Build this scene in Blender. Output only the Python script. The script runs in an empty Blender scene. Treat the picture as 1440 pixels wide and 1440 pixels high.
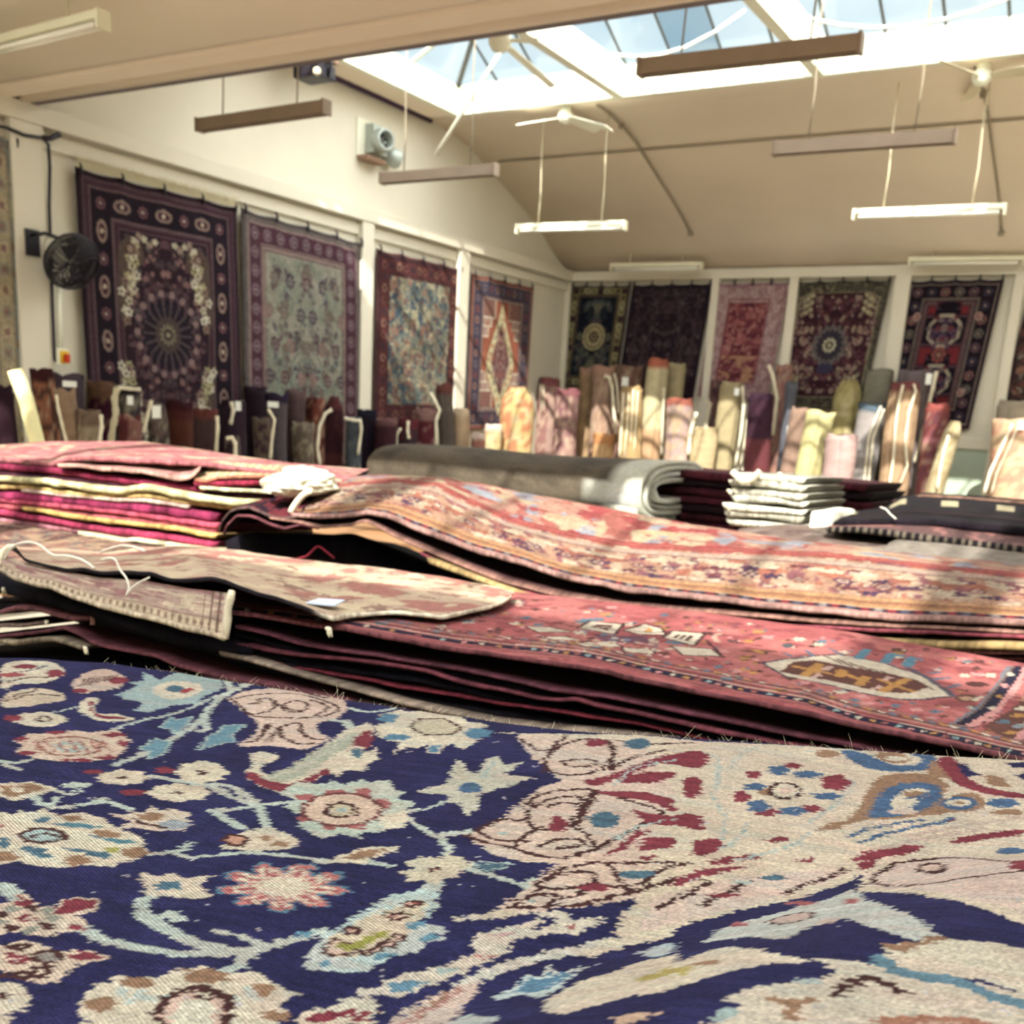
import bpy, bmesh, math, random
import numpy as np
from mathutils import Vector, Matrix

random.seed(7)
RNG = np.random.default_rng(11)
SC = bpy.context.scene
COL = SC.collection

# ------------------------------------------------------------------ camera model
# world: X right along the back wall, Y towards the back wall, Z up, camera at the origin
FPX = 1498.0
PP = (720.0, 960.0)
CR = np.array([[0.85551505, 0.16979688, -0.48914519],
               [0.5148752, -0.17908702, 0.83835039],
               [0.05474972, -0.9690701, -0.24063585]])   # rows: world axes in (right, down, forward)

def ray(px, py):
    return CR @ np.array([px - PP[0], py - PP[1], FPX])

def P(px, py, ax, c):
    d = ray(px, py)
    return d * (c / d[ax])

def depth(w):
    return float(np.asarray(w) @ CR[:, 2])

def PX(w):
    c = CR.T @ np.asarray(w, float)
    return (PP[0] + FPX * c[0] / c[2], PP[1] + FPX * c[1] / c[2])

FLOOR = -1.45
XW = -7.33
YB = 13.5

# ------------------------------------------------------------------ tagging helpers
def tag(o, label=None, cat=None, group=None, kind=None):
    if label: o['label'] = label
    if cat: o['category'] = cat
    if group: o['group'] = group
    if kind: o['kind'] = kind
    return o

def empty(name, loc, label=None, cat=None, group=None, kind=None):
    o = bpy.data.objects.new(name, None)
    o.empty_display_size = 0.1
    COL.objects.link(o)
    o.location = loc
    return tag(o, label, cat, group, kind)

def link_mesh(name, me, mat=None, parent=None, label=None, cat=None, group=None, kind=None):
    o = bpy.data.objects.new(name, me)
    COL.objects.link(o)
    if mat and not me.materials:
        me.materials.append(mat)
    if parent:
        o.parent = parent
        o.matrix_parent_inverse = Matrix.Translation(-Vector(parent.location))
    return tag(o, label, cat, group, kind)

def smooth(me, on=True):
    if len(me.polygons):
        me.polygons.foreach_set('use_smooth', [on] * len(me.polygons))

def pydata(name, vs, fs, mat=None, parent=None, sm=False, **k):
    me = bpy.data.meshes.new(name)
    me.from_pydata([tuple(map(float, v)) for v in vs], [], [tuple(f) for f in fs])
    me.update()
    smooth(me, sm)
    return link_mesh(name, me, mat, parent, **k)

class MB:
    """collects boxes, tubes, lathes into one mesh"""
    def __init__(s):
        s.v = []; s.f = []; s.sm = []
    def add(s, vs, fs, sm=False):
        o = len(s.v)
        s.v += [tuple(map(float, v)) for v in vs]
        s.f += [tuple(i + o for i in f) for f in fs]
        s.sm += [sm] * len(fs)
        return s
    def box(s, x0, x1, y0, y1, z0, z1, bev=0.0):
        if bev <= 0:
            vs = [(x, y, z) for x in (x0, x1) for y in (y0, y1) for z in (z0, z1)]
            fs = [(0, 1, 3, 2), (4, 6, 7, 5), (0, 4, 5, 1), (2, 3, 7, 6), (0, 2, 6, 4), (1, 5, 7, 3)]
            return s.add(vs, fs)
        bm = bmesh.new()
        bmesh.ops.create_cube(bm, size=1)
        for v in bm.verts:
            v.co = Vector(((x0 + x1) / 2 + v.co.x * (x1 - x0), (y0 + y1) / 2 + v.co.y * (y1 - y0), (z0 + z1) / 2 + v.co.z * (z1 - z0)))
        bmesh.ops.bevel(bm, geom=bm.edges[:], offset=bev, segments=2, affect='EDGES', profile=0.7)
        bm.verts.index_update()
        s.add([v.co[:] for v in bm.verts], [[v.index for v in f.verts] for f in bm.faces])
        bm.free()
        return s
    def tube(s, pts, r, n=8, cap=True, sm=True):
        pts = [np.array(p, float) for p in pts]
        rs = r if isinstance(r, (list, tuple, np.ndarray)) else [r] * len(pts)
        rings = []
        up = None
        for i, p in enumerate(pts):
            t = pts[min(i + 1, len(pts) - 1)] - pts[max(i - 1, 0)]
            t = t / (np.linalg.norm(t) + 1e-9)
            if up is None:
                up = np.array([0, 0, 1.0]) if abs(t[2]) < 0.9 else np.array([0, 1.0, 0])
            a = np.cross(t, up); a /= np.linalg.norm(a) + 1e-9
            b = np.cross(a, t); up = b
            rings.append([p + rs[i] * (math.cos(q) * a + math.sin(q) * b) for q in [2 * math.pi * k / n for k in range(n)]])
        vs = [v for rr in rings for v in rr]
        fs = []
        for i in range(len(pts) - 1):
            for k in range(n):
                fs.append((i * n + k, i * n + (k + 1) % n, (i + 1) * n + (k + 1) % n, (i + 1) * n + k))
        if cap:
            fs.append(tuple(reversed(range(n))))
            fs.append(tuple((len(pts) - 1) * n + k for k in range(n)))
        return s.add(vs, fs, sm)
    def lathe(s, prof, origin, axis=(0, 0, 1), n=24, cap=True):
        ax = Vector(axis).normalized()
        a = ax.orthogonal().normalized(); b = ax.cross(a)
        o = Vector(origin)
        vs = []
        for r, h in prof:
            for k in range(n):
                q = 2 * math.pi * k / n
                vs.append(o + ax * h + (a * math.cos(q) + b * math.sin(q)) * r)
        fs = []
        for i in range(len(prof) - 1):
            for k in range(n):
                fs.append((i * n + k, i * n + (k + 1) % n, (i + 1) * n + (k + 1) % n, (i + 1) * n + k))
        if cap:
            fs.append(tuple(reversed(range(n))))
            fs.append(tuple((len(prof) - 1) * n + k for k in range(n)))
        return s.add(vs, fs, True)
    def build(s, name, mat=None, parent=None, **k):
        me = bpy.data.meshes.new(name)
        me.from_pydata(s.v, [], s.f)
        bm = bmesh.new(); bm.from_mesh(me)
        bmesh.ops.recalc_face_normals(bm, faces=bm.faces[:])
        bm.to_mesh(me); bm.free()
        if len(me.polygons) == len(s.sm):
            me.polygons.foreach_set('use_smooth', s.sm)
        me.update()
        return link_mesh(name, me, mat, parent, **k)

# ------------------------------------------------------------------ numeric noise
def vnoise(x, y, seed=0):
    x = np.asarray(x, float); y = np.asarray(y, float)
    xi = np.floor(x).astype(np.int64); yi = np.floor(y).astype(np.int64)
    fx = x - xi; fy = y - yi
    fx = fx * fx * (3 - 2 * fx); fy = fy * fy * (3 - 2 * fy)
    def h(a, b):
        n = (a * 374761393 + b * 668265263 + seed * 1442695041) & 0x7fffffff
        n = ((n ^ (n >> 13)) * 1274126177) & 0x7fffffff
        return ((n ^ (n >> 16)) & 0xffff) / 65535.0
    return (h(xi, yi) * (1 - fx) + h(xi + 1, yi) * fx) * (1 - fy) + (h(xi, yi + 1) * (1 - fx) + h(xi + 1, yi + 1) * fx) * fy

def fbm(x, y, seed=0, o=3):
    t = 0; a = 0.5; s = 0
    for k in range(o):
        t = t + a * vnoise(x * 2 ** k, y * 2 ** k, seed + k * 17); s += a; a *= 0.5
    return t / s

# ------------------------------------------------------------------ colour / materials
def lin(c):
    c = np.asarray(c, float)
    return np.where(c <= 0.04045, c / 12.92, ((c + 0.055) / 1.055) ** 2.4)

def C(*rgb):
    return tuple(v / 255.0 for v in rgb)

def L4(c):
    l = lin(c); return (float(l[0]), float(l[1]), float(l[2]), 1)

def nmat(name):
    m = bpy.data.materials.new(name); m.use_nodes = True
    nt = m.node_tree
    return m, nt, nt.nodes['Principled BSDF']

def pset(b, **k):
    for n, v in k.items():
        n = n.replace('_', ' ')
        if n in b.inputs: b.inputs[n].default_value = v

def mat(name, c, rough=0.7, metal=0.0, var=0.08, scale=6.0, bump=0.0, bscale=40.0, spec=0.3):
    m, nt, b = nmat(name)
    pset(b, Roughness=rough, Metallic=metal)
    if 'Specular IOR Level' in b.inputs: b.inputs['Specular IOR Level'].default_value = spec
    tc = nt.nodes.new('ShaderNodeTexCoord')
    nz = nt.nodes.new('ShaderNodeTexNoise'); nz.inputs['Scale'].default_value = scale
    nz.inputs['Detail'].default_value = 4
    nt.links.new(tc.outputs['Object'], nz.inputs['Vector'])
    mr = nt.nodes.new('ShaderNodeMapRange')
    mr.inputs['From Min'].default_value = 0.3; mr.inputs['From Max'].default_value = 0.7
    mr.inputs['To Min'].default_value = 1 - var; mr.inputs['To Max'].default_value = 1 + var
    nt.links.new(nz.outputs['Fac'], mr.inputs['Value'])
    mx = nt.nodes.new('ShaderNodeVectorMath'); mx.operation = 'SCALE'
    mx.inputs[0].default_value = L4(c)[:3]
    nt.links.new(mr.outputs['Result'], mx.inputs['Scale'])
    nt.links.new(mx.outputs['Vector'], b.inputs['Base Color'])
    if bump > 0:
        n2 = nt.nodes.new('ShaderNodeTexNoise'); n2.inputs['Scale'].default_value = bscale
        nt.links.new(tc.outputs['Object'], n2.inputs['Vector'])
        bp = nt.nodes.new('ShaderNodeBump'); bp.inputs['Strength'].default_value = bump
        bp.inputs['Distance'].default_value = 0.01
        nt.links.new(n2.outputs['Fac'], bp.inputs['Height'])
        nt.links.new(bp.outputs['Normal'], b.inputs['Normal'])
    return m

def wool(name, weave=0.0, pitch=0.0026, ang=0.3):
    """wool pile coloured by the woven pattern stored on the mesh"""
    m, nt, b = nmat(name)
    pset(b, Roughness=0.95)
    b.inputs['Specular IOR Level'].default_value = 0.12
    at = nt.nodes.new('ShaderNodeAttribute'); at.attribute_name = 'Col'
    tc = nt.nodes.new('ShaderNodeTexCoord')
    nz = nt.nodes.new('ShaderNodeTexNoise'); nz.inputs['Scale'].default_value = 420 if weave else 60
    nt.links.new(tc.outputs['Object'], nz.inputs['Vector'])
    mr = nt.nodes.new('ShaderNodeMapRange')
    mr.inputs['From Min'].default_value = 0.3; mr.inputs['From Max'].default_value = 0.7
    mr.inputs['To Min'].default_value = 0.86; mr.inputs['To Max'].default_value = 1.12
    nt.links.new(nz.outputs['Fac'], mr.inputs['Value'])
    mx = nt.nodes.new('ShaderNodeVectorMath'); mx.operation = 'SCALE'
    nt.links.new(at.outputs['Color'], mx.inputs[0])
    nt.links.new(mr.outputs['Result'], mx.inputs['Scale'])
    nt.links.new(mx.outputs['Vector'], b.inputs['Base Color'])
    bp = nt.nodes.new('ShaderNodeBump')
    bp.inputs['Strength'].default_value = 1.0 if weave else 0.5
    bp.inputs['Distance'].default_value = 0.0026 if weave else 0.004
    if weave:
        mp = nt.nodes.new('ShaderNodeMapping'); mp.inputs['Rotation'].default_value = (0, 0, ang)
        nt.links.new(tc.outputs['Object'], mp.inputs['Vector'])
        ws = []
        for ax, p in (('X', pitch * 1.5), ('Y', pitch)):
            w = nt.nodes.new('ShaderNodeTexWave'); w.wave_type = 'BANDS'; w.bands_direction = ax
            w.inputs['Scale'].default_value = 2 * math.pi / (20 * p)
            w.inputs['Distortion'].default_value = 1.6
            w.inputs['Detail'].default_value = 1.0
            w.inputs['Detail Scale'].default_value = 3.0
            nt.links.new(mp.outputs['Vector'], w.inputs['Vector']); ws.append(w)
        ad = nt.nodes.new('ShaderNodeMath'); ad.operation = 'MULTIPLY_ADD'
        nt.links.new(ws[0].outputs['Fac'], ad.inputs[0]); ad.inputs[1].default_value = 0.35
        nt.links.new(ws[1].outputs['Fac'], ad.inputs[2])
        a2 = nt.nodes.new('ShaderNodeMath'); a2.operation = 'ADD'
        nt.links.new(ad.outputs[0], a2.inputs[0]); nt.links.new(nz.outputs['Fac'], a2.inputs[1])
        nt.links.new(a2.outputs[0], bp.inputs['Height'])
    else:
        nt.links.new(nz.outputs['Fac'], bp.inputs['Height'])
    nt.links.new(bp.outputs['Normal'], b.inputs['Normal'])
    return m

WOOL = wool('wool_pile')
WOOL_NEAR = wool('wool_pile_knotted', 1.0)
WALLP = mat('wall_paint', C(217, 210, 192), 0.85, var=0.04, scale=1.3, bump=0.15, bscale=14)
CEILP = mat('ceiling_paint', C(240, 224, 202), 0.9, var=0.05, scale=0.9, bump=0.12, bscale=9)
WHITEP = mat('white_gloss_paint', C(236, 234, 214), 0.5, var=0.03, scale=3)
BATTEN = mat('batten_enamel', C(228, 224, 196), 0.45, var=0.03)
TUBEG = mat('fluorescent_glass', C(245, 243, 228), 0.25, var=0.01)
CORD = mat('cord_pale', C(205, 194, 165), 0.7)
CORDD = mat('cord_grey', C(150, 138, 118), 0.7)
WHITEC = mat('white_cable', C(245, 245, 232), 0.5, var=0.02)
BLACKM = mat('black_metal', C(38, 34, 42), 0.45, var=0.1)
BARM = mat('glazing_bar_paint', C(60, 62, 60), 0.6)
BARW = mat('glazing_bar_pale', C(215, 218, 198), 0.6)
PLUM = mat('plum_pipe', C(62, 36, 66), 0.5)
GREENP = mat('pale_green_paint', C(176, 190, 172), 0.7, var=0.03)
FLOORM = mat('concrete_floor', C(168, 160, 146), 0.8, var=0.15, scale=2.5, bump=0.2)
WOODM = mat('table_wood', C(150, 112, 78), 0.6, var=0.2, scale=9)
BINDC = mat('cream_binding', C(232, 222, 196), 0.95, var=0.08, scale=60, bump=0.5, bscale=220)
FRINGE = mat('cream_fringe', C(214, 204, 172), 0.95, var=0.12, scale=80, bump=0.6, bscale=260)
TAGM = mat('paper_tag', C(240, 240, 232), 0.6, var=0.01)
TAGB = mat('blue_paper_tag', C(190, 202, 225), 0.6, var=0.02)
YELM = mat('yellow_plastic', C(225, 185, 50), 0.4, var=0.02)
REDM = mat('red_plastic', C(200, 60, 35), 0.4, var=0.02)
GREYM = mat('grey_galvanised', C(170, 176, 168), 0.4, metal=0.3, var=0.06)
BROWNB = mat('brown_box', C(140, 112, 92), 0.8)
STRINGM = mat('white_string', C(246, 240, 228), 0.9, var=0.04, scale=200, bump=0.5, bscale=600)

def tone(img, gain=1.0, sat=1.0):
    l = lin(np.clip(img, 0, 1)); g = l @ np.array([.2126, .7152, .0722])
    l = (g[..., None] + (l - g[..., None]) * sat) * gain
    return np.where(l <= .0031308, l * 12.92, 1.055 * np.maximum(l, 1e-6) ** (1 / 2.4) - .055)

# ------------------------------------------------------------------ coloured grid mesh
def grid_mesh(name, X, Y, Z, img, mat_, parent=None, closed_v=False, sm=True, thick=0.0, **k):
    m, n = X.shape
    me = bpy.data.meshes.new(name)
    co = np.stack([X, Y, Z], -1).reshape(-1, 3).astype(np.float32)
    idx = np.arange(m * n).reshape(m, n)
    a = idx[:-1, :-1].ravel(); b = idx[:-1, 1:].ravel(); c = idx[1:, 1:].ravel(); d = idx[1:, :-1].ravel()
    F = np.stack([a, b, c, d], -1)
    nf = len(F)
    me.vertices.add(m * n); me.vertices.foreach_set('co', co.ravel())
    me.loops.add(nf * 4); me.loops.foreach_set('vertex_index', F.ravel().astype(np.int32))
    me.polygons.add(nf)
    me.polygons.foreach_set('loop_start', np.arange(0, nf * 4, 4, dtype=np.int32))
    me.polygons.foreach_set('use_smooth', np.full(nf, sm))
    me.update(calc_edges=True); me.validate()
    col = me.color_attributes.new('Col', 'FLOAT_COLOR', 'POINT')
    L = lin(np.clip(img, 0, 1)).reshape(-1, 3)
    rgba = np.concatenate([L, np.ones((len(L), 1))], 1).astype(np.float32)
    col.data.foreach_set('color', rgba.ravel())
    o = link_mesh(name, me, mat_, parent, **k)
    if thick:
        md = o.modifiers.new('thickness', 'SOLIDIFY'); md.thickness = thick; md.offset = 0
    return o

# ------------------------------------------------------------------ pattern canvas
class Cv:
    """woven pattern drawn knot by knot in the rug's own metric plane"""
    def __init__(s, x0, x1, y0, y1, res, base, mapf=None):
        s.x0, s.y0, s.res = x0, y0, res
        s.xs = np.arange(x0, x1 + res / 2, res); s.ys = np.arange(y0, y1 + res / 2, res)
        s.X, s.Y = np.meshgrid(s.xs, s.ys)
        s.img = np.empty(s.X.shape + (3,)); s.img[:] = base
        s.mapf = mapf
        # small wobble so that outlines step from knot to knot
        s.J = 0.35 * res
    def _m(s, pts):
        return [s.mapf(*p) for p in pts] if s.mapf else pts
    def win(s, xa, xb, ya, yb):
        i0 = max(0, int((ya - s.y0) / s.res) - 1); i1 = min(len(s.ys), int((yb - s.y0) / s.res) + 3)
        j0 = max(0, int((xa - s.x0) / s.res) - 1); j1 = min(len(s.xs), int((xb - s.x0) / s.res) + 3)
        if i1 <= i0 or j1 <= j0: return None
        return slice(i0, i1), slice(j0, j1)
    def poly(s, pts, c, raw=False):
        q = np.array(pts if raw else s._m(pts), float)
        w = s.win(q[:, 0].min(), q[:, 0].max(), q[:, 1].min(), q[:, 1].max())
        if w is None: return s
        X = s.X[w]; Y = s.Y[w]; ins = np.zeros(X.shape, bool)
        n = len(q)
        for i in range(n):
            x1, y1 = q[i]; x2, y2 = q[(i + 1) % n]
            if y1 == y2: continue
            c1 = ((y1 > Y) != (y2 > Y)) & (X < (x2 - x1) * (Y - y1) / (y2 - y1) + x1)
            ins ^= c1
        s.img[w][ins] = c
        return s
    def line(s, pts, wd, c, raw=False, dash=0):
        q = np.array(pts if raw else s._m(pts), float)
        for i in range(len(q) - 1):
            a, b = q[i], q[i + 1]
            w = s.win(min(a[0], b[0]) - wd, max(a[0], b[0]) + wd, min(a[1], b[1]) - wd, max(a[1], b[1]) + wd)
            if w is None: continue
            X = s.X[w] - a[0]; Y = s.Y[w] - a[1]; d = b - a; L = d @ d + 1e-12
            t = np.clip((X * d[0] + Y * d[1]) / L, 0, 1)
            r2 = (X - t * d[0]) ** 2 + (Y - t * d[1]) ** 2
            m = r2 < (wd / 2) ** 2
            s.img[w][m] = c
        return s
    def ell(s, x, y, rx, ry, c, rot=0.0, raw=False, ring=0.0, px=True):
        """ellipse given in drawing units: mapped as a 24-gon when a mapping is set"""
        P_ = []
        for k in range(28):
            q = 2 * math.pi * k / 28
            a, b = rx * math.cos(q), ry * math.sin(q)
            P_.append((x + a * math.cos(rot) - b * math.sin(rot), y + a * math.sin(rot) + b * math.cos(rot)))
        if ring: return s.line(P_ + [P_[0]], ring, c, raw)
        return s.poly(P_, c, raw)
    def star(s, x, y, rx, ry, n, inner, c, rot=0.0, raw=False):
        P_ = []
        for k in range(n * 4):
            q = 2 * math.pi * k / (n * 4) + rot
            r = (1, 0.93, inner, 0.93)[k % 4]
            P_.append((x + rx * r * math.cos(q), y + ry * r * math.sin(q)))
        return s.poly(P_, c, raw)
    def rosette(s, x, y, r, cols, n=8, asp=1.0):
        s.star(x, y, r, r * asp, n, 0.66, cols[0])
        if len(cols) > 1: s.ell(x, y, r * 0.55, r * 0.55 * asp, cols[1])
        if len(cols) > 2: s.ell(x, y, r * 0.25, r * 0.25 * asp, cols[2])
        return s
    def rect(s, xa, xb, ya, yb, c):
        return s.poly([(xa, ya), (xb, ya), (xb, yb), (xa, yb)], c, True)
    def mottle(s, amp=0.05, scale=0.02, seed=1, knot=0.05):
        n = fbm(s.X / scale, s.Y / scale, seed)[..., None] - 0.5
        s.img = s.img * (1 + amp * 2 * n)
        if knot: s.img = s.img * (1 + knot * (RNG.random(s.X.shape)[..., None] - 0.5) * 2)
        s.img = np.clip(s.img, 0, 1)
        return s
    def blend(s, c, scale, seed, th=0.55, soft=0.1, mask=None):
        n = fbm(s.X / scale, s.Y / scale, seed)
        t = np.clip((n - th) / soft, 0, 1)[..., None]
        if mask is not None: t = t * mask[..., None]
        s.img = s.img * (1 - t) + np.array(c) * t
        return s
# ================================================================== the hall
RAIL = 1.957; RAILB = 1.83; CZ = 3.022
XR = 9.0; YN = -3.6
def S(mb, name, m, sm=False, parent=None):
    return mb.build(name, m, parent, kind=None if parent else 'structure')

S(MB().box(XW - .3, XR + .3, YN - .3, YB + .3, FLOOR - .2, FLOOR), 'floor', FLOORM)
S(MB().box(XW - .25, XW, YN, YB, FLOOR, 3.4), 'wall_left', WALLP)
S(MB().box(XW, XR, YB, YB + .25, FLOOR, 2.4), 'wall_back', WALLP)
S(MB().box(XR, XR + .25, YN, YB, FLOOR, 3.4), 'wall_right', WALLP)
S(MB().box(XW, XR, YN - .25, YN, FLOOR, 2.4), 'wall_front', WALLP)

def vault(y0, arcs0, arcs1, ya, yb, n):
    """roof shell from profile points; the skylight opening runs ya..yb"""
    prof = [(y0 + a, z) for a, z in arcs0] + [(ya, CZ)]
    prof2 = [(yb, CZ)] + [(y0 + a, z) for a, z in arcs1]
    mb = MB()
    def strip(pr, x0, x1):
        vs = []; T = 0.12
        for y, z in pr: vs += [(x0, y, z), (x1, y, z), (x0, y, z + T), (x1, y, z + T)]
        fs = []
        for i in range(len(pr) - 1):
            a = i * 4; b = a + 4
            fs += [(a, a + 1, b + 1, b), (a + 2, b + 2, b + 3, a + 3), (a, b, b + 2, a + 2), (a + 1, a + 3, b + 3, b + 1)]
        fs += [(0, 2, 3, 1), (len(pr) * 4 - 4, len(pr) * 4 - 3, len(pr) * 4 - 1, len(pr) * 4 - 2)]
        mb.add(vs, fs, True)
    strip(prof, XW, XR); strip(prof2, XW, XR)
    mb.box(XW, -6.9, ya, yb, CZ, CZ + .12)
    mb.box(SKX1, XR, ya, yb, CZ, CZ + .12)
    return mb.build(n, CEILP, kind='structure')
SKX1 = -6.9 + 1.91 * 8 - .1
def arc(pts, n=5):
    """Catmull-Rom refinement of a profile"""
    out = []
    q = [pts[0]] + list(pts) + [pts[-1]]
    for i in range(1, len(q) - 2):
        for k in range(n):
            t = k / n
            p = [0.5 * ((2 * q[i][a]) + (-q[i - 1][a] + q[i + 1][a]) * t + (2 * q[i - 1][a] - 5 * q[i][a] + 4 * q[i + 1][a] - q[i + 2][a]) * t * t + (-q[i - 1][a] + 3 * q[i][a] - 3 * q[i + 1][a] + q[i + 2][a]) * t ** 3) for a in (0, 1)]
            out.append(tuple(p))
    out.append(tuple(pts[-1]))
    return out
FAR = arc([(10.35, 3.02), (10.95, 2.93), (11.55, 2.73), (12.1, 2.55), (12.6, 2.36), (13.0, 2.14), (13.28, 2.02), (13.5, 1.957)])
NEAR = arc([(5.17, 1.95), (5.4, 1.99), (5.6, 2.12), (5.85, 2.4), (6.15, 2.7), (6.45, 2.93), (6.7, 3.02)])
SY0, SY1 = 6.85, 10.03
vault(0, NEAR, FAR, SY0, SY1, 'ceiling')
# the bay the camera stands in has the same vault and skylight
D0 = 8.63
NF = [(y - D0, z) for y, z in FAR]; NN = [(y - D0, z) for y, z in NEAR]
vault(0, NN, NF, SY0 - D0, SY1 - D0, 'ceiling')

def zceil(y):
    pr = NEAR + [(SY0, CZ), (SY1, CZ)] + FAR
    if y < 5.0:
        y = y + D0
    for a, b in zip(pr, pr[1:]):
        if a[0] <= y <= b[0]:
            return a[1] + (b[1] - a[1]) * (y - a[0]) / (b[0] - a[0] + 1e-9)
    return CZ

# valley beam between the two bays
mb = MB()
mb.add([(XW, 4.87, 2.02), (XW, 4.93, 1.955), (XW, 5.1, 1.955), (XW, 5.19, 2.0), (XW, 5.19, 2.6), (XW, 4.87, 2.6),
        (XR, 4.87, 2.02), (XR, 4.93, 1.955), (XR, 5.1, 1.955), (XR, 5.19, 2.0), (XR, 5.19, 2.6), (XR, 4.87, 2.6)],
       [(0, 1, 2, 3, 4, 5), (11, 10, 9, 8, 7, 6)] + [(i, 6 + i, 6 + (i + 1) % 6, (i + 1) % 6) for i in range(6)])
S(mb, 'trim_1', CEILP)

# skylight upstands and dividers (white boxed timber)
UP = 0.27
def upstand(off, nm):
    a, b = SY0 + off, SY1 + off
    mb = MB()
    mb.box(-6.9 - .07, -6.893, a - .07, b + .07, CZ - .004, CZ + UP)
    mb.box(SKX1, SKX1 + .07, a - .07, b + .07, CZ, CZ + UP)
    mb.box(-6.9, SKX1, b - .007, b + .07, CZ - .004, CZ + UP)
    mb.box(-6.9, SKX1, a - .07, a + .007, CZ - .004, CZ + UP)
    o = S(mb, nm, WHITEP)
    for i in range(1, 8):
        x = -6.9 + 1.91 * i
        MB().box(x - .1, x, a + .007, b - .007, CZ - .008, CZ + UP, .006).build('divider_beam', WHITEP, o)
    return o
upstand(0, 'trim_2'); upstand(-D0, 'trim_3')

def glass_mat(name, dusty):
    m, nt, b = nmat(name)
    out = nt.nodes['Material Output']
    tr = nt.nodes.new('ShaderNodeBsdfTransparent'); tr.inputs['Color'].default_value = (0.93, 0.96, 0.97, 1)
    gl = nt.nodes.new('ShaderNodeBsdfGlossy'); gl.inputs['Roughness'].default_value = 0.08
    mx = nt.nodes.new('ShaderNodeMixShader'); mx.inputs[0].default_value = 0.05
    nt.links.new(tr.outputs[0], mx.inputs[1]); nt.links.new(gl.outputs[0], mx.inputs[2])
    last = mx
    if dusty:
        tl = nt.nodes.new('ShaderNodeBsdfTranslucent'); tl.inputs['Color'].default_value = (0.80, 0.86, 0.86, 1)
        tc = nt.nodes.new('ShaderNodeTexCoord'); nz = nt.nodes.new('ShaderNodeTexNoise'); nz.inputs['Scale'].default_value = 1.5
        nt.links.new(tc.outputs['Object'], nz.inputs['Vector'])
        mr = nt.nodes.new('ShaderNodeMapRange'); mr.inputs['To Min'].default_value = dusty * .6; mr.inputs['To Max'].default_value = dusty * 1.4
        nt.links.new(nz.outputs['Fac'], mr.inputs['Value'])
        m2 = nt.nodes.new('ShaderNodeMixShader')
        nt.links.new(mr.outputs['Result'], m2.inputs[0])
        nt.links.new(mx.outputs[0], m2.inputs[1]); nt.links.new(tl.outputs[0], m2.inputs[2])
        last = m2
    nt.links.new(last.outputs[0], out.inputs['Surface'])
    return m
GLASS = glass_mat('dusty_glass', 0.06)
GLASSC = glass_mat('clean_glass', 0)

def lantern(off, nm, detail):
    a, b = SY0 + off, SY1 + off
    z0 = CZ + UP; ym = (a + b) / 2; h = 0.78; hip = (b - a) / 2
    root = empty(nm, (0, ym, z0), kind='structure')
    xs = [-6.9 + 0.4775 * i for i in range(int((SKX1 + 6.9) / 0.4775) + 1)]
    x0, x1 = -6.9, SKX1
    mbg = MB(); mbc = MB()
    def slope(y, side):   # z on the long slopes
        return z0 + h * (1 - abs(y - ym) / hip)
    for side in (1, -1):
        ye = b if side > 0 else a
        for i in range(len(xs) - 1):
            xa, xb = xs[i] + .01, xs[i + 1] - .01
            def top(x):
                f = min(1, (x - x0) / hip, (x1 - x) / hip); return max(f, 0)
            fa, fb = top(xa), top(xb)
            q = [(xa, ye, z0), (xb, ye, z0), (xb, ye - side * hip * fb, z0 + h * fb), (xa, ye - side * hip * fa, z0 + h * fa)]
            clear = (side > 0 and detail and i == 5)
            tgt = mbc if clear else mbg
            tgt.add(q, [(0, 1, 2, 3)])
    for xe, sg in ((x0, 1), (x1, -1)):
        n = 4; w = (b - a) / n
        for j in range(n):
            ya, yb = a + w * j + .01, a + w * (j + 1) - .01
            fa = min((ya - a), (b - ya)) / hip; fb = min((yb - a), (b - yb)) / hip
            mbg.add([(xe, ya, z0), (xe, yb, z0), (xe + sg * hip * fb, yb, z0 + h * fb), (xe + sg * hip * fa, ya, z0 + h * fa)], [(0, 1, 2, 3)])
    mbg.build('dusty_panes', GLASS, root)
    if mbc.f: mbc.build('clean_pane', GLASSC, root)
    # bars
    r = .014
    MB().tube([(x0 + hip, ym, z0 + h), (x1 - hip, ym, z0 + h)], .03, 6).build('ridge', BARM, root)
    for xe, sg in ((x0, 1), (x1, -1)):
        for ye in (a, b):
            MB().tube([(xe, ye, z0), (xe + sg * hip, ym, z0 + h)], .028, 6).build('hip_bar', BARM, root)
        for j in range(1, 4):
            y = a + (b - a) / 4 * j; f = min(y - a, b - y) / hip
            MB().tube([(xe, y, z0), (xe + sg * hip * f, y, z0 + h * f)], .02, 6).build('glazing_bar', BARW, root)
    for side in (1, -1):
        ye = b if side > 0 else a
        for x in xs[1:-1]:
            f = min(1, (x - x0) / hip, (x1 - x) / hip)
            MB().tube([(x, ye, z0), (x, ye - side * hip * f, z0 + h * f)], r, 6).build('glazing_bar', BARM, root)
    return root
lantern(0, 'window_1', True); lantern(-D0, 'window_2', False)

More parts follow.
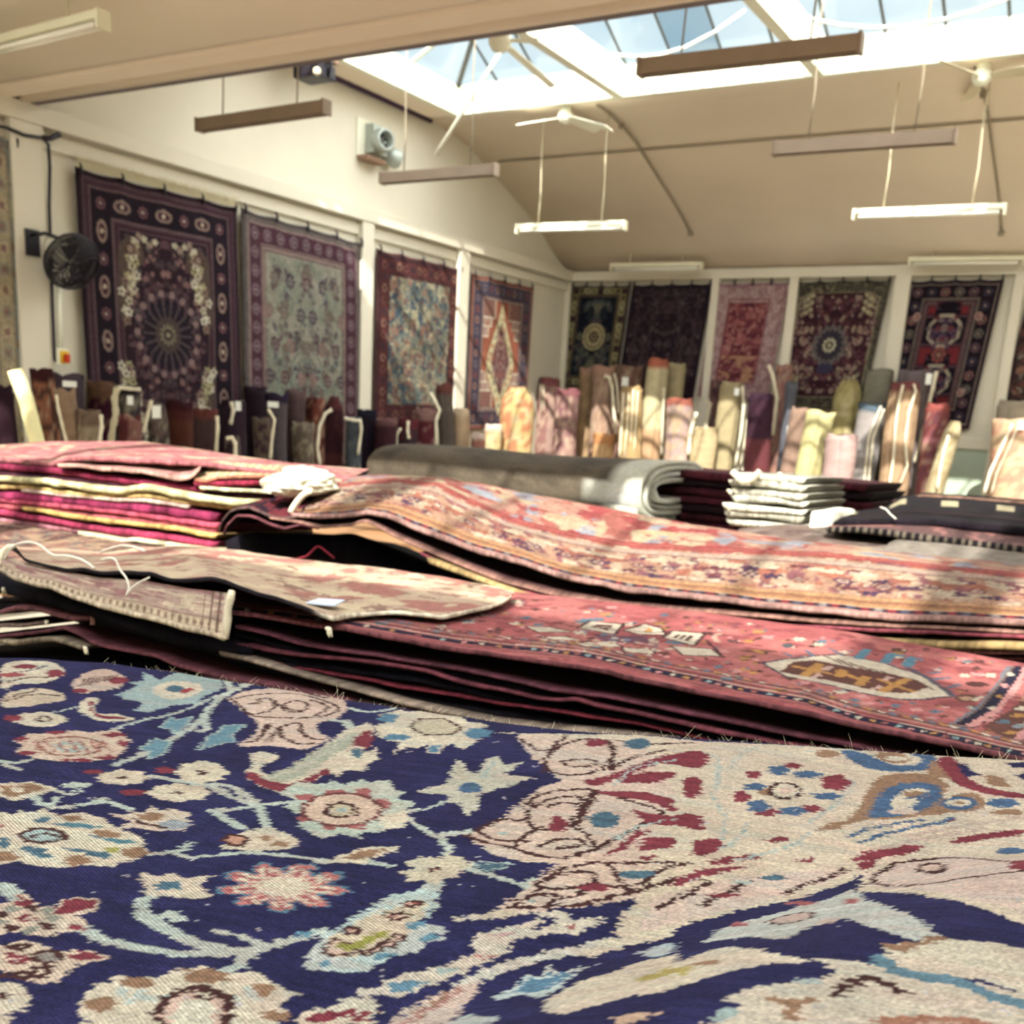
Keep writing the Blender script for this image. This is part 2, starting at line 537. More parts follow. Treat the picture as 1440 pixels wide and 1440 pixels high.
# ledges, eaves and piers
S(MB().box(XW, XW + .1, YN, YB, RAILB, RAIL, .008), 'trim_4', WALLP)
S(MB().box(XW, XW + .035, YN, YB, 1.70, 1.80, .005), 'trim_5', WALLP)
S(MB().box(XW, XR, YB - .1, YB, 1.83, 1.95, .008), 'trim_6', WALLP)
def pier_left(pa, pb, n, d=.09):
    a = P(pa, 420, 0, XW + d)[1]; b = P(pb, 420, 0, XW + d)[1]
    S(MB().box(XW, XW + d, min(a, b), max(a, b), FLOOR, RAILB, .008), 'trim_%d' % n, WALLP)
pier_left(27, 72, 7); pier_left(509, 525, 8); pier_left(645, 659, 9)
def pier_back(pa, pb, py, n, d=.1):
    a = P(pa, py, 1, YB - d)[0]; b = P(pb, py, 1, YB - d)[0]
    S(MB().box(a, b, YB - d - (.008 if n == 12 else 0), YB, FLOOR, 1.83 if n != 12 else 1.953, .008), 'trim_%d' % n, WALLP)
pier_back(794, 801, 420, 10); pier_back(1106, 1119, 430, 11); pier_back(1254, 1276, 430, 12); pier_back(1421, 1436, 430, 13); pier_back(998, 1008, 430, 15)
# green dado panel with a white sill on the back wall
a = P(1338, 660, 1, YB - .05)[0]; b = P(1404, 660, 1, YB - .05)[0]
zt = P(1370, 632, 1, YB - .05)[2]
S(MB().box(a - .35, b + .3, YB - .05, YB, FLOOR, zt), 'trim_14', GREENP)
S(MB().box(a - .35, b + .3, YB - .09, YB, zt, zt + .13, .01), 'trim_16', WALLP)

# plum conduit along the left gable / ceiling joint, and the conduits that follow the vault
mb = MB()
mb.tube([P(425, 92, 0, XW + .05), P(480, 113, 0, XW + .05), P(545, 142, 0, XW + .05), P(606, 170, 0, XW + .05)], .026, 8)
tag(mb.build('conduit', PLUM), 'dark plum pipe running up the gable under the ceiling edge beside the extractor fan', 'pipe')
def vault_pipe(x, y0, y1, label):
    pts = [(x, y, zceil(y) - .02) for y in np.linspace(y0, y1, 18)]
    m = MB().tube(pts, .012, 6)
    for y in (y0 + .55, y1): m.lathe([(.0, 0), (.03, 0), (.03, .04), (0, .04)], (x, y, zceil(y) - .05), n=10)
    tag(m.build('conduit', CORDD), label, 'pipe')
xa = P(848, 150, 2, CZ)[0]
vault_pipe(xa, 10.15, 12.75, 'thin grey conduit curving down the vaulted ceiling right of the small ceiling fan')
vault_pipe(P(1386, 120, 2, CZ)[0], 10.2, 12.9, 'thin grey conduit curving down the vault at the far right, below the cut-off fan')
y = 11.2
m = MB().tube([(x, y, zceil(y) - .02) for x in np.linspace(-7.1, 3, 10)], .011, 6)
tag(m.build('conduit', CORDD), 'long horizontal conduit crossing the vaulted ceiling behind the lamps', 'pipe')

# the near-side recess between valley beam and vault (dark fill)
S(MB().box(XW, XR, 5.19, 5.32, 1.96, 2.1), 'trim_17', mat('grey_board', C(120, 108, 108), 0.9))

# ---------------------------------------------------------------- lamps
TROUGH = mat('shaded_steel_trough', C(150, 132, 116), .6, var=.08)  # brown-grey puts the shade of the backlit battens into their colour
def fluoro(pa, pb, label, z=1.95, bare=False, ext=None):
    A = P(*pa, 2, z); B = P(*pb, 2, z)
    if ext is not None: A = B + (A - B) / np.linalg.norm(A - B) * ext
    y = (A[1] + B[1]) / 2
    L = np.linalg.norm(A - B); c = (A + B) / 2
    ang = math.atan2(B[1] - A[1], B[0] - A[0])
    root = empty('fluorescent_batten', (c[0], c[1], z), label, 'ceiling light', 'hanging fluorescent battens')
    def place(o):
        # rotate the part's mesh about the batten centre
        M = Matrix.Translation(Vector((c[0], c[1], z))) @ Matrix.Rotation(ang, 4, 'Z')
        o.data.transform(M)
        return o
    h = L / 2
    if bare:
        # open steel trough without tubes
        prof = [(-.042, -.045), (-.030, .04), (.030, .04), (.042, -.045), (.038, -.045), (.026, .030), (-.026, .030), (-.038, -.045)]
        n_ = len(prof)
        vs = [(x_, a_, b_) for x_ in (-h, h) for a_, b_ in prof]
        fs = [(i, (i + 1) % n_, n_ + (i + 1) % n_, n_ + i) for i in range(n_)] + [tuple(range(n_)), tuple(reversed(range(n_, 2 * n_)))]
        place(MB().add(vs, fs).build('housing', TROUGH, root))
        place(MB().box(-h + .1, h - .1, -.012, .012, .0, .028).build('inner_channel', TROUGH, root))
    else:
        place(MB().box(-h, h, -.035, .035, .0, .045, .008).build('housing', BATTEN, root))
        for s in (-.022, .022):
            place(MB().tube([(-h + .05, s, -.024), (h - .05, s, -.024)], .0135, 10).build('tube', TUBEG, root))
    for s in (-1, 1):
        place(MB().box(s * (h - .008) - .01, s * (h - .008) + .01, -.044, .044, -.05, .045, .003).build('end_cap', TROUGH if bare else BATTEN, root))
    for f in (-.3, .28):
        p = c + (B - A) * f
        zt = zceil(p[1]) - .0
        w = .007
        pts = [(p[0], p[1], z + .04), (p[0] + .01, p[1], z + .35), (p[0] - .006, p[1], (z + zt) / 2 + .2), (p[0], p[1], zt + .02)]
        pts = sorted(pts, key=lambda q: q[2])
        MB().tube(pts, .006 if bare else w, 6).build('flex', CORDD if bare else CORD, root)
    return root
fluoro((0, 64), (146, 27), 'white batten lamp at the top left, in front of the valley beam', ext=1.45)
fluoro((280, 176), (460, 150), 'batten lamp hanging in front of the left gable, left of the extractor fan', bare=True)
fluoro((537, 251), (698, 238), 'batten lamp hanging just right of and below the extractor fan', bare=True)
fluoro((727, 322), (880, 317), 'white batten lamp hanging below the small ceiling fan')
fluoro((860, 376), (988, 374), 'farthest batten lamp on the left, close to the top of the back wall', z=1.945)
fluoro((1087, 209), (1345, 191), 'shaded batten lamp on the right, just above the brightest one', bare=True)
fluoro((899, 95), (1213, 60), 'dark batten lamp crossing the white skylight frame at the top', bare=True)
fluoro((1200, 302), (1415, 294), 'bright white batten lamp at the right on two long flexes')
fluoro((1278, 368), (1440, 366), 'farthest batten lamp on the right, at the top of the back wall', z=1.945)

# festoon cables under the lantern
def festoon(pts, y, label):
    q = [P(px, py, 1, y) for px, py in pts]
    m = MB().tube(q, .014, 8)
    tag(m.build('festoon_cable', WHITEC), label, 'cable')
festoon([(806, 58), (830, 68), (860, 77), (897, 80), (930, 77), (965, 66), (1005, 45), (1048, 14)], 9.2, 'white cable sagging across the middle skylight bay')
festoon([(1108, 12), (1140, 26), (1180, 35), (1225, 39), (1275, 37), (1330, 27), (1380, 12), (1412, 0), (1450, -16)], 9.2, 'white cable sagging across the right-hand skylight bay')

# ---------------------------------------------------------------- ceiling fans
def ceiling_fan(hub, tips, rod_top, label, bright, bw=.05):
    root = empty('ceiling_fan', tuple(hub), label, 'ceiling fan')
    h = np.array(hub, float)
    MB().lathe([(.0, -.07), (.05, -.06), (.075, -.02), (.075, .03), (.04, .06), (0, .07)], h, n=20).build('motor', WHITEP, root)
    MB().tube([h + [0, 0, .06], h + [0, 0, rod_top - h[2]]], .012, 8).build('down_rod', CORDD, root)
    MB().lathe([(.03, 0), (.06, .05), (.06, .07)], (h[0], h[1], rod_top - .07), n=16).build('ceiling_rose', WHITEP, root)
    for t in tips:
        t = np.array(t, float); d = t - h; d /= np.linalg.norm(d)
        s = np.cross(d, (0, 0, 1)); s /= np.linalg.norm(s); up = np.array([0, 0, 1.0])
        a = h + d * .07; b = t
        tilt = s * bw + up * bw * .36
        vs = []
        for p, w in ((a, .5), (a + d * .12, 1), (b - d * .03, 1.1), (b, .8)):
            for z in (-.003, .003):
                vs += [p - tilt * w + up * z, p + tilt * w + up * z]
        fs = []
        for i in range(3):
            o = i * 4; n = o + 4
            fs += [(o, o + 1, n + 1, n), (o + 2, n + 2, n + 3, o + 3), (o, n, n + 2, o + 2), (o + 1, o + 3, n + 3, n + 1)]
        fs += [(0, 2, 3, 1), (12, 13, 15, 14)]
        MB().add(vs, fs).build('blade', bright, root)
h = P(795, 164, 1, 10.16)
ceiling_fan(h, [P(727, 175, 1, 10.05), P(858, 181, 1, 9.9), h + np.array([.1, .55, -.0])], CZ, 'small white ceiling fan below the left skylight bay', WHITEP)
h = P(703, 57, 1, 6.6)
ceiling_fan(h, [P(757, 57, 2, h[2]), P(778, 122, 2, h[2] - .02), P(640, 38, 2, h[2])], CZ + .6, 'ceiling fan with pale blades inside the left skylight bay, just below the beam', WHITEP, .022)
q0 = P(708, 66, 1, 8.9); q1 = P(612, 219, 1, 8.9)
tag(MB().tube([q0 + [0, 0, .25], q0, q1], .018, 8).build('winding_pole', WHITEP), 'pale slanting pole hanging from the left skylight bay above the extractor fan', 'pole')
h = P(1381, 108, 1, 10.2)
ceiling_fan(h, [h + np.array([.62, -.1, .0]), h + np.array([-.2, .6, 0]), h + np.array([-.25, -.55, 0])], CZ, 'ceiling fan at the far right with one blade running out of view', CORD)

# ---------------------------------------------------------------- floodlight box on the gable
c = P(447, 74, 0, XW + .45)
root = empty('floodlight', tuple(c), 'black floodlight under a brown box high on the left gable', 'lamp')
x, y, z = c
MB().box(x - .16, x + .14, y - .12, y + .12, z - .08, z + .12, .01).build('mounting_box', BROWNB, root)
MB().box(x - .17, x + .12, y - .13, y + .1, z - .22, z - .1, .02).build('lamp_head', BLACKM, root)
MB().lathe([(0, 0), (.03, 0), (.034, .015), (0, .02)], (x + .1, y - .12, z - .19), (.5, -.8, -.2), 16).build('lens', CORD, root)
MB().tube([(x + .12, y, z - .02), (x + .15, y, z - .1), (x + .12, y, z - .2)], .014, 6).build('bracket', BLACKM, root)
MB().box(XW, x - .12, y - .03, y + .03, z, z + .06).build('wall_arm', BROWNB, root)

# extractor fan on the gable
c = P(520, 198, 0, XW + .02)
x, y, z = c
root = empty('extractor_fan', (XW, y, z), 'pale round extractor fan on a white plate on the left gable', 'extractor fan')
MB().box(XW, XW + .03, y - .3, y + .26, z - .26, z + .28, .01).build('wall_plate', WHITEP, root)
MB().box(XW + .03, XW + .2, y - .12, y + .25, z - .2, z + .22, .02).build('fan_box', GREYM, root)
MB().lathe([(.12, 0), (.17, .0), (.18, .04), (.16, .2), (.13, .22), (.12, .2), (.115, .05), (.12, 0)], (XW + .2, y + .02, z - .02), (1, -.35, 0), 28, cap=False).build('duct_ring', GREYM, root)
MB().lathe([(0, 0), (.115, 0), (.115, .02), (0, .02)], (XW + .22, y + .02, z - .02), (1, -.35, 0), 24).build('dark_throat', BLACKM, root)
m = MB()
for k in range(5):
    q = 2 * math.pi * k / 5
    a = Vector((XW + .26, y + .02, z - .02)); u = Vector((.33, .94, 0)); w = Vector((0, 0, 1))
    d = u * math.cos(q) + w * math.sin(q); e = -u * math.sin(q) + w * math.cos(q)
    m.add([a + d * .02 - e * .01, a + d * .1 - e * .035, a + d * .1 + e * .01 + Vector((.02, 0, 0)), a + d * .02 + e * .01], [(0, 1, 2, 3)])
o = m.build('impeller', GREYM, root); md = o.modifiers.new('t', 'SOLIDIFY'); md.thickness = .003
MB().lathe([(0, 0), (.13, 0), (.15, .22), (.14, .24), (0, .24)], (XW + .12, y + .3, z - .12), (.35, .9, -.25), 24).build('side_duct', GREYM, root)
MB().box(XW, XW + .22, y - .28, y + .18, z - .32, z - .26, .008).build('bracket_shelf', BROWNB, root)
root.scale = (.64, .64, .64)

# ---------------------------------------------------------------- wall fan at the left
c = P(101, 368, 0, XW + .32)
x, y, z = c
root = empty('wall_fan', (XW + .09, y, z), 'black caged fan on a bracket on the white pier at the left', 'fan')
AX = Vector((.70, .30, -.64)).normalized()
b = Vector((x, y, z))
a0 = AX.orthogonal().normalized(); b0 = AX.cross(a0)
m = MB()
R = .205
for k in range(15):
    h_ = -.12 + .24 * k / 14; r = R * math.sqrt(max(.05, 1 - (h_ / .145) ** 2 * .75))
    pts = [b + AX * h_ + (a0 * math.cos(q) + b0 * math.sin(q)) * r for q in np.linspace(0, 2 * math.pi, 25)]
    m.tube(pts, .0045, 5)
for k in range(34):
    q = 2 * math.pi * k / 34; d = a0 * math.cos(q) + b0 * math.sin(q)
    m.tube([b + AX * .11 + d * .03, b + AX * .1 + d * .12, b + AX * .03 + d * R, b - AX * .03 + d * R, b - AX * .1 + d * .12, b - AX * .11 + d * .03], .004, 4)
m.build('cage', BLACKM, root)
MB().lathe([(0, -.02), (.07, -.02), (.085, .05), (.07, .15), (0, .17)], b - AX * .18, AX, 20).build('motor_housing', WHITEP, root)
m = MB()
for k in range(4):
    q = math.pi / 2 * k; d = a0 * math.cos(q) + b0 * math.sin(q); e = -a0 * math.sin(q) + b0 * math.cos(q)
    m.add([b + d * .02 - e * .02, b + d * .18 - e * .09 + AX * .03, b + d * .19 + e * .03 - AX * .03, b + d * .03 + e * .02], [(0, 1, 2, 3)])
o = m.build('blades', BLACKM, root); md = o.modifiers.new('t', 'SOLIDIFY'); md.thickness = .004
MB().tube([(XW + .1, y - .16, z + .16), (XW + .24, y - .15, z + .17), (x - .05, y - .05, z + .15), b - AX * .12], .014, 8).build('bracket_arm', BLACKM, root)
MB().box(XW + .09, XW + .11, y - .21, y - .1, z + .02, z + .2, .004).build('bracket_plate', BLACKM, root)

# cable, conduit and switch on the pier
q = lambda px, py: P(px, py, 0, XW + .1)
m = MB().tube([q(-10, 176), q(10, 180), q(34, 190), q(60, 194), q(68, 203), q(70, 235), q(69, 290), q(71, 345), q(74, 430), q(76, 485), q(77, 505), q(82, 513)], .012, 6)
tag(m.build('power_cable', BLACKM), 'black cable running along the ledge and down the left pier', 'cable')
m = MB().tube([q(60, 194), q(70, 195), q(84, 189)], .02, 6)
tag(m.build('cable_stub', BLACKM), 'short thick black cable end under the ledge at the top left', 'cable')
m = MB().tube([q(82, 392), q(83, 440), q(84, 492)], .02, 8)
tag(m.build('conduit', WHITEP), 'white vertical trunking on the left pier below the wall fan', 'pipe')
c = q(85, 502)
root = empty('isolator_switch', tuple(c), 'yellow and red isolator switch on the white pier under the wall fan', 'switch')
x, y, z = c
MB().box(XW + .09, XW + .14, y - .06, y + .07, z - .08, z + .08, .008).build('switch_box', WHITEP, root)
MB().box(XW + .14, XW + .15, y - .035, y + .065, z - .06, z + .06, .003).build('face_plate', YELM, root)
MB().box(XW + .15, XW + .19, y + .0, y + .05, z - .05, z + .03, .008).build('rotary_knob', REDM, root)
root.scale = (.75, .75, .75)
# ================================================================== rugs hung on the walls
def palette_scatter(cv, x0, x1, y0, y1, n, cols, r0, r1, seed, stems=None, asp=1.0, mirror=True):
    rr = random.Random(seed)
    xm = (x0 + x1) / 2
    for i in range(n):
        x = rr.uniform(x0, xm if mirror else x1); y = rr.uniform(y0, y1); r = rr.uniform(r0, r1)
        c = cols[i % len(cols)]; c2 = cols[(i * 3 + 1) % len(cols)]
        k = rr.choice((5, 6, 8)); t = rr.uniform(0, 3)
        L = rr.uniform(2, 4) * r; q = rr.uniform(0, 6.28)
        for sx in ((x, 1), (2 * xm - x, -1)) if mirror else ((x, 1),):
            if stems:
                cv.line([(sx[0], y), (sx[0] + sx[1] * L * math.cos(q) * .6, y + L * .5 * math.sin(q)), (sx[0] + sx[1] * L * math.cos(q + .7), y + L * math.sin(q + .7))], r * .28, stems)
            cv.star(sx[0], y, r, r * asp, k, .6, c, t * sx[1])
            cv.ell(sx[0], y, r * .4, r * .4 * asp, c2)

def border(cv, W, H, off, wd, base, line=None, lw=.012):
    for (a, b, c, d) in ((off, W - off, off, off + wd), (off, W - off, H - off - wd, H - off), (off, off + wd, off, H - off), (W - off - wd, W - off, off, H - off)):
        cv.rect(a, b, c, d, base)
    if line is not None:
        for o in (off, off + wd):
            cv.line([(o, o), (W - o, o), (W - o, H - o), (o, H - o), (o, o)], lw, line)

def around(W, H, o, step):
    """points along a border's centre line"""
    pts = []
    nx = max(1, round((W - 2 * o) / step)); ny = max(1, round((H - 2 * o) / step))
    for i in range(nx + 1):
        x = o + (W - 2 * o) * i / nx; pts += [(x, o, 0, i), (x, H - o, 0, i)]
    for j in range(1, ny):
        y = o + (H - 2 * o) * j / ny; pts += [(o, y, 1, j), (W - o, y, 1, j)]
    return pts

def d_cartouche(W, H):
    """plum rug with sunburst medallion, cream corner sprays and cartouche border"""
    cv = Cv(0, W, 0, H, .009, C(52, 30, 44))
    border(cv, W, H, .05, .05, C(74, 42, 58), C(96, 66, 76))
    border(cv, W, H, .11, .20, C(38, 24, 38), C(112, 82, 84))
    for x, y, o, i in around(W, H, .21, .2):
        if i % 2: cv.ell(x, y, *((.05, .085) if o else (.085, .05)), C(150, 118, 104)); cv.ell(x, y, *((.03, .06) if o else (.06, .03)), C(74, 30, 46)); cv.ell(x, y, .018, .018, C(196, 172, 140))
        else: cv.rosette(x, y, .05, [C(128, 74, 84), C(60, 36, 56), C(190, 160, 138)], 8)
    border(cv, W, H, .32, .05, C(70, 38, 54), C(104, 74, 82))
    xm = W / 2
    palette_scatter(cv, .42, W - .42, .42, H - .42, 190, [C(112, 66, 80), C(74, 62, 70), C(140, 96, 92), C(86, 84, 80), C(96, 44, 58)], .014, .034, 3, C(88, 62, 66))
    cy = H * .46
    # medallion
    cv.star(xm, cy, .33, .34, 20, .85, C(92, 62, 74)); cv.star(xm, cy, .29, .30, 20, .8, C(40, 28, 42))
    for k in range(18):
        q = 2 * math.pi * k / 18
        cv.ell(xm + .31 * math.cos(q), cy + .32 * math.sin(q), .03, .03, C(146, 112, 110))
        cv.line([(xm + .1 * math.cos(q), cy + .11 * math.sin(q)), (xm + .24 * math.cos(q), cy + .25 * math.sin(q))], .022, C(84, 68, 74))
        cv.ell(xm + .21 * math.cos(q + .17), cy + .22 * math.sin(q + .17), .022, .022, C(40, 34, 50))
    cv.ell(xm, cy, .13, .14, C(84, 66, 62)); cv.rosette(xm, cy, .09, [C(126, 116, 88), C(70, 46, 52), C(150, 140, 104)], 12)
    # corner sprays
    cr1, cr2 = C(196, 182, 146), C(170, 160, 96)
    for sx in (-1, 1):
        for sy, y0 in ((1, .46), (-1, H - .46)):
            X_ = lambda a: xm + sx * a
            Y_ = lambda b: y0 + sy * b
            cv.poly([(X_(.46), Y_(.02)), (X_(.34), Y_(-.06)), (X_(.22), Y_(.0)), (X_(.20), Y_(.1)), (X_(.30), Y_(.2)), (X_(.36), Y_(.42)), (X_(.44), Y_(.66)), (X_(.49), Y_(.5))], C(92, 72, 60))
            for k in range(34):
                rr = random.Random(k * 7 + sy)
                t = rr.random(); cx = .27 + .19 * t + rr.uniform(-.05, .05); cyy = .02 + .56 * t + rr.uniform(-.05, .05)
                cv.star(X_(cx), Y_(cyy), .042, .04, 5, .5, (cr1, cr2, C(150, 116, 96), C(214, 202, 170))[k % 4], k)
                cv.ell(X_(cx), Y_(cyy), .013, .013, C(72, 36, 50))
            cv.rosette(X_(.34), Y_(.04), .055, [C(84, 34, 42), C(150, 120, 100)], 8)
            for k in range(5):
                cv.star(X_(.10 + .05 * k), Y_(-.04 + .03 * math.sin(k * 1.7)), .035, .03, 5, .5, (cr1, C(160, 130, 110))[k % 2], k)
    return cv.mottle(.08, .03, 5, .1)

def d_grey_garden(W, H):
    """grey-green field of blossoms in a plum border of discs"""
    cv = Cv(0, W, 0, H, .010, C(92, 84, 80))
    border(cv, W, H, .03, .05, C(108, 96, 88), C(70, 46, 60))
    border(cv, W, H, .085, .17, C(84, 44, 60), C(150, 116, 112))
    for x, y, o, i in around(W, H, .17, .165):
        cv.ell(x, y, .052, .056, C(122, 92, 102)); cv.ell(x, y, .03, .034, C(92, 60, 78)); cv.ell(x, y, .012, .012, C(160, 140, 132))
    border(cv, W, H, .26, .04, C(148, 120, 106), C(86, 50, 66))
    cv.rect(.31, W - .31, .31, H - .31, C(150, 142, 122))
    cv.blend(C(134, 134, 114), .3, 4, .5, .1, (cv.X > .31) & (cv.X < W - .31) & (cv.Y > .31) & (cv.Y < H - .31))
    palette_scatter(cv, .38, W - .38, .38, H - .38, 120, [C(86, 56, 70), C(112, 96, 84), C(96, 84, 88), C(122, 134, 124), C(120, 104, 92)], .016, .05, 8, C(104, 112, 98), 1.25)
    xm = W / 2
    for j in range(6):
        y = .52 + j * (H - 1.0) / 5
        for x in (0, .22, .42):
            for s in (-1, 1):
                c = (C(96, 52, 66), C(58, 48, 72), C(112, 92, 78), C(146, 98, 92))[(j + int(x * 5)) % 4]
                cv.rosette(xm + s * x + (.08 * s if j % 2 else 0), y, .062, [c, C(132, 118, 106), c], 8, 1.2)
                cv.line([(xm + s * x, y), (xm + s * (x + .12), y + .14), (xm + s * (x + .02), y + .3)], .012, C(108, 118, 98))
    return cv.mottle(.1, .05, 6, .1)

def d_teal(W, H):
    cv = Cv(0, W, 0, H, .011, C(92, 44, 44))
    border(cv, W, H, .02, .04, C(66, 34, 42), C(110, 70, 66))
    border(cv, W, H, .06, .15, C(98, 42, 42), C(60, 40, 56))
    for x, y, o, i in around(W, H, .135, .12):
        cv.rosette(x, y, .045, [(C(136, 78, 66), C(70, 52, 66), C(160, 112, 84))[i % 3], C(74, 36, 44)], 6)
    cv.rect(.22, W - .22, .24, H - .24, C(78, 92, 96))
    m = (cv.X > .22) & (cv.X < W - .22) & (cv.Y > .24) & (cv.Y < H - .24)
    cv.blend(C(128, 128, 104), .16, 21, .46, .08, m); cv.blend(C(60, 84, 104), .12, 23, .52, .06, m)
    cv.blend(C(150, 104, 78), .09, 25, .56, .05, m); cv.blend(C(170, 160, 120), .07, 29, .6, .04, m)
    palette_scatter(cv, .26, W - .26, .28, H - .28, 100, [C(76, 108, 118), C(160, 140, 104), C(150, 98, 78), C(54, 66, 84)], .02, .05, 12, C(132, 128, 96), 1.1)
    return cv.mottle(.14, .06, 7, .12)

def d_diamond(W, H):
    cv = Cv(0, W, 0, H, .010, C(168, 80, 52))
    border(cv, W, H, .0, .05, C(150, 78, 56), C(96, 84, 96))
    border(cv, W, H, .05, .17, C(78, 68, 92), C(176, 132, 110))
    for x, y, o, i in around(W, H, .135, .13):
        cv.rosette(x, y, .045, [(C(176, 120, 88), C(128, 108, 118), C(160, 70, 58))[i % 3], C(80, 64, 86)], 6)
    border(cv, W, H, .225, .035, C(170, 140, 130), C(92, 64, 72))
    cv.rect(.265, W - .265, .265, H - .265, C(182, 88, 50))
    xm = W / 2; cy = H * .52
    # stepped corners
    for sx in (-1, 1):
        for sy, e in ((1, .265), (-1, H - .265)):
            for k, (a, b) in enumerate(((.1, .42), (.17, .30), (.25, .2))):
                x_ = (.265 + a) if sx < 0 else (W - .265 - a)
                cv.poly([((.265 if sx < 0 else W - .265), e), (x_, e), (x_, e + sy * b), ((.265 if sx < 0 else W - .265), e + sy * b)], C(184, 142, 128) if k < 2 else C(150, 96, 84))
                cv.line([(x_, e), (x_, e + sy * b), ((.265 if sx < 0 else W - .265), e + sy * b)], .018, C(226, 206, 172))
    out = [(0, -.86), (.05, -.74), (.11, -.56), (.19, -.38), (.26, -.22), (.32, -.06), (.345, .06), (.33, .22), (.27, .38), (.2, .5), (.12, .64), (.06, .8), (0, .92)]
    sc = H / 2.3
    lo = [(xm + a * .95, cy + b * sc) for a, b in out] + [(xm - a * .95, cy + b * sc) for a, b in reversed(out)]
    cv.poly(lo, C(226, 208, 146)); cv.line(lo + [lo[0]], .014, C(120, 62, 50))
    li = [(xm + a * .6, cy + b * sc * .62) for a, b in out] + [(xm - a * .6, cy + b * sc * .62) for a, b in reversed(out)]
    cv.poly(li, C(150, 90, 84)); cv.line(li + [li[0]], .016, C(92, 50, 60))
    for k in range(34):
        q = k * .37; f = .8
        j = k % len(out); a, b = out[j]
        s = 1 if k % 2 else -1
        cv.star(xm + s * a * .78, cy + b * sc * .8, .03, .035, 5, .5, (C(206, 130, 72), C(150, 150, 120), C(200, 176, 110))[k % 3], q)
    palette_scatter(cv, xm - .16, xm + .16, cy - .42 * sc, cy + .42 * sc, 26, [C(96, 60, 84), C(206, 150, 128), C(130, 60, 66), C(190, 170, 140)], .02, .045, 14, C(96, 54, 70))
    palette_scatter(cv, .3, xm - .2, .5, H - .4, 16, [C(140, 60, 50), C(206, 120, 66)], .015, .03, 15, None, 1, False)
    return cv.mottle(.08, .04, 8, .08)

def d_navy_gold(W, H):
    cv = Cv(0, W, 0, H, .010, C(44, 30, 44))
    border(cv, W, H, .02, .105, C(138, 124, 68), C(76, 60, 48))
    for x, y, o, i in around(W, H, .073, .09):
        cv.rosette(x, y, .04, [(C(172, 158, 92), C(96, 84, 52), C(196, 184, 120))[i % 3], C(74, 62, 46)], 6)
        if i % 4 == 0: cv.rect(x - .04, x + .04, y - .04, y + .04, C(66, 44, 50))
    border(cv, W, H, .13, .025, C(58, 38, 46), C(110, 92, 60))
    cv.rect(.158, W - .158, .158, H - .158, C(20, 28, 46))
    xm = W / 2; cy = H * .5
    palette_scatter(cv, .2, W - .2, .22, H - .22, 44, [C(70, 84, 92), C(104, 96, 74), C(60, 70, 76), C(96, 70, 76)], .03, .055, 18, C(54, 62, 66), 1.1)
    for s in (1, -1):
        cv.poly([(xm - .09, cy - s * .42), (xm + .09, cy - s * .42), (xm, cy - s * .28)], C(112, 110, 84))
    cv.ell(xm, cy, .165, .175, C(190, 172, 104)); cv.ell(xm, cy, .14, .15, C(92, 78, 54)); cv.ell(xm, cy, .12, .13, C(182, 162, 98))
    cv.rosette(xm, cy, .085, [C(60, 48, 44), C(150, 130, 76), C(48, 40, 44)], 8)
    return cv.mottle(.08, .03, 9, .1)

def d_plum(W, H):
    cv = Cv(0, W, 0, H, .011, C(44, 28, 42))
    border(cv, W, H, .12, .03, C(62, 44, 56), C(70, 52, 62)); border(cv, W, H, .34, .03, C(64, 46, 56), None)
    palette_scatter(cv, .06, W - .06, .06, H - .06, 220, [C(66, 44, 58), C(58, 44, 62), C(80, 60, 66), C(72, 46, 52), C(96, 84, 84)], .012, .034, 22, C(60, 44, 56))
    xm = W / 2
    cv.ell(xm, .62, .42, .35, C(74, 52, 62), ring=.02); cv.ell(xm, H * .5, .4, .52, C(66, 48, 60), ring=.018)
    for s in (-1, 1):
        cv.ell(xm + s * .36, .85, .10, .16, C(80, 60, 58), ring=.02)
    return cv.mottle(.14, .05, 10, .12)

def d_rose(W, H):
    cv = Cv(0, W, 0, H, .010, C(188, 146, 146))
    cv.blend(C(166, 116, 122), .05, 31, .5, .06)
    border(cv, W, H, .03, .02, C(158, 104, 112), None)
    for x, y, o, i in around(W, H, .11, .1):
        cv.rosette(x, y, .04, [(C(206, 170, 164), C(160, 112, 120))[i % 2], C(180, 136, 138)], 6)
    border(cv, W, H, .20, .02, C(154, 92, 102), None)
    cv.rect(.22, W - .22, .25, H - .22, C(138, 52, 66))
    m = (cv.X > .22) & (cv.X < W - .22) & (cv.Y > .25) & (cv.Y < H - .22)
    cv.blend(C(170, 84, 88), .06, 33, .5, .05, m); cv.blend(C(112, 38, 58), .07, 34, .55, .05, m); cv.blend(C(186, 116, 108), .035, 35, .62, .04, m)
    cv.blend(C(192, 130, 84), .08, 36, .52, .05, m & (cv.Y > H * .62))
    return cv.mottle(.08, .03, 11, .1)

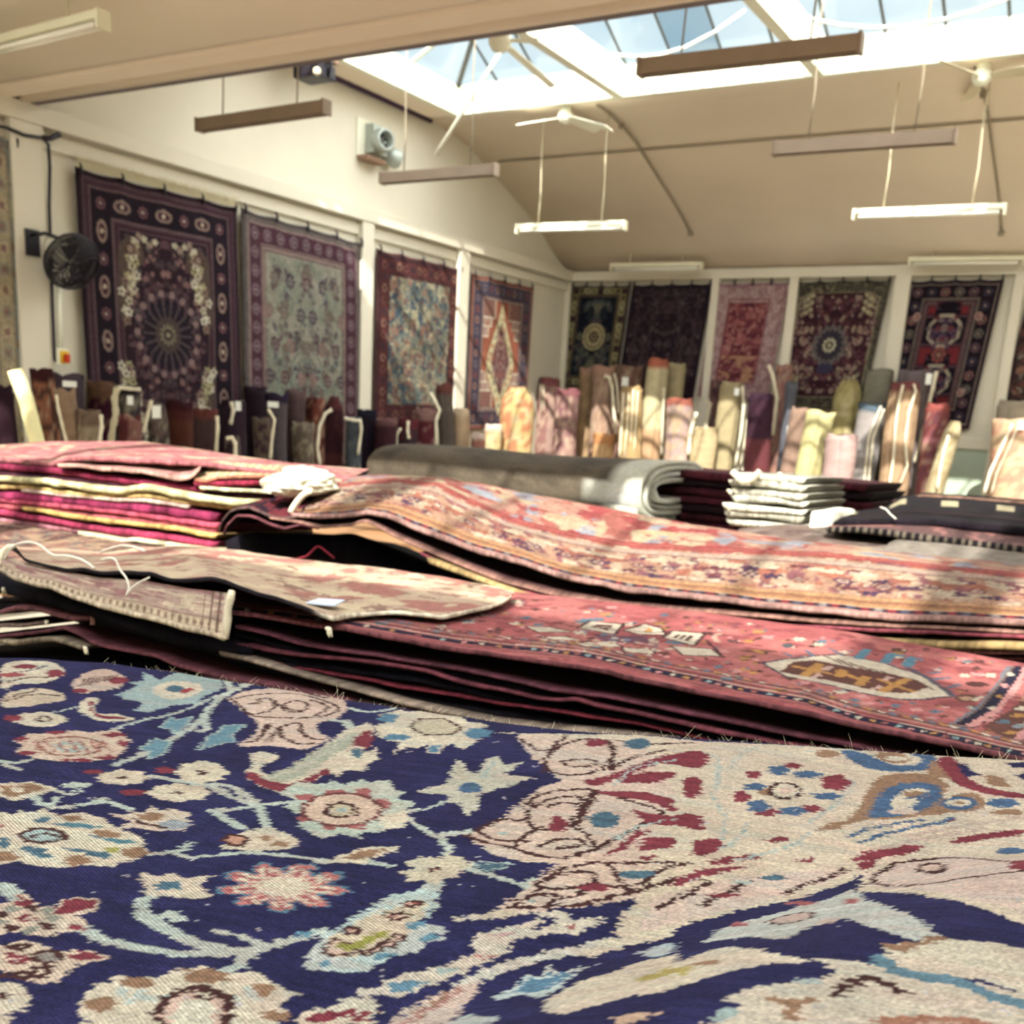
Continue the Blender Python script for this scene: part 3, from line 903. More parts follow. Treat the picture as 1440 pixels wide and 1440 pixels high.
def d_olive_star(W, H):
    cv = Cv(0, W, 0, H, .010, C(84, 78, 60))
    cv.blend(C(66, 58, 52), .05, 41, .5, .08)
    cv.blend(C(126, 116, 78), .03, 42, .64, .05)
    xm = W / 2; cy = H * .5
    f = [(-.45, -.80), (-.32, -.9), (.32, -.9), (.45, -.80), (.47, .7), (.4, .9), (-.4, .9), (-.47, .7)]
    sc = H / 2.25
    cv.poly([(xm + a * 1.06, cy + b * sc * 1.03) for a, b in f], C(140, 128, 92))
    cv.poly([(xm + a, cy + b * sc) for a, b in f], C(64, 28, 42))
    palette_scatter(cv, xm - .46, xm + .46, cy - .85 * sc, cy + .85 * sc, 200, [C(128, 62, 76), C(58, 46, 68), C(156, 132, 104), C(96, 40, 52), C(176, 140, 120)], .014, .036, 44, C(92, 52, 60))
    for s in (-1, 1):
        for t in (-1, 1):
            for k in range(12):
                cv.star(xm + s * (.32 + .03 * (k % 4)), cy + t * (.86 - .03 * k) * sc, .03, .03, 5, .5, (C(186, 172, 122), C(150, 136, 96))[k % 2], k)
    cv.star(xm, cy, .23, .25, 16, .75, C(104, 96, 96)); cv.star(xm, cy, .17, .19, 16, .8, C(58, 50, 64)); cv.rosette(xm, cy, .09, [C(196, 188, 148), C(80, 60, 56), C(190, 176, 130)], 10)
    cv.ell(xm, cy + .27, .1, .06, C(60, 56, 88))
    return cv.mottle(.1, .04, 12, .12)

def d_octagon(W, H):
    cv = Cv(0, W, 0, H, .009, C(46, 28, 42))
    border(cv, W, H, .02, .02, C(74, 50, 60), None)
    border(cv, W, H, .05, .16, C(34, 22, 36), C(150, 130, 112), .01)
    for x, y, o, i in around(W, H, .135, .15):
        cv.rosette(x, y, .055, [(C(116, 74, 88), C(64, 56, 80), C(150, 92, 88), C(112, 106, 92))[i % 4], C(40, 26, 38), C(170, 140, 124)], 8)
    border(cv, W, H, .225, .03, C(60, 36, 50), C(120, 96, 92), .008)
    border(cv, W, H, .26, .02, C(90, 34, 46), C(110, 80, 84), .006)
    xm = W / 2
    cv.rect(.29, W - .29, .29, H - .29, C(132, 24, 36))
    for cy in (.29 + (H - .58) * .25, .29 + (H - .58) * .77):
        for k, (r, c) in enumerate(((.31, C(96, 24, 42)), (.29, C(58, 26, 44)), (.275, C(100, 60, 78)), (.26, C(58, 26, 44)), (.25, C(104, 66, 80)), (.24, C(30, 20, 34)))):
            w, h = r, r * .98
            w = min(w, W / 2 - .29)
            cv.poly([(xm - w, cy - h * .62), (xm - w * .62, cy - h * .62), (xm - w * .62, cy - h), (xm + w * .62, cy - h), (xm + w * .62, cy - h * .62), (xm + w, cy - h * .62), (xm + w, cy + h * .62), (xm + w * .45, cy + h * .62), (xm + w * .3, cy + h), (xm - w * .3, cy + h), (xm - w * .45, cy + h * .62), (xm - w, cy + h * .62)], c)
        o = [(math.cos(q) * .19, math.sin(q) * .20) for q in [math.pi / 8 + k * math.pi / 4 for k in range(8)]]
        cv.poly([(xm + a, cy + b) for a, b in o], C(170, 154, 126)); cv.poly([(xm + a * .8, cy + b * .8) for a, b in o], C(38, 24, 44))
        cv.poly([(xm + a * .8, cy - .26 + abs(b) * 0) for a, b in o[:2]] + [(xm, cy - .22)], C(30, 20, 34))
        palette_scatter(cv, xm - .17, xm + .17, cy - .17, cy + .17, 16, [C(96, 70, 104), C(112, 44, 60), C(130, 116, 110)], .02, .04, 51)
        cv.ell(xm, cy - .27, .12, .04, C(26, 18, 30))
    for s in (-1, 1):
        for yy in (.40, H - .40):
            cv.ell(xm + s * .33, yy, .04, .045, C(196, 150, 134)); cv.ell(xm + s * .33, yy, .025, .03, C(120, 30, 44)); cv.ell(xm + s * .33, yy, .01, .01, C(210, 180, 160))
    cv.rosette(xm, H * .5, .08, [C(160, 66, 62), C(90, 60, 56), C(180, 120, 84)], 8, 1.2)
    return cv.mottle(.07, .03, 13, .1)

def d_pale(W, H):
    cv = Cv(0, W, 0, H, .012, C(164, 162, 138))
    cv.blend(C(186, 178, 124), .12, 61, .5, .06); cv.blend(C(140, 146, 140), .15, 62, .52, .05); cv.blend(C(150, 120, 84), .06, 64, .64, .04)
    palette_scatter(cv, .3, W - .3, .3, H - .3, 70, [C(196, 186, 120), C(130, 132, 130), C(150, 130, 110), C(190, 184, 150)], .04, .09, 66, C(176, 168, 128))
    border(cv, W, H, .02, .03, C(150, 140, 116), C(120, 104, 84))
    border(cv, W, H, .1, .13, C(178, 158, 112), C(140, 120, 92))
    for x, y, o, i in around(W, H, .165, .14):
        cv.rosette(x, y, .05, [(C(196, 168, 120), C(150, 146, 124))[i % 2], C(150, 110, 92)], 6)
    return cv.mottle(.1, .04, 14, .08)

def d_rust(W, H):
    cv = Cv(0, W, 0, H, .011, C(58, 38, 40))
    palette_scatter(cv, .05, W - .05, .05, H - .05, 160, [C(130, 62, 44), C(66, 56, 56), C(150, 96, 70), C(90, 44, 40), C(130, 120, 100)], .02, .05, 71, C(96, 62, 50))
    border(cv, W, H, .2, .02, C(120, 90, 76), None)
    return cv.mottle(.1, .04, 15, .1)

def hung_rug(design, wall, pl, pr, zb, label, seed, fringe=False, off=.05, skew=0.0):
    """pl, pr: picture positions of the top corners; zb: height of the lower edge"""
    ax, c = (0, XW + off) if wall == 'left' else (1, YB - off)
    A = P(*pl, ax, c); B = P(*pr, ax, c)
    W = np.linalg.norm(B - A); zt = (A[2] + B[2]) / 2; H = zt - zb
    cv = design(W, H)
    U = cv.X / cv.xs[-1]; V = cv.Y / cv.ys[-1]
    slack = .012 * np.sin(U * 9 + seed) * (1 - V) + .02 * (vnoise(U * 4, V * 3, seed) - .5) + .006 * np.sin(U * 33) * np.exp(-V * 9)
    sag = -.018 * np.abs(np.sin(U * math.pi * 4)) ** .7 * np.exp(-V * 14)
    Z = A[2] + (B[2] - A[2]) * U - V * H + sag + .01 * np.sin(U * 5 + seed) * V
    if ax == 0:
        Xg = c + slack + .012; Yg = A[1] + (B[1] - A[1]) * U + skew * V
    else:
        Xg = A[0] + (B[0] - A[0]) * U + skew * V; Yg = c - slack - .012
    mid = (A + B) / 2
    root = empty('hanging_rug', (mid[0], mid[1], zb), label, 'rug', 'rugs hung on the walls')
    o = grid_mesh('pile', Xg, Yg, Z, tone(cv.img, .74, .66), WOOL, root, thick=.011)
    n = 5
    for k in range(n):
        t = (k + .02) / (n - 1) if k < n - 1 else .985
        t = min(max(t, .02), .985)
        p = A + (B - A) * t
        e = np.array([.028, 0, 0]) if ax == 0 else np.array([0, -.028, 0])
        m = MB().tube([p + e * 1.15 + [0, 0, -.05], p + e * 1.25 + [0, 0, .0], p + e * .9 + [0, 0, .03], p + e * .2 + [0, 0, .035]], [.011, .012, .009, .007], 6)
        m.build('hook', BLACKM, root)
    if fringe:
        m = MB(); rr = random.Random(seed)
        for k in range(170):
            t = (k + .5) / 170; p = A + (B - A) * t
            h = .06 + .03 * rr.random()
            e = (.03, 0) if ax == 0 else (0, -.03)
            q = p + [e[0], e[1], -.005]
            m.tube([q, q + [0, (rr.random() - .5) * .014, h * .6], q + [0, (rr.random() - .5) * .03, h]], .004, 4, sm=False)
        tag(m.build('fringe', FRINGE, root), 'cream knotted fringe along the upper edge')
    return root

hung_rug(d_pale, 'left', (-150, 152), (22, 198), -.75, 'pale gold and grey rug cut off by the left edge of the picture', 1)
hung_rug(d_cartouche, 'left', (104, 234), (331, 291), -.80, 'plum rug with a sunburst medallion and cream fringe, beside the wall fan', 2, fringe=True, skew=.06)
hung_rug(d_grey_garden, 'left', (338, 291), (508, 341), -.80, 'grey-green floral rug with a purple border of discs, second from the wall fan', 3, skew=.05)
hung_rug(d_teal, 'left', (530, 349), (648, 377), P(570, 600, 0, XW + .05)[2], 'teal mottled rug with a dark red border, crossed by the patch of sunlight', 4)
hung_rug(d_diamond, 'left', (664, 383), (747, 403), P(700, 604, 0, XW + .05)[2], 'orange rug with a tall cream diamond medallion, nearest the corner on the left wall', 5)
hung_rug(d_navy_gold, 'back', (806, 401), (888, 400), P(800, 545, 1, YB - .05)[2], 'small navy rug with gold border and round gold medallion in the corner', 6, skew=-.12)
hung_rug(d_plum, 'back', (891, 400), (1002, 398), P(975, 566, 1, YB - .05)[2], 'very dark plum rug between the navy-and-gold rug and the pink rug', 7, skew=-.12)
hung_rug(d_rose, 'back', (1009, 397), (1112, 395), P(1060, 562, 1, YB - .05)[2], 'pink-bordered rug with a rose red field', 8, skew=-.12)
hung_rug(d_olive_star, 'back', (1121, 395), (1254, 392), P(1150, 574, 1, YB - .05)[2], 'olive-bordered rug with a dark red field and small pale star medallion', 9, skew=-.14)
hung_rug(d_octagon, 'back', (1278, 394), (1413, 391), P(1380, 606, 1, YB - .05)[2], 'red rug with two dark octagon medallions, hung right of the wide white pier', 10, skew=-.13, off=.06)
hung_rug(d_rust, 'back', (1452, 392), (1600, 389), P(1425, 566, 1, YB - .05)[2], 'dark rust rug just cut off by the right edge of the picture', 11, skew=-.1)
# ================================================================== rolled rugs standing along the walls
def roll(px0, px1, top, Y, c1, label, c2=None, kind='plain', lean=None, flaps=(), tags=(), flat=.85, seed=0, wall='back', rimc=None, endpx=None, round_top=False, band=None, cords=(), bind=None):
    """px0..px1: picture width at the top, top: picture height of the top, lean: picture x of the axis at y=640"""
    ax = 1 if wall == 'back' else 0
    xc = (px0 + px1) / 2
    T = P(xc, top, ax, Y); d = depth(T)
    r = (px1 - px0) / 2 * d / FPX
    if lean is None:
        fx, fz = T[0], FLOOR
        Bt = np.array([T[0], T[1], FLOOR + .012])
    else:
        Q = P(lean, 640, ax, Y)
        t = (FLOOR + .012 - T[2]) / (Q[2] - T[2])
        Bt = T + (Q - T) * t
    axis = Bt - T; Hh = np.linalg.norm(axis)
    down = axis / Hh
    view = T.copy(); view[2] = 0; view /= np.linalg.norm(view)       # away from the camera
    side = np.cross(down, view); side /= np.linalg.norm(side)
    if depth(T + side) == depth(T) or PX(T + side * .1)[0] < PX(T)[0]: side = -side
    fwd = -np.cross(side, down)
    if fwd @ view > 0: fwd = -fwd                                    # towards the camera
    rr = random.Random(seed + int(px0))
    turns = 2.6; nt = 84; nh = 40
    th = np.linspace(0, turns * 2 * math.pi, nt)
    t0 = rr.uniform(-.9, .9) + math.pi / 2 * (1 if rr.random() < .5 else .2)
    R = r * (1 - .13 * th / (2 * math.pi) - .02 * np.sin(th * 3 + seed))
    H = np.linspace(0, 1, nh)
    TH, HH = np.meshgrid(th, H)
    sag = .03 * r * np.sin(HH * 7 + rr.uniform(0, 6)) + .05 * r * (fbm(HH * 4, TH * .8, seed) - .5)
    RR = R[None, :] + sag
    # soft mouth at the top, slight slump at the base
    mouth = np.exp(-HH * 22) * (.12 * np.sin(TH * 2 + seed)) * r
    RR = RR + mouth
    if round_top: RR = RR * np.clip(1 - np.exp(-HH * 26) * .55, .3, 1)
    ca = np.cos(TH + t0); sa = np.sin(TH + t0)
    bow = np.sin(HH * math.pi) * rr.uniform(-.025, .03)
    hcoord = HH * Hh + (np.exp(-HH * 30) * .03 * np.sin(TH * 1.5 + seed))
    Pt = T[None, None, :] + down * hcoord[..., None] + side * (RR * ca + bow)[..., None] + fwd * (RR * sa * flat)[..., None]
    # colours
    c1 = np.array(c1); c2 = np.array(c2 if c2 is not None else c1 * .72)
    img = np.empty(TH.shape + (3,)); img[:] = c1
    u = TH * r; v = HH * Hh
    if kind == 'floral':
        n = fbm(u / .06, v / .06, seed + 3)
        img = np.where((n > .53)[..., None], c2, img); img = np.where((n < .36)[..., None], (c1 + np.array(C(225, 205, 170))) / 2, img)
    elif kind == 'border':
        m = (np.abs(((u + .03) % .28) - .14) < .045)[..., None]
        img = np.where(m, c2, img)
        n = vnoise(u / .04, v / .05, seed + 5)
        img = np.where((n > .66)[..., None], (c2 + np.array(C(210, 180, 150))) / 2, img)
    elif kind == 'bands':
        img = np.where(((v % .5) < .10)[..., None], c2, img)
        n = vnoise(u / .05, v / .03, seed); img = np.where((n > .7)[..., None], c2, img)
    elif kind == 'medal':
        cv_ = ((v - Hh * .34) / .16) ** 2 + ((np.mod(u + r, 2 * math.pi * r) - math.pi * r * .9) / .1) ** 2
        n = fbm(u / .04, v / .04, seed + 9)
        img = np.where(((cv_ < 1) | (n > .6))[..., None], c2, img)
    elif kind == 'rug':
        n = fbm(u / .045, v / .045, seed + 1)
        img = np.where((n > .55)[..., None], c2, img)
        img = np.where((v < .16)[..., None] & (v > .05)[..., None], c2 * .85, img)
    n = fbm(u / .1, v / .02, seed + 30)[..., None] - .5
    img = img * (1 + .22 * n)
    if band is not None:
        img = np.where(((v > band[0]) & (v < band[1]))[..., None], np.array(band[2]), img)
    if rimc is not None: img = np.where((HH < .028)[..., None], np.array(rimc), img)
    base = (Bt[0], Bt[1], FLOOR)
    root = empty('rolled_rug', base, label, 'rug', 'rolled rugs standing along the left wall' if wall == 'left' else 'rolled rugs standing along the back wall')
    grid_mesh('pile', Pt[..., 0], Pt[..., 1], Pt[..., 2], tone(img, .57, .84), WOOL, root, thick=.013)
    # selvedge / fringe lines seen on the outside, tags
    front = T + fwd * (r * flat + .02)
    dv = view * 1.0
    def onfront(px, py):
        d_ = ray(px, py); k = (front @ view) / (d_ @ view); return d_ * k
    for fl in flaps:
        pts, w, c = fl if len(fl) == 3 else (fl[0], fl[1], None)
        q = [onfront(*p) for p in pts]
        ww = w / 2 * d / FPX
        q2 = []
        for a, b in zip(q, q[1:]):
            for k in range(4): q2.append(a + (b - a) * k / 4)
        q2.append(q[-1])
        m = MB().tube(q2, [ww * (1 + .15 * math.sin(i * 1.9)) for i in range(len(q2))], 7)
        tag(m.build('selvedge', c or BINDC, root), 'pale bound edge of the rug')
    for (px, py, w, h) in tags:
        q = onfront(px, py) + fwd * .012
        a = side * (w / 2 * d / FPX); b = np.array([0, 0, 1.0]) * (h / 2 * d / FPX)
        m = MB(); e = fwd * .003
        m.add([q - a - b, q + a - b, q + a + b, q - a + b, q - a - b + e, q + a - b + e, q + a + b + e, q - a + b + e],
              [(0, 3, 2, 1), (4, 5, 6, 7), (0, 1, 5, 4), (1, 2, 6, 5), (2, 3, 7, 6), (3, 0, 4, 7)])
        tag(m.build('price_tag', TAGM, root), 'white price tag')
    return root

L = 'left'
XA, XB_, XC = XW + .28, XW + .62, XW + .95     # back row, middle, front row
roll(-14, 16, 547, XB_, C(54, 30, 42), 'dark maroon roll at the far left edge, behind the white corded bundle', wall=L, seed=1)
roll(43, 74, 524, XB_, C(168, 104, 72), 'tan and orange twisted roll with a dark open mouth, right of the leaning pole', C(96, 62, 50), 'floral', lean=73, wall=L, seed=2, rimc=C(70, 30, 34))
roll(79, 104, 552, XC, C(176, 142, 112), 'slim tan roll leaning left, with a pale bound edge down its left side', C(150, 104, 92), 'plain', lean=101, wall=L, seed=3, flaps=[([(79, 555), (82, 575), (88, 600), (94, 622)], 4)])
roll(111, 141, 582, XC + .1, C(172, 150, 122), 'short beige roll with a pale edge on its right side', C(140, 112, 92), 'bands', wall=L, seed=4, flaps=[([(142, 583), (143, 600), (140, 622)], 5)])
roll(122, 160, 541, XA, C(74, 26, 48), 'folded wine-red roll under the lower left corner of the medallion rug', C(120, 84, 60), 'bands', wall=L, seed=5)
roll(76, 118, 530, XA, C(88, 70, 80), 'grey-plum roll slumped below the isolator switch', C(120, 66, 56), 'plain', wall=L, seed=61, tags=[(98, 540, 18, 8)])
roll(163, 196, 548, XB_, C(92, 82, 78), 'grey roll with a thick cream braided fringe on its left', C(60, 48, 56), 'floral', wall=L, seed=6, flaps=[([(165, 545), (161, 560), (163, 580), (159, 600), (155, 628)], 9, FRINGE), ([(166, 545), (182, 547), (198, 548)], 5)], tags=[(183, 563, 8, 12)])
roll(169, 197, 588, XC + .1, C(112, 50, 52), 'low brick-red roll in front of the braided fringe roll', C(150, 100, 92), 'border', wall=L, seed=7)
roll(206, 233, 572, XC, C(74, 66, 64), 'charcoal roll with a large white tag and slanting cream edge', C(120, 96, 90), 'floral', lean=226, wall=L, seed=8, flaps=[([(213, 563), (208, 582), (202, 608)], 5)], tags=[(220, 579, 12, 17)])
roll(236, 270, 568, XB_, C(96, 44, 40), 'rusty red roll with an orange-brown top', C(84, 58, 62), 'plain', wall=L, seed=9, rimc=C(70, 30, 34), band=(.12, .42, C(110, 60, 46)))
roll(273, 306, 580, XC, C(84, 60, 62), 'brown-mauve roll with an upright pale edge on its right', C(100, 70, 66), 'plain', wall=L, seed=10, flaps=[([(305, 585), (306, 600), (304, 636)], 5)], rimc=C(120, 62, 56))
roll(309, 345, 567, XB_, C(62, 42, 56), 'dark plum roll with a white tag and a short cream tie', C(88, 50, 62), 'plain', wall=L, seed=11, flaps=[([(325, 565), (328, 578), (324, 597)], 5)], tags=[(335, 571, 8, 13)])
roll(316, 338, 618, XC + .25, C(96, 84, 78), 'low grey roll with a hooked white edge, lowest by the red stack', C(60, 44, 52), 'border', wall=L, seed=12, flaps=[([(318, 617), (326, 615), (331, 624), (331, 645)], 5)])
roll(344, 374, 548, XA, C(50, 34, 46), 'tall blackish roll between the two floral rugs on the left wall', wall=L, seed=13)
roll(355, 381, 592, XC + .1, C(118, 100, 86), 'gold-flowered taupe roll with a wavy pale edge', C(74, 50, 60), 'medal', wall=L, seed=14, flaps=[([(377, 575), (386, 590), (383, 612), (380, 645)], 4)])
roll(374, 405, 557, XB_, C(102, 90, 94), 'grey-mauve roll with a bright white tag at its top', C(72, 58, 74), 'plain', wall=L, seed=15, tags=[(384, 569, 15, 8)], rimc=C(48, 34, 60))
roll(402, 429, 552, XA, C(110, 84, 82), 'dusty mauve roll, tallest behind the flowered grey one', C(84, 62, 66), 'plain', wall=L, seed=16)
roll(411, 441, 598, XC + .1, C(116, 100, 88), 'short grey-brown roll with a pale floral medallion', C(160, 148, 122), 'medal', wall=L, seed=17)
roll(429, 458, 563, XB_, C(88, 42, 36), 'rust-red roll with a long curved pale edge', C(130, 66, 50), 'border', wall=L, seed=18, flaps=[([(467, 576), (457, 582), (449, 600), (446, 630), (450, 655)], 5)])
roll(455, 486, 562, XB_ + .1, C(64, 30, 40), 'round-topped dark wine roll', C(90, 44, 44), 'bands', wall=L, seed=19, round_top=True)
roll(487, 508, 591, XC, C(78, 86, 96), 'slate blue roll with a cream edge over its top', C(96, 104, 112), 'floral', wall=L, seed=20, flaps=[([(484, 588), (497, 591), (507, 592), (508, 605), (503, 640)], 4)])
roll(503, 529, 580, XB_, C(44, 30, 44), 'black-plum roll below the white pier', C(84, 50, 72), 'plain', wall=L, seed=21, rimc=C(34, 32, 46))
roll(529, 560, 592, XC - .1, C(72, 36, 46), 'low maroon folded roll in front of the teal rug', C(92, 50, 56), 'plain', wall=L, seed=22, rimc=C(120, 80, 78))
roll(560, 588, 592, XC - .1, C(64, 50, 58), 'dark roll with looped grey strings, left of the red bundle', C(108, 42, 52), 'bands', wall=L, seed=23, flaps=[([(564, 602), (558, 612), (555, 622)], 3), ([(574, 592), (573, 606), (575, 617)], 4)])
roll(584, 612, 578, XB_, C(100, 36, 46), 'wine-red bundle at the foot of the teal rug', C(150, 108, 100), 'bands', wall=L, seed=24)
roll(613, 636, 543, XB_, C(106, 92, 82), 'tall thin grey-brown roll with a kinked pale edge', C(86, 72, 70), 'plain', lean=628, wall=L, seed=25, rimc=C(110, 58, 52), flaps=[([(605, 552), (611, 563), (618, 577), (613, 592), (614, 625)], 5)])
roll(637, 661, 578, XB_ + .05, C(206, 170, 130), 'beige roll with a red lining, at the foot of the white pier', C(140, 48, 60), 'plain', wall=L, seed=26, rimc=C(220, 190, 150))
roll(664, 684, 612, XC, C(172, 110, 92), 'smallest brown roll, in front of the orange diamond rug', C(120, 70, 66), 'plain', wall=L, seed=27, rimc=C(220, 190, 170))
roll(682, 706, 600, XB_, C(228, 202, 136), 'low pale yellow roll beside the gold patterned one', C(214, 170, 120), 'floral', wall=L, seed=28, rimc=C(236, 210, 190))
roll(704, 752, 548, XB_ + .1, C(222, 188, 116), 'fat gold patterned roll with a rounded top', C(206, 132, 86), 'floral', wall=L, seed=29, round_top=True)

Y1, Y2, Y3 = YB - .36, YB - .68, YB - 1.0
roll(757, 789, 534, Y2, C(170, 118, 112), 'tall dusky pink roll standing left of the navy rug', C(200, 160, 146), 'border', seed=31, rimc=C(164, 92, 92), flaps=[([(764, 540), (765, 580)], 1.6), ([(760, 538), (761, 582)], 1.2)])
roll(781, 816, 549, Y3, C(190, 146, 134), 'pink floral roll in front of the dusky pink one', C(160, 112, 114), 'floral', seed=32, rimc=C(150, 90, 96))
roll(815, 838, 520, Y1, C(190, 152, 112), 'left half of a wide tan pair, patterned with gold discs', C(216, 180, 124), 'medal', seed=33, rimc=C(206, 160, 130))
roll(833, 866, 517, Y2 + .1, C(186, 144, 118), 'broad tan floral roll with a long white folded edge', C(206, 168, 146), 'floral', seed=34, rimc=C(206, 156, 132), flaps=[([(850, 529), (857, 531), (861, 545), (863, 575), (866, 610)], 5), ([(864, 525), (868, 545), (870, 580)], 3)])
roll(834, 866, 612, Y3, C(228, 180, 120), 'low orange-banded roll at the foot of the tan floral one', C(214, 146, 84), 'bands', seed=35)
roll(864, 906, 517, Y1, C(172, 132, 108), 'brown-mauve roll behind the stacked yellow edges', C(150, 108, 96), 'floral', seed=36, tags=[(879, 538, 9, 14)])
roll(872, 905, 546, Y3, C(206, 168, 110), 'folded runner showing many yellow edges side by side', C(176, 130, 92), 'plain', seed=37, lean=888, flat=.6, flaps=[([(877, 552), (874, 600), (871, 642)], 3), ([(884, 552), (882, 600), (878, 643)], 2.4), ([(891, 548), (888, 600), (884, 644)], 2.4), ([(897, 550), (894, 600), (891, 645)], 2.4)])
roll(911, 944, 507, Y2, C(232, 216, 166), 'tallest cream roll with an orange rim and orange latticework below', C(214, 130, 92), 'plain', seed=38, lean=914, rimc=C(214, 118, 86), band=(.86, 1.9, C(226, 178, 132)), flaps=[([(934, 545), (932, 590), (930, 640)], 3)])
roll(940, 964, 514, Y1, C(206, 188, 140), 'slim sand-coloured roll behind the tall cream one', C(180, 150, 110), 'plain', seed=39)
roll(938, 976, 563, Y3, C(198, 164, 160), 'lilac-pink roll with a rust rim and slanting white edge', C(212, 176, 140), 'floral', seed=40, lean=952, rimc=C(176, 96, 78), flaps=[([(980, 580), (974, 596), (970, 615), (968, 640)], 5)])
roll(1000, 1021, 538, Y1, C(84, 56, 62), 'dark brown roll behind the sand roll, below the pink rug', C(150, 104, 100), 'floral', seed=41, flaps=[([(993, 562), (999, 568), (996, 582), (992, 604)], 5)])
roll(975, 1011, 604, Y3, C(218, 192, 142), 'low plain sand roll', C(200, 168, 120), 'plain', seed=42)
roll(1014, 1047, 540, Y2, C(202, 182, 134), 'tall sand roll with two white edges and a tag', C(186, 160, 116), 'plain', seed=43, lean=1018, tags=[(1036, 551, 7, 10)], flaps=[([(1044, 543), (1046, 570), (1042, 610), (1034, 655)], 4), ([(1051, 590), (1047, 625), (1041, 655)], 3.4)])
roll(1053, 1089, 556, Y3, C(76, 44, 62), 'dark purple roll turning brick red towards its foot', C(130, 60, 72), 'plain', seed=44, lean=1065, rimc=C(66, 40, 58), band=(.5, 1.9, C(124, 62, 68)))
roll(1091, 1116, 516, Y1, C(164, 110, 108), 'mauve floral roll with long pale edge on its left', C(196, 140, 120), 'floral', seed=45, lean=1093, flaps=[([(1081, 513), (1087, 530), (1093, 560), (1090, 585), (1087, 612)], 5)])
roll(1106, 1122, 540, Y2, C(112, 112, 124), 'narrow blue-grey roll with a white tag', C(90, 84, 100), 'plain', seed=46, tags=[(1110, 607, 7, 16)])
roll(1112, 1140, 576, Y2 - .1, C(178, 142, 122), 'dusty tan roll squeezed behind the pale yellow one', C(160, 116, 104), 'plain', seed=47, lean=1112)
roll(1136, 1174, 581, Y3, C(234, 222, 150), 'pale yellow smooth roll beside the white bolster', C(222, 206, 132), 'plain', seed=48, lean=1142, tags=())
roll(1174, 1217, 537, Y1 - .05, C(206, 190, 118), 'fat lime-yellow roll with a domed top', C(188, 170, 104), 'floral', seed=49, lean=1186, round_top=True)
roll(1163, 1207, 614, Y3 - .2, C(214, 176, 170), 'wide powder pink roll in the front row', C(200, 160, 156), 'plain', seed=50)
roll(1218, 1258, 522, Y1, C(152, 146, 126), 'tall grey canvas-backed roll under the wide white pier', C(140, 134, 116), 'plain', seed=51)
roll(1208, 1250, 571, Y2, C(184, 174, 172), 'lavender grey folded roll with twin cream edges down its middle', C(170, 160, 164), 'plain', seed=52, lean=1218, rimc=C(92, 112, 128), flaps=[([(1239, 571), (1231, 590), (1222, 615), (1218, 650), (1212, 705)], 3), ([(1243, 575), (1238, 590), (1228, 615), (1224, 650), (1219, 705)], 3)])
roll(1253, 1296, 541, Y2 - .1, C(208, 168, 128), 'peach-tan folded roll with two long pink-white edges and a brown gap', C(140, 84, 66), 'plain', seed=53, lean=1264, rimc=C(150, 80, 80), flaps=[([(1270, 541), (1264, 565), (1259, 600), (1257, 640), (1248, 700)], 3.6), ([(1285, 540), (1288, 550), (1278, 580), (1273, 620), (1276, 655), (1262, 690)], 3.6)])
roll(1264, 1308, 524, Y1, C(140, 124, 128), 'grey-mauve roll with a tag and a slanting white edge', C(122, 106, 116), 'plain', seed=54, tags=[(1306, 533, 8, 15)], flaps=[([(1317, 522), (1312, 545), (1305, 572)], 5), ([(1305, 585), (1297, 605), (1290, 635), (1286, 650)], 4)])
roll(1303, 1337, 570, Y2 - .1, C(158, 82, 80), 'raspberry roll tied with a pink band', C(140, 78, 88), 'floral', seed=55, lean=1311, band=(.36, .42, C(206, 130, 136)), rimc=C(170, 84, 78))
roll(1330, 1355, 596, Y3, C(208, 190, 146), 'cream roll with a knotted top, beside the green wall panel', C(190, 168, 120), 'floral', seed=56, lean=1330, round_top=True, flaps=[([(1334, 612), (1327, 635), (1322, 660), (1318, 688)], 4)])
roll(1406, 1446, 567, Y1, C(200, 184, 160), 'tall grey-beige roll at the right edge', C(190, 170, 150), 'plain', seed=57)
roll(1396, 1460, 592, Y2 - .2, C(232, 196, 150), 'peach roll at the right edge with long white edges spreading downwards', C(228, 160, 130), 'floral', seed=58, lean=1425, tags=[(1436, 598, 9, 12)], flaps=[([(1424, 596), (1408, 630), (1392, 665), (1384, 694)], 4.5), ([(1434, 594), (1418, 630), (1402, 665), (1394, 694)], 3)])

# leaning pole, corded bundle and red box at the far left
m = MB().tube([P(21, 520, 0, XC + .2), P(36, 560, 0, XC + .22), P(52, 622, 0, XC + .3), P(56, 640, 0, XC + .32) + np.array([.1, 0, -.9])], .047, 14)
tag(m.build('cardboard_tube', mat('pale_tube', C(232, 224, 172), .6)), 'long pale yellow tube leaning against the pale gold rug at the left', 'tube')
PGN, PSN = .47, .80      # overall depth of the pile dyes
NG, NS = .86, .82
# ================================================================== piles of rugs on low tables
def resample(pts, n):
    q = np.array(pts, float)
    s = np.concatenate([[0], np.cumsum(np.linalg.norm(np.diff(q, axis=0), axis=1))]); s /= s[-1]
    t = np.linspace(0, 1, n)
    # rounded interpolation
    out = np.stack([np.interp(t, s, q[:, k]) for k in range(3)], -1)
    for _ in range(max(1, n // 120)):
        k = np.array([1, 2, 3, 2, 1]) / 9
        pad = np.concatenate([out[:1]] * 2 + [out] + [out[-1:]] * 2)
        sm = sum(k[j] * pad[j:j + n] for j in range(5)); sm[0] = out[0]; sm[-1] = out[-1]; out = sm
    return out

def rowp(pts, ax, c):
    return [P(x, y, ax, c) for x, y in pts]

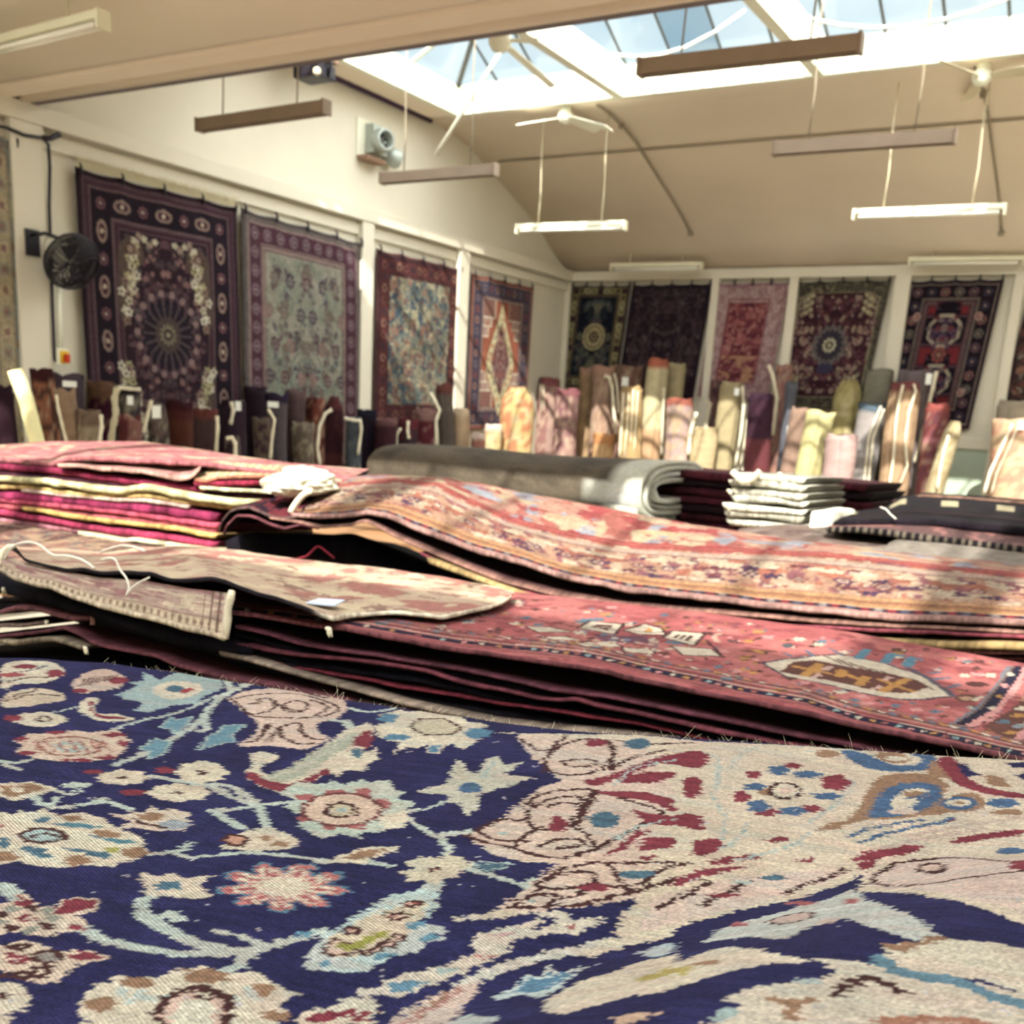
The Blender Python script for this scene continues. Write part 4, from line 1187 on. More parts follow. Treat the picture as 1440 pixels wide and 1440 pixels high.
def sheet(name, rows, thick, topcol, edgecol, nu=160, nv=14, parent=None, m=None, wob=.003, seed=0, under=None, gain=None, **k):
    """a rug lying in a pile: rows of points from its near (folded) edge to its far side"""
    R_ = [resample(r, nu) for r in rows]
    R_ = np.stack(R_)                       # rows x nu x 3
    t = np.linspace(0, len(rows) - 1, nv)
    if len(rows) == 2:
        G = R_[0][None] * (1 - t)[:, None, None] + R_[1][None] * t[:, None, None]
    else:
        G = np.empty((nv, nu, 3))
        for i, tt in enumerate(t):
            a = min(int(tt), len(rows) - 2); f = tt - a
            p0 = R_[max(a - 1, 0)]; p1 = R_[a]; p2 = R_[a + 1]; p3 = R_[min(a + 2, len(rows) - 1)]
            G[i] = .5 * (2 * p1 + (p2 - p0) * f + (2 * p0 - 5 * p1 + 4 * p2 - p3) * f * f + (3 * p1 - p0 - 3 * p2 + p3) * f ** 3)
    U, V = np.meshgrid(np.linspace(0, 1, nu), np.linspace(0, 1, nv))
    L = np.linalg.norm(rows[0][-1] - rows[0][0])
    wv = (fbm(U * L / .09 + seed, V * 5, seed) - .5) * wob * 2
    G[..., 2] += wv * (1 + 0 * V)
    endf = np.clip(np.minimum(U[0], 1 - U[0]) * L / (thick * .8), 0, 1) ** .5       # pinched ends
    th = thick * endf * (1 + .25 * (vnoise(U[0] * L / .07, U[0] * 0 + seed, seed + 2) - .5))
    near = G[0]; dirv = G[0] - G[1]; dirv[:, 2] = 0; dirv /= np.linalg.norm(dirv, axis=1)[:, None] + 1e-9
    jit = (fbm(U[0] * L / .05, U[0] * 0 + 3.3, seed + 9) - .5) * .008
    loops = []
    for a in (0.0, .8, 1.57, 2.34, 3.14):
        loops.append(near + dirv * (np.sin(a) * th / 2 + jit * np.sin(a))[:, None] + np.array([0, 0, 1.0]) * ((np.cos(a) - 1) * th / 2)[:, None])
    bot = [G[0] - dirv * .006 - np.array([0, 0, 1.0]) * th[:, None]] + [G[i] - np.array([0, 0, 1.0]) * th[:, None] for i in (1, nv // 2, nv - 1)]
    allr = np.stack(list(reversed(bot)) + list(reversed(loops)) + [G[i] for i in range(1, nv)])
    top = topcol(G[..., 0], G[..., 1], U, V) if callable(topcol) else np.broadcast_to(np.array(topcol), (nv, nu, 3)) * (1 + .3 * (fbm(G[..., 0] / .03, G[..., 1] / .03, seed + 4)[..., None] - .5))
    e = np.asarray(edgecol(U[0]) if callable(edgecol) else np.broadcast_to(np.array(edgecol), (nu, 3)))
    e = e * (1 + .35 * (vnoise(U[0] * L / .006, U[0] * 0, seed + 7)[:, None] - .5) + .3 * (vnoise(U[0] * L / .05, U[0] * 0, seed + 8)[:, None] - .5))
    ub = np.asarray(under if under is not None else np.array(edgecol(U[0]).mean(0) if callable(edgecol) else edgecol) * .5)
    img = np.concatenate([np.broadcast_to(ub, (4, nu, 3)), np.broadcast_to(e, (5, nu, 3)), top[1:]])
    return grid_mesh(name, allr[..., 0], allr[..., 1], allr[..., 2], tone(img, gain or PGN, PSN), m or WOOL, parent, **k)

def pxm(p):      # metres per picture pixel at a point
    return depth(p) / FPX

PG = {'s2': 'rugs in the second pile', 's3': 'rugs in the third pile', 'red': 'rugs in the red striped pile', 'blk': 'rugs in the dark pile at the right'}
def layer(pts, Y, th, edge, top, label, group, dep=.55, fall=.03, Yf=None, seed=0, nu=160, cat='rug', far=None, **k):
    near = rowp(pts, 1, Y)
    t = th * pxm(near[len(near) // 2])
    if far is None: fr = [p + np.array([0, dep, -fall]) for p in near]
    else: fr = rowp(far, 1, Yf)
    o = sheet('folded_rug', [near, fr], t, top, edge, nu=nu, seed=seed, label=label, cat=cat, group=PG[group], gain=.62 if group == 'red' else None, **k)
    return o

# ---------------------------------------------------------------- pile 2: pink geometric rug on dark rugs
ZP = -.397
c2 = Cv(-2.2, .35, 1.40, 2.3, .0042, C(190, 92, 94), lambda x, y: tuple(P(x, y, 2, ZP)[:2]))
c2.blend(C(204, 112, 108), .12, 5, .5, .1); c2.blend(C(166, 76, 80), .05, 6, .6, .06)
D = lambda *p: [(640 + x / 3.6, 820 + y / 3.6) for x, y in p]
E_ = lambda *p: [(1040 + x / 3.6, 860 + y / 3.6) for x, y in p]
cr = C(222, 204, 178); dk = C(74, 36, 40); bl = C(92, 124, 146); og = C(206, 142, 52); nv_ = C(34, 30, 60); br = C(104, 58, 54); pk = C(226, 150, 146)
rr = random.Random(4)
# scattered little motifs over the field
for k in range(430):
    x = rr.uniform(300, 1400); y0 = 832 + (x - 720) * .135; y1 = 915 + (x - 720) * .18
    y = rr.uniform(y0, y1); s = rr.uniform(2, 6)
    c = (cr, bl, br, og, pk, C(150, 70, 78))[k % 6]
    c2.star(x, y, s * 1.8, s * .6, 4, .5, c, rr.uniform(0, 1))
    if k % 3 == 0: c2.line([(x - s, y - s * .3), (x + s, y), (x + s * 2, y - s * .5)], .005, (dk, bl, br)[k % 9 // 3])
# left: busy serrated lozenge
for q in (D((350, 225), (480, 230), (600, 265), (420, 262)), D((1090, 338), (1300, 352), (1352, 392), (1150, 392)), D((600, 330), (800, 318), (850, 352), (650, 362)), D((840, 352), (1020, 360), (1000, 388), (850, 380)), D((420, 290), (560, 290), (640, 315), (500, 318))):
    c2.poly(q, cr); c2.line(q + [q[0]], .005, dk)
c2.poly(D((690, 285), (950, 285), (1010, 330), (760, 325)), C(120, 74, 96))
for x in (790, 865): c2.ell(*D((x, 308))[0], 7, 2.6, C(120, 132, 156))
for q in (D((630, 240), (690, 198), (845, 212), (800, 275)), D((860, 250), (960, 213), (1040, 238), (1055, 272), (930, 275)), D((1060, 290), (1110, 253), (1255, 265), (1200, 332))):
    c2.line(q + [q[0]], .014, dk); c2.poly(q, cr)
c2.poly(D((690, 235), (720, 215), (800, 220), (770, 255)), br); c2.line(D((720, 238), (770, 232)), .006, cr)
c2.poly(D((1100, 290), (1120, 272), (1210, 280), (1180, 308)), dk); c2.line(D((1120, 300), (1150, 272)), .005, cr); c2.line(D((1150, 304), (1180, 276)), .005, cr)
c2.poly(D((950, 255), (985, 230), (1005, 250), (980, 262)), og)
for k in range(60):
    x = rr.uniform(400, 1100); y = rr.uniform(290, 400)
    c2.ell(*D((x, y + (x - 700) * .06))[0], rr.uniform(2, 6), 1.4, (cr, pk, C(150, 80, 76), C(214, 186, 150))[k % 4])
c2.line(D((1150, 250), (1000, 262), (620, 235), (350, 170)), .005, dk); c2.line(D((1270, 300), (1360, 400)), .006, dk)
c2.line(D((1340, 265), (1310, 280), (1325, 310)), .012, C(206, 160, 140))
# right: the long medallion
med = E_((110, 280), (200, 262), (280, 255), (380, 238), (500, 228), (620, 243), (740, 268), (900, 318), (1010, 372), (1085, 430), (940, 452), (800, 455), (600, 425), (400, 385), (230, 350))
c2.poly(med, cr); c2.line(med + [med[0]], .007, C(84, 70, 90))
c2.poly(E_((200, 325), (270, 275), (380, 262), (560, 295), (780, 325), (900, 352), (960, 385), (860, 425), (700, 415), (500, 375), (350, 355)), C(112, 62, 54))
for k in range(9):
    x = 430 + k * 58; y = 238 + k * 15
    c2.line(E_((x, y), (x + 90, y + 40)), .006, br)
for a in (((290, 300), (440, 330)), ((325, 345), (400, 285)), ((500, 320), (630, 365)), ((600, 385), (640, 345)), ((715, 355), (870, 412)), ((725, 412), (850, 348)), ((500, 345), (520, 315)), ((380, 330), (400, 290))):
    c2.line(E_(*a), .016, og)
for x, y in ((440, 305), (385, 348), (745, 348), (690, 398)): c2.poly(E_((x - 30, y + 8), (x + 10, y - 14), (x + 34, y - 6), (x - 5, y + 14)), C(224, 176, 164))
for a in (((600, 245), (645, 195)), ((735, 262), (770, 215), (810, 222)), ((845, 278), (872, 232), (912, 240))): c2.line(E_(*a), .018, C(86, 140, 166))
for a in (((450, 195), (520, 232)), ((340, 210), (370, 240)), ((980, 345), (1060, 330)), ((960, 310), (1010, 305)), ((1060, 385), (1110, 365)), ((220, 225), (270, 245))): c2.line(E_(*a), .009, C(96, 108, 132))
c2.line(E_((860, 290), (960, 340), (1085, 430)), .013, C(92, 84, 100))
c2.ell(*E_((1200, 360))[0], 17, 4.2, C(92, 44, 46)); c2.ell(*E_((1150, 440))[0], 18, 6.5, C(122, 72, 60)); c2.ell(*E_((1150, 440))[0], 10, 3, C(196, 150, 120))
c2.ell(*E_((240, 185))[0], 8, 3, C(88, 92, 100)); c2.line(E_((30, 215), (160, 215)), .02, C(124, 70, 58)); c2.line(E_((80, 210), (110, 225)), .014, og)
for x, y in ((1270, 310), (1140, 315), (300, 150), (400, 175)): c2.star(*E_((x, y))[0], 10, 3.4, 6, .5, cr)
c2.line(E_((1190, 450), (1225, 425)), .008, cr)
c2.poly(E_((930, 225), (1010, 260), (1120, 290), (1040, 260)), C(160, 62, 74))
# right-hand border running away from the camera
for off, w, c in ((-50, .010, C(96, 60, 66)), (-30, .022, C(126, 128, 140)), (-8, .022, C(122, 92, 84)), (14, .026, nv_), (40, .012, pk)):
    c2.line(E_((1420 + off, 262), (1350 + off, 375), (1270 + off, 490), (1130 + off, 588)), w, c)
c2.poly(E_((1475, 345), (1390, 480), (1235, 585), (1380, 668), (1560, 700), (1600, 300)), C(112, 66, 58))
for x, y, c in ((1420, 480, cr), (1400, 520, og), (1330, 555, bl), (1440, 430, C(200, 140, 110)), (1400, 575, C(140, 150, 160)), (1450, 560, cr), (1360, 610, og)):
    c2.poly(E_((x - 30, y + 8), (x + 5, y - 12), (x + 60, y - 6), (x + 20, y + 12)), c)
for k in range(5): c2.star(*E_((1375 - k * 32, 300 + k * 62))[0], 7, 3.4, 6, .5, (cr, pk, og)[k % 3])
c2.line(E_((1500, 560), (1440, 610), (1385, 672), (1240, 640)), .012, pk)
# near border in the rug's own direction
NE = [(200, 842), (330, 862), (480, 885), (640, 914), (751, 929), (818, 939), (890, 954), (973, 971), (1040, 985), (1132, 1002), (1207, 1022), (1290, 1038), (1359, 1052), (1426, 1067), (1560, 1090)]
NEp = [(x, y) for x, y in NE]
def along(off, w, c): c2.line([(x, y - off) for x, y in NEp], w, c)
for off, w, c in ((27, .006, C(160, 110, 100)), (22, .016, C(126, 76, 74)), (19, .004, C(196, 160, 140)), (15, .006, br), (12, .004, cr), (7, .030, nv_), (0, .016, C(168, 86, 88))): along(off, w, c)
for k in range(64):
    t = k / 63 * (len(NEp) - 1); a = int(min(t, len(NEp) - 2)); f = t - a
    x = NEp[a][0] + (NEp[a + 1][0] - NEp[a][0]) * f; y = NEp[a][1] + (NEp[a + 1][1] - NEp[a][1]) * f - 7
    c2.star(x, y, 5.2, 2.2, 6, .5, (cr, og, C(172, 92, 82), C(150, 180, 180), pk)[k % 5])
    c2.line([(x + 9, y - 15), (x + 15, y - 13)], .008, (og, cr, bl)[k % 3])
c2.mottle(.1, .05, 8, .06)
def samp(cv):
    def f(X, Y, U, V):
        j = np.clip(((X - cv.x0) / cv.res).round().astype(int), 0, cv.img.shape[1] - 1)
        i = np.clip(((Y - cv.y0) / cv.res).round().astype(int), 0, cv.img.shape[0] - 1)
        return cv.img[i, j]
    return f
near = [p + [0, 0, .004] for p in rowp(NE, 1, 1.5)]
far = rowp([(200, 768), (330, 780), (500, 800), (720, 832), (850, 845), (1000, 862), (1200, 890), (1440, 932), (1560, 955)], 1, 2.25)
sheet('folded_rug', [near, far], .008, samp(c2), C(136, 72, 80), nu=620, nv=170, wob=.002, seed=1, m=WOOL,
      label='pink red rug with long hooked medallions, on top of the second pile', cat='rug', group=PG['s2'])

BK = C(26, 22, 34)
S2 = [
 ([(330, 878), (388, 893), (429, 905), (471, 912), (560, 926), (640, 939), (779, 966), (868, 980), (1040, 1016), (1132, 1037), (1207, 1048), (1300, 1066), (1440, 1084)], 1.50, 5, C(124, 62, 78), C(60, 34, 44), 'thin dusty pink edged rug directly under the pink medallion rug'),
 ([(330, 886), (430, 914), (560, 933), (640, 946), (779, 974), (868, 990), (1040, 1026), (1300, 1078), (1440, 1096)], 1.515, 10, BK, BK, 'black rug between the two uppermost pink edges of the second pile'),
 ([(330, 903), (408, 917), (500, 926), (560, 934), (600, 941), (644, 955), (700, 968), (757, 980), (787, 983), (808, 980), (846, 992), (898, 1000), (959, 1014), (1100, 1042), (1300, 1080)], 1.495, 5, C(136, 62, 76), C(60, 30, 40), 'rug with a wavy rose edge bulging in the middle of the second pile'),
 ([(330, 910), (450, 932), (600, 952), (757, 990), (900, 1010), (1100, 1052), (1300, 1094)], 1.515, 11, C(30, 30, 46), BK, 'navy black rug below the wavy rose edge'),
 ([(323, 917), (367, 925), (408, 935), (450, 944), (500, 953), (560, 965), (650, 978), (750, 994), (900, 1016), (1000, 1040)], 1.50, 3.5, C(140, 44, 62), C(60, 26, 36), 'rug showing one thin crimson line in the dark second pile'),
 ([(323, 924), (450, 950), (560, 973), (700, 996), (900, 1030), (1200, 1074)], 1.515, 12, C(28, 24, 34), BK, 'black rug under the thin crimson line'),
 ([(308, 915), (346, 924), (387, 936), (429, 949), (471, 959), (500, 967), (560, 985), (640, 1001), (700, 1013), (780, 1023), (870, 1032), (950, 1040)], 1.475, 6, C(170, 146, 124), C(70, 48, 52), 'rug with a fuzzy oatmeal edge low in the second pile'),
 ([(-60, 808), (0, 812), (40, 824), (120, 848), (220, 876), (320, 899), (360, 908)], 1.50, 22, BK, BK, 'black filler layer in the dark gap right under the beige folded flap'),  # this and the next black layer fill the dark gap under the flap
 ([(-60, 846), (40, 848), (130, 866), (240, 895), (340, 918), (420, 935)], 1.505, 12, C(34, 24, 34), BK, 'second black filler layer in the dark gap under the beige flap, at the left'),
 ([(-60, 862), (0, 858), (25, 850), (50, 852), (80, 860), (105, 866), (126, 867)], 1.47, 7, C(156, 92, 100), C(112, 50, 60), 'mauve rug corner with a red and grey tuft, left side of the second pile'),
 ([(-60, 879), (0, 878), (30, 877), (64, 873)], 1.465, 6, C(150, 118, 106), C(100, 62, 64), 'short pinkish rug corner ending in a white tuft, left'),
 ([(-60, 896), (0, 893), (50, 888), (75, 884), (90, 881), (110, 889), (130, 901), (170, 911), (220, 921), (245, 932), (300, 946), (400, 968), (500, 990)], 1.455, 5, C(136, 72, 84), C(104, 52, 62), 'plum rug with a broad sloping face across the left of the second pile'),
 ([(-60, 903), (0, 900), (20, 902), (50, 897), (75, 896), (100, 902), (119, 909)], 1.435, 7, C(156, 136, 108), C(90, 72, 64), 'oatmeal fringed rug corner, lowest of the three corners at the left'),
 ([(230, 944), (300, 953), (400, 973), (500, 990), (640, 1014), (760, 1034)], 1.45, 12, C(96, 62, 64), C(84, 54, 56), 'brown plum rug just behind the navy floral rug'),
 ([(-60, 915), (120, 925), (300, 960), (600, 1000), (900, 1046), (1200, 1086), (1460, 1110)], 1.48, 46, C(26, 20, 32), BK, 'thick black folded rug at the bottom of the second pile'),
]
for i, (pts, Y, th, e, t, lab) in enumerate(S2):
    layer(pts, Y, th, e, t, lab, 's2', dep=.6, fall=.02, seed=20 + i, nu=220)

def tuft(x, y, Y, r, c, label):
    p = P(x, y, 1, Y); s = pxm(p) * r; m = MB(); q = random.Random(int(x))
    for k in range(16):
        d = np.array([q.uniform(.1, .9), q.uniform(-.9, -.1), q.uniform(-.9, .35)]) * s * 1.1
        m.tube([p + [-s * .6, 0, 0], p + d * .5, p + d + [0, 0, -s * .3]], [s * .28, s * .22, s * .06], 5)
    return tag(m.build('corner_tuft', c), label, 'tassel')
tuft(66, 874, 1.46, 5, BINDC, 'small white tuft at the end of the short pinkish corner, left')
tuft(121, 911, 1.43, 7, BINDC, 'white tuft on the oatmeal corner just above the navy rug')
tuft(131, 870, 1.465, 7, mat('grey_red_tuft', C(150, 112, 104), .95), 'grey-red tuft at the end of the mauve corner')
tuft(463, 884, 1.47, 9, BINDC, 'big cream tuft where the beige flap meets the pink medallion rug')
tuft(6, 828, 1.47, 6, BINDC, 'small white tuft at the far left edge below the beige flap')

# beige folded rug lying across the second pile
ft = Cv(-2.6, 0, 1.3, 2.4, .008, C(196, 166, 138))
ft.blend(C(176, 112, 100), .11, 71, .5, .08); ft.blend(C(206, 182, 146), .06, 72, .52, .06); ft.blend(C(150, 112, 96), .03, 73, .66, .05)
nearl = [(22, 769), (35, 786), (60, 793), (95, 800), (115, 797), (140, 803), (170, 803), (215, 803), (240, 812), (270, 813), (300, 809), (320, 815), (360, 832), (400, 842), (440, 856), (468, 867)]
nearr = [(490, 864), (530, 860), (560, 858), (600, 863), (620, 866), (660, 857), (690, 850), (708, 844), (720, 836)]
nr = rowp(nearl, 1, 1.47) + [P(x, y, 2, -.376) for x, y in nearr]
fr = rowp([(10, 769), (80, 772), (150, 777), (200, 770), (270, 767), (340, 773), (420, 787), (500, 795), (600, 808), (700, 827), (724, 833)], 1, 2.1)
def ecol(U):
    a = np.array(C(40, 32, 40)); b = np.array(C(226, 210, 182)); t = np.clip((U - .56) / .02, 0, 1)[:, None]  # left edge takes on the black of the gap below it
    return a * (1 - t) + b * t
sheet('folded_rug', [nr, fr], .0085, samp(ft), ecol, gain=.66, nu=330, nv=60, seed=5, under=C(34, 28, 36), wob=.004,
      label='beige and rose rug folded back-side up across the left of the second pile', cat='rug', group=PG['s2'])
fl = Cv(0, 1, 0, 1, .004, C(176, 144, 128))
fl.blend(C(160, 112, 108), .12, 81, .52, .08); fl.blend(C(200, 176, 146), .07, 82, .58, .06)
fl.rect(0, 1, .0, .30, C(184, 158, 128))
for k in range(70): fl.ell(.02 + k * .0142, .16, .005, .10, (C(136, 108, 86), C(206, 184, 152))[k % 2])
fl.line([(0, .32), (1, .32)], .012, C(112, 84, 70)); fl.line([(0, .36), (1, .36)], .010, C(206, 186, 156)); fl.line([(0, .03), (1, .03)], .03, C(206, 186, 156))
for x in (.90, .93, .96): fl.line([(x, 0), (x, 1)], .008, C(120, 92, 76))
fl.line([(.985, 0), (.985, 1)], .02, C(208, 184, 156)); fl.mottle(.1, .05, 3, .08)
def flc(X, Y, U, V):
    return fl.img[np.clip((V * (fl.img.shape[0] - 1)).astype(int), 0, None), np.clip((U * (fl.img.shape[1] - 1)).astype(int), 0, None)]
up = rowp([(1, 779), (22, 787), (60, 798), (100, 805), (140, 812), (200, 816), (250, 825), (300, 831), (326, 834)], 1, 1.475)
lo = rowp([(-6, 795), (20, 811), (50, 820), (70, 822), (100, 836), (140, 849), (180, 859), (220, 869), (260, 881), (300, 889), (319, 896)], 1, 1.425)
root = sheet('folded_rug', [lo, up], .009, flc, C(204, 180, 148), gain=.64, nu=300, nv=60, seed=6, under=C(40, 32, 38), wob=.002,
      label='beige bordered rug flap hanging over the front of the second pile', cat='rug', group=PG['s2'])
m = MB(); q = rowp([(326, 831), (324, 842), (321, 856), (320, 872), (319, 885), (318, 898)], 1, 1.43)
m.tube(q, [.006, .0075, .0065, .008, .0065, .005], 7); m.build('selvedge', BINDC, root)
m = MB(); q = [P(22, 767, 1, 1.47), P(12, 770, 1, 1.47), P(4, 777, 1, 1.465), P(-3, 788, 1, 1.45), P(-5, 796, 1, 1.43)]
m.tube(q, [.004, .007, .009, .009, .006], 8); m.build('fold_edge', BINDC, root)

def string(pts, Y, r, label, m_=None):
    q = rowp(pts, 1, Y); q = list(resample(q, 40))
    tag(MB().tube(q, r * .72 * pxm(q[0]) / 2, 7).build('string', m_ or STRINGM), label, 'string')
string([(6, 786), (12, 774), (22, 765), (40, 762), (55, 765), (65, 774), (76, 782), (90, 781), (104, 783), (118, 788), (133, 799)], 1.44, 4, 'white string looping over the fold at the far left')
string([(143, 787), (155, 784), (163, 787), (168, 800), (178, 813), (182, 826), (178, 837)], 1.41, 4, 'white string hanging down over the beige flap')
string([(178, 837), (186, 826), (198, 818), (210, 812)], 1.405, 4, 'short white string end crossing the hanging one')
string([(141, 777), (155, 771), (172, 767), (188, 769), (204, 775)], 1.62, 5, 'cream string arched on top of the beige rug')
q = [P(430, 852, 2, -.365), P(448, 846, 2, -.365), P(485, 848, 2, -.365), P(470, 856, 2, -.365)]
m = MB(); m.add([p + [0, 0, .004] for p in q] + [p + [0, 0, .0065] for p in q], [(3, 2, 1, 0), (4, 5, 6, 7), (0, 1, 5, 4), (1, 2, 6, 5), (2, 3, 7, 6), (3, 0, 4, 7)])
tag(m.build('price_label', TAGB), 'pale blue paper label lying on the beige rug', 'label')

# mottled rug behind, between pile 2 and the red pile
mt = Cv(-5, -1, 2, 3.2, .012, C(168, 118, 104)); mt.blend(C(196, 160, 128), .05, 91, .5, .06); mt.blend(C(112, 76, 80), .04, 92, .58, .05); mt.blend(C(140, 130, 120), .03, 93, .64, .04)
sheet('folded_rug', [rowp([(-60, 800), (60, 802), (200, 798), (340, 800)], 1, 2.35), rowp([(-60, 722), (0, 731), (60, 741), (120, 751), (200, 764), (340, 779)], 1, 2.98)], .02, samp(mt), C(160, 110, 96), nu=120, nv=50, seed=7,
      label='mottled pink-brown rug lying flat between the beige rug and the red striped pile', cat='rug', group=PG['red'])

# ---------------------------------------------------------------- pile 3: arched rug with the orange border
TN = [(408, 722), (440, 724), (480, 723), (500, 720), (517, 718), (547, 724), (580, 738), (613, 751), (680, 774), (747, 793), (800, 811), (889, 827), (1000, 840), (1111, 853), (1244, 864), (1440, 873), (1560, 882)]
TM = [(424, 704), (470, 682), (553, 675), (613, 679), (647, 697), (713, 727), (780, 747), (860, 762), (978, 771), (1155, 778), (1289, 793), (1440, 809), (1560, 820)]
TF = [(440, 689), (470, 673), (520, 667), (640, 672), (700, 685), (800, 705), (960, 735), (1100, 757), (1300, 780), (1440, 795), (1560, 806)]
tb = Cv(0, 2.9, 0, .8, .0065, C(204, 112, 100))
OR = C(206, 142, 86)
tb.rect(0, 2.9, 0, .02, C(206, 152, 140)); tb.rect(0, 2.9, .02, .055, C(52, 40, 70))
for k in range(74): tb.rosette(.02 + k * .04, .038, .016, [(C(160, 44, 66), C(160, 150, 150), C(166, 48, 66), C(96, 100, 130))[k % 4]], 6)
tb.rect(0, 2.9, .055, .066, C(226, 170, 120)); tb.rect(0, 2.9, .066, .13, OR); tb.rect(0, 2.9, .085, .095, C(150, 96, 96)); tb.rect(0, 2.9, .112, .117, C(226, 180, 130))
tb.rect(0, 2.9, .13, .30, C(206, 154, 124))
m_ = (tb.Y > .13) & (tb.Y < .37)
tb.blend(C(222, 190, 158), .05, 101, .52, .06, m_); tb.blend(C(166, 100, 108), .035, 102, .6, .05, m_); tb.blend(C(196, 116, 90), .06, 103, .6, .05, m_)
qq = random.Random(12)
for k in range(120):
    x = qq.uniform(.02, 2.88); y = .14 + .15 * qq.random(); r_ = qq.uniform(.010, .026)
    tb.star(x, y, r_ * 1.6, r_ * .7, qq.choice((4, 5, 6)), .5, (C(104, 66, 96), C(226, 202, 172), C(128, 66, 80), C(196, 110, 84), C(90, 62, 96))[k % 5], qq.uniform(0, 1))
for k in range(22):
    x = .05 + k * .133 + qq.uniform(-.02, .02)
    tb.rosette(x, .205 + qq.uniform(-.015, .015), qq.uniform(.026, .040), [(C(112, 72, 98), C(150, 84, 84))[k % 2], C(214, 176, 156), C(120, 66, 84)], 6, .6)
    tb.ell(x + .06, .262, .04, .012, C(224, 200, 168))
tb.rect(0, 2.9, .30, .312, C(150, 110, 112)); tb.rect(0, 2.9, .312, .345, C(214, 178, 156))
tb.rect(0, 2.9, .365, .42, C(192, 76, 76)); tb.rect(0, 2.9, .385, .39, C(222, 140, 120))
m2_ = tb.Y > .42
tb.blend(C(222, 160, 138), .10, 105, .45, .08, m2_); tb.blend(C(222, 196, 156), .09, 106, .56, .05, m2_); tb.blend(C(178, 176, 190), .12, 107, .62, .04, m2_); tb.blend(C(196, 84, 84), .07, 108, .62, .05, m2_)
for k in range(7): tb.ell(.5 + k * .36, .55, .09, .035, (C(226, 200, 150), C(176, 182, 196), C(226, 190, 150))[k % 3])
tb.mottle(.12, .05, 9, .1)
def tbc(X, Y, U, V):
    # the near half of the rows is the border, measured along the rug
    return tb.img[np.clip((V * (tb.img.shape[0] - 1)).astype(int), 0, None), np.clip((U * (tb.img.shape[1] - 1)).astype(int), 0, None)]
T3 = sheet('folded_rug', [rowp(TN, 1, 2.7), rowp(TM, 1, 3.03), rowp(TF, 1, 3.32)], .014, tbc, C(206, 152, 142), gain=.36, nu=460, nv=110, seed=11, under=C(34, 24, 32), wob=.004,
      label='arched rug with orange borders and rose field, on top of the third pile', cat='rug', group=PG['s3'])
m = MB().tube(list(resample(rowp([(438, 690), (426, 696), (416, 708), (409, 720)], 1, 2.72), 14)), .011, 8); m.build('selvedge', BINDC, T3)
sheet('folded_rug', [rowp([(378, 727), (415, 731), (447, 740), (490, 737), (513, 729), (530, 738), (553, 752), (613, 779), (670, 802), (713, 819), (780, 835), (860, 850), (1000, 860), (1150, 872), (1440, 888), (1560, 894)], 1, 2.69),
      rowp([(440, 712), (520, 700), (640, 715), (800, 760), (1100, 800), (1440, 830), (1560, 840)], 1, 3.25)], .007, C(74, 40, 48), C(176, 124, 108), nu=300, nv=12, seed=12, under=BK,
      label='thin rug with a peach edge that follows the arch of the third pile', cat='rug', group=PG['s3'])
def low(pts): return [(x, y) for x, y in pts]
S3 = [
 ([(590, 776), (640, 797), (700, 820), (780, 842), (860, 856), (1000, 870), (1150, 880), (1440, 893), (1560, 898)], 2.69, 5, C(166, 74, 90), C(70, 34, 44), 'rug with a beaded rose edge in the third pile, above the golden edge'),
 ([(600, 783), (640, 798), (700, 821), (760, 841), (800, 846), (850, 852), (911, 866), (960, 866), (1040, 882), (1100, 886), (1178, 896), (1333, 902), (1440, 904), (1560, 908)], 2.67, 9, C(206, 168, 100), C(150, 120, 80), 'rug with a thick golden edge in the third pile'),
 ([(900, 884), (1000, 894), (1111, 902), (1200, 908), (1333, 913), (1440, 915), (1560, 918)], 2.69, 5, C(206, 132, 128), C(90, 44, 52), 'rug with a salmon beaded edge under the golden edge'),
 ([(900, 892), (1050, 906), (1200, 917), (1440, 924), (1560, 928)], 2.70, 6, C(116, 60, 62), C(60, 30, 38), 'rug with a dark beaded edge near the bottom of the third pile'),
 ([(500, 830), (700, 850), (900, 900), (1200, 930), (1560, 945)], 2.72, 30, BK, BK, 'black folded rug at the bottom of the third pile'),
]
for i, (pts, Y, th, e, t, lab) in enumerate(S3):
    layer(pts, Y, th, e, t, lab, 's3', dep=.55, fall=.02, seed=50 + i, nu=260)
sheet('folded_rug', [rowp([(307, 745), (313, 729), (324, 717), (336, 713), (350, 711), (365, 718), (385, 727), (405, 728), (424, 723)], 1, 2.70),
      rowp([(330, 722), (345, 708), (370, 701), (400, 697), (440, 693)], 1, 3.0)], .009, lambda X, Y, U, V: np.where((fbm(U * 14, V * 4, 6) > .5)[..., None], np.array(C(130, 44, 58)), np.array(C(54, 32, 50))), C(128, 96, 92), nu=120, nv=20, seed=13, under=BK,
      label='maroon rug curling up at the left end of the third pile', cat='rug', group=PG['s3'])
sheet('folded_rug', [rowp([(313, 752), (319, 737), (333, 724), (350, 724), (362, 727), (377, 735), (400, 742), (424, 735), (450, 742)], 1, 2.69),
      rowp([(330, 735), (345, 722), (370, 722), (400, 728), (450, 730)], 1, 3.0)], .008, C(70, 26, 38), C(140, 74, 84), nu=120, nv=8, seed=14, under=BK,
      label='thin rug under the curled maroon one, rimming the dark hollow', cat='rug', group=PG['s3'])
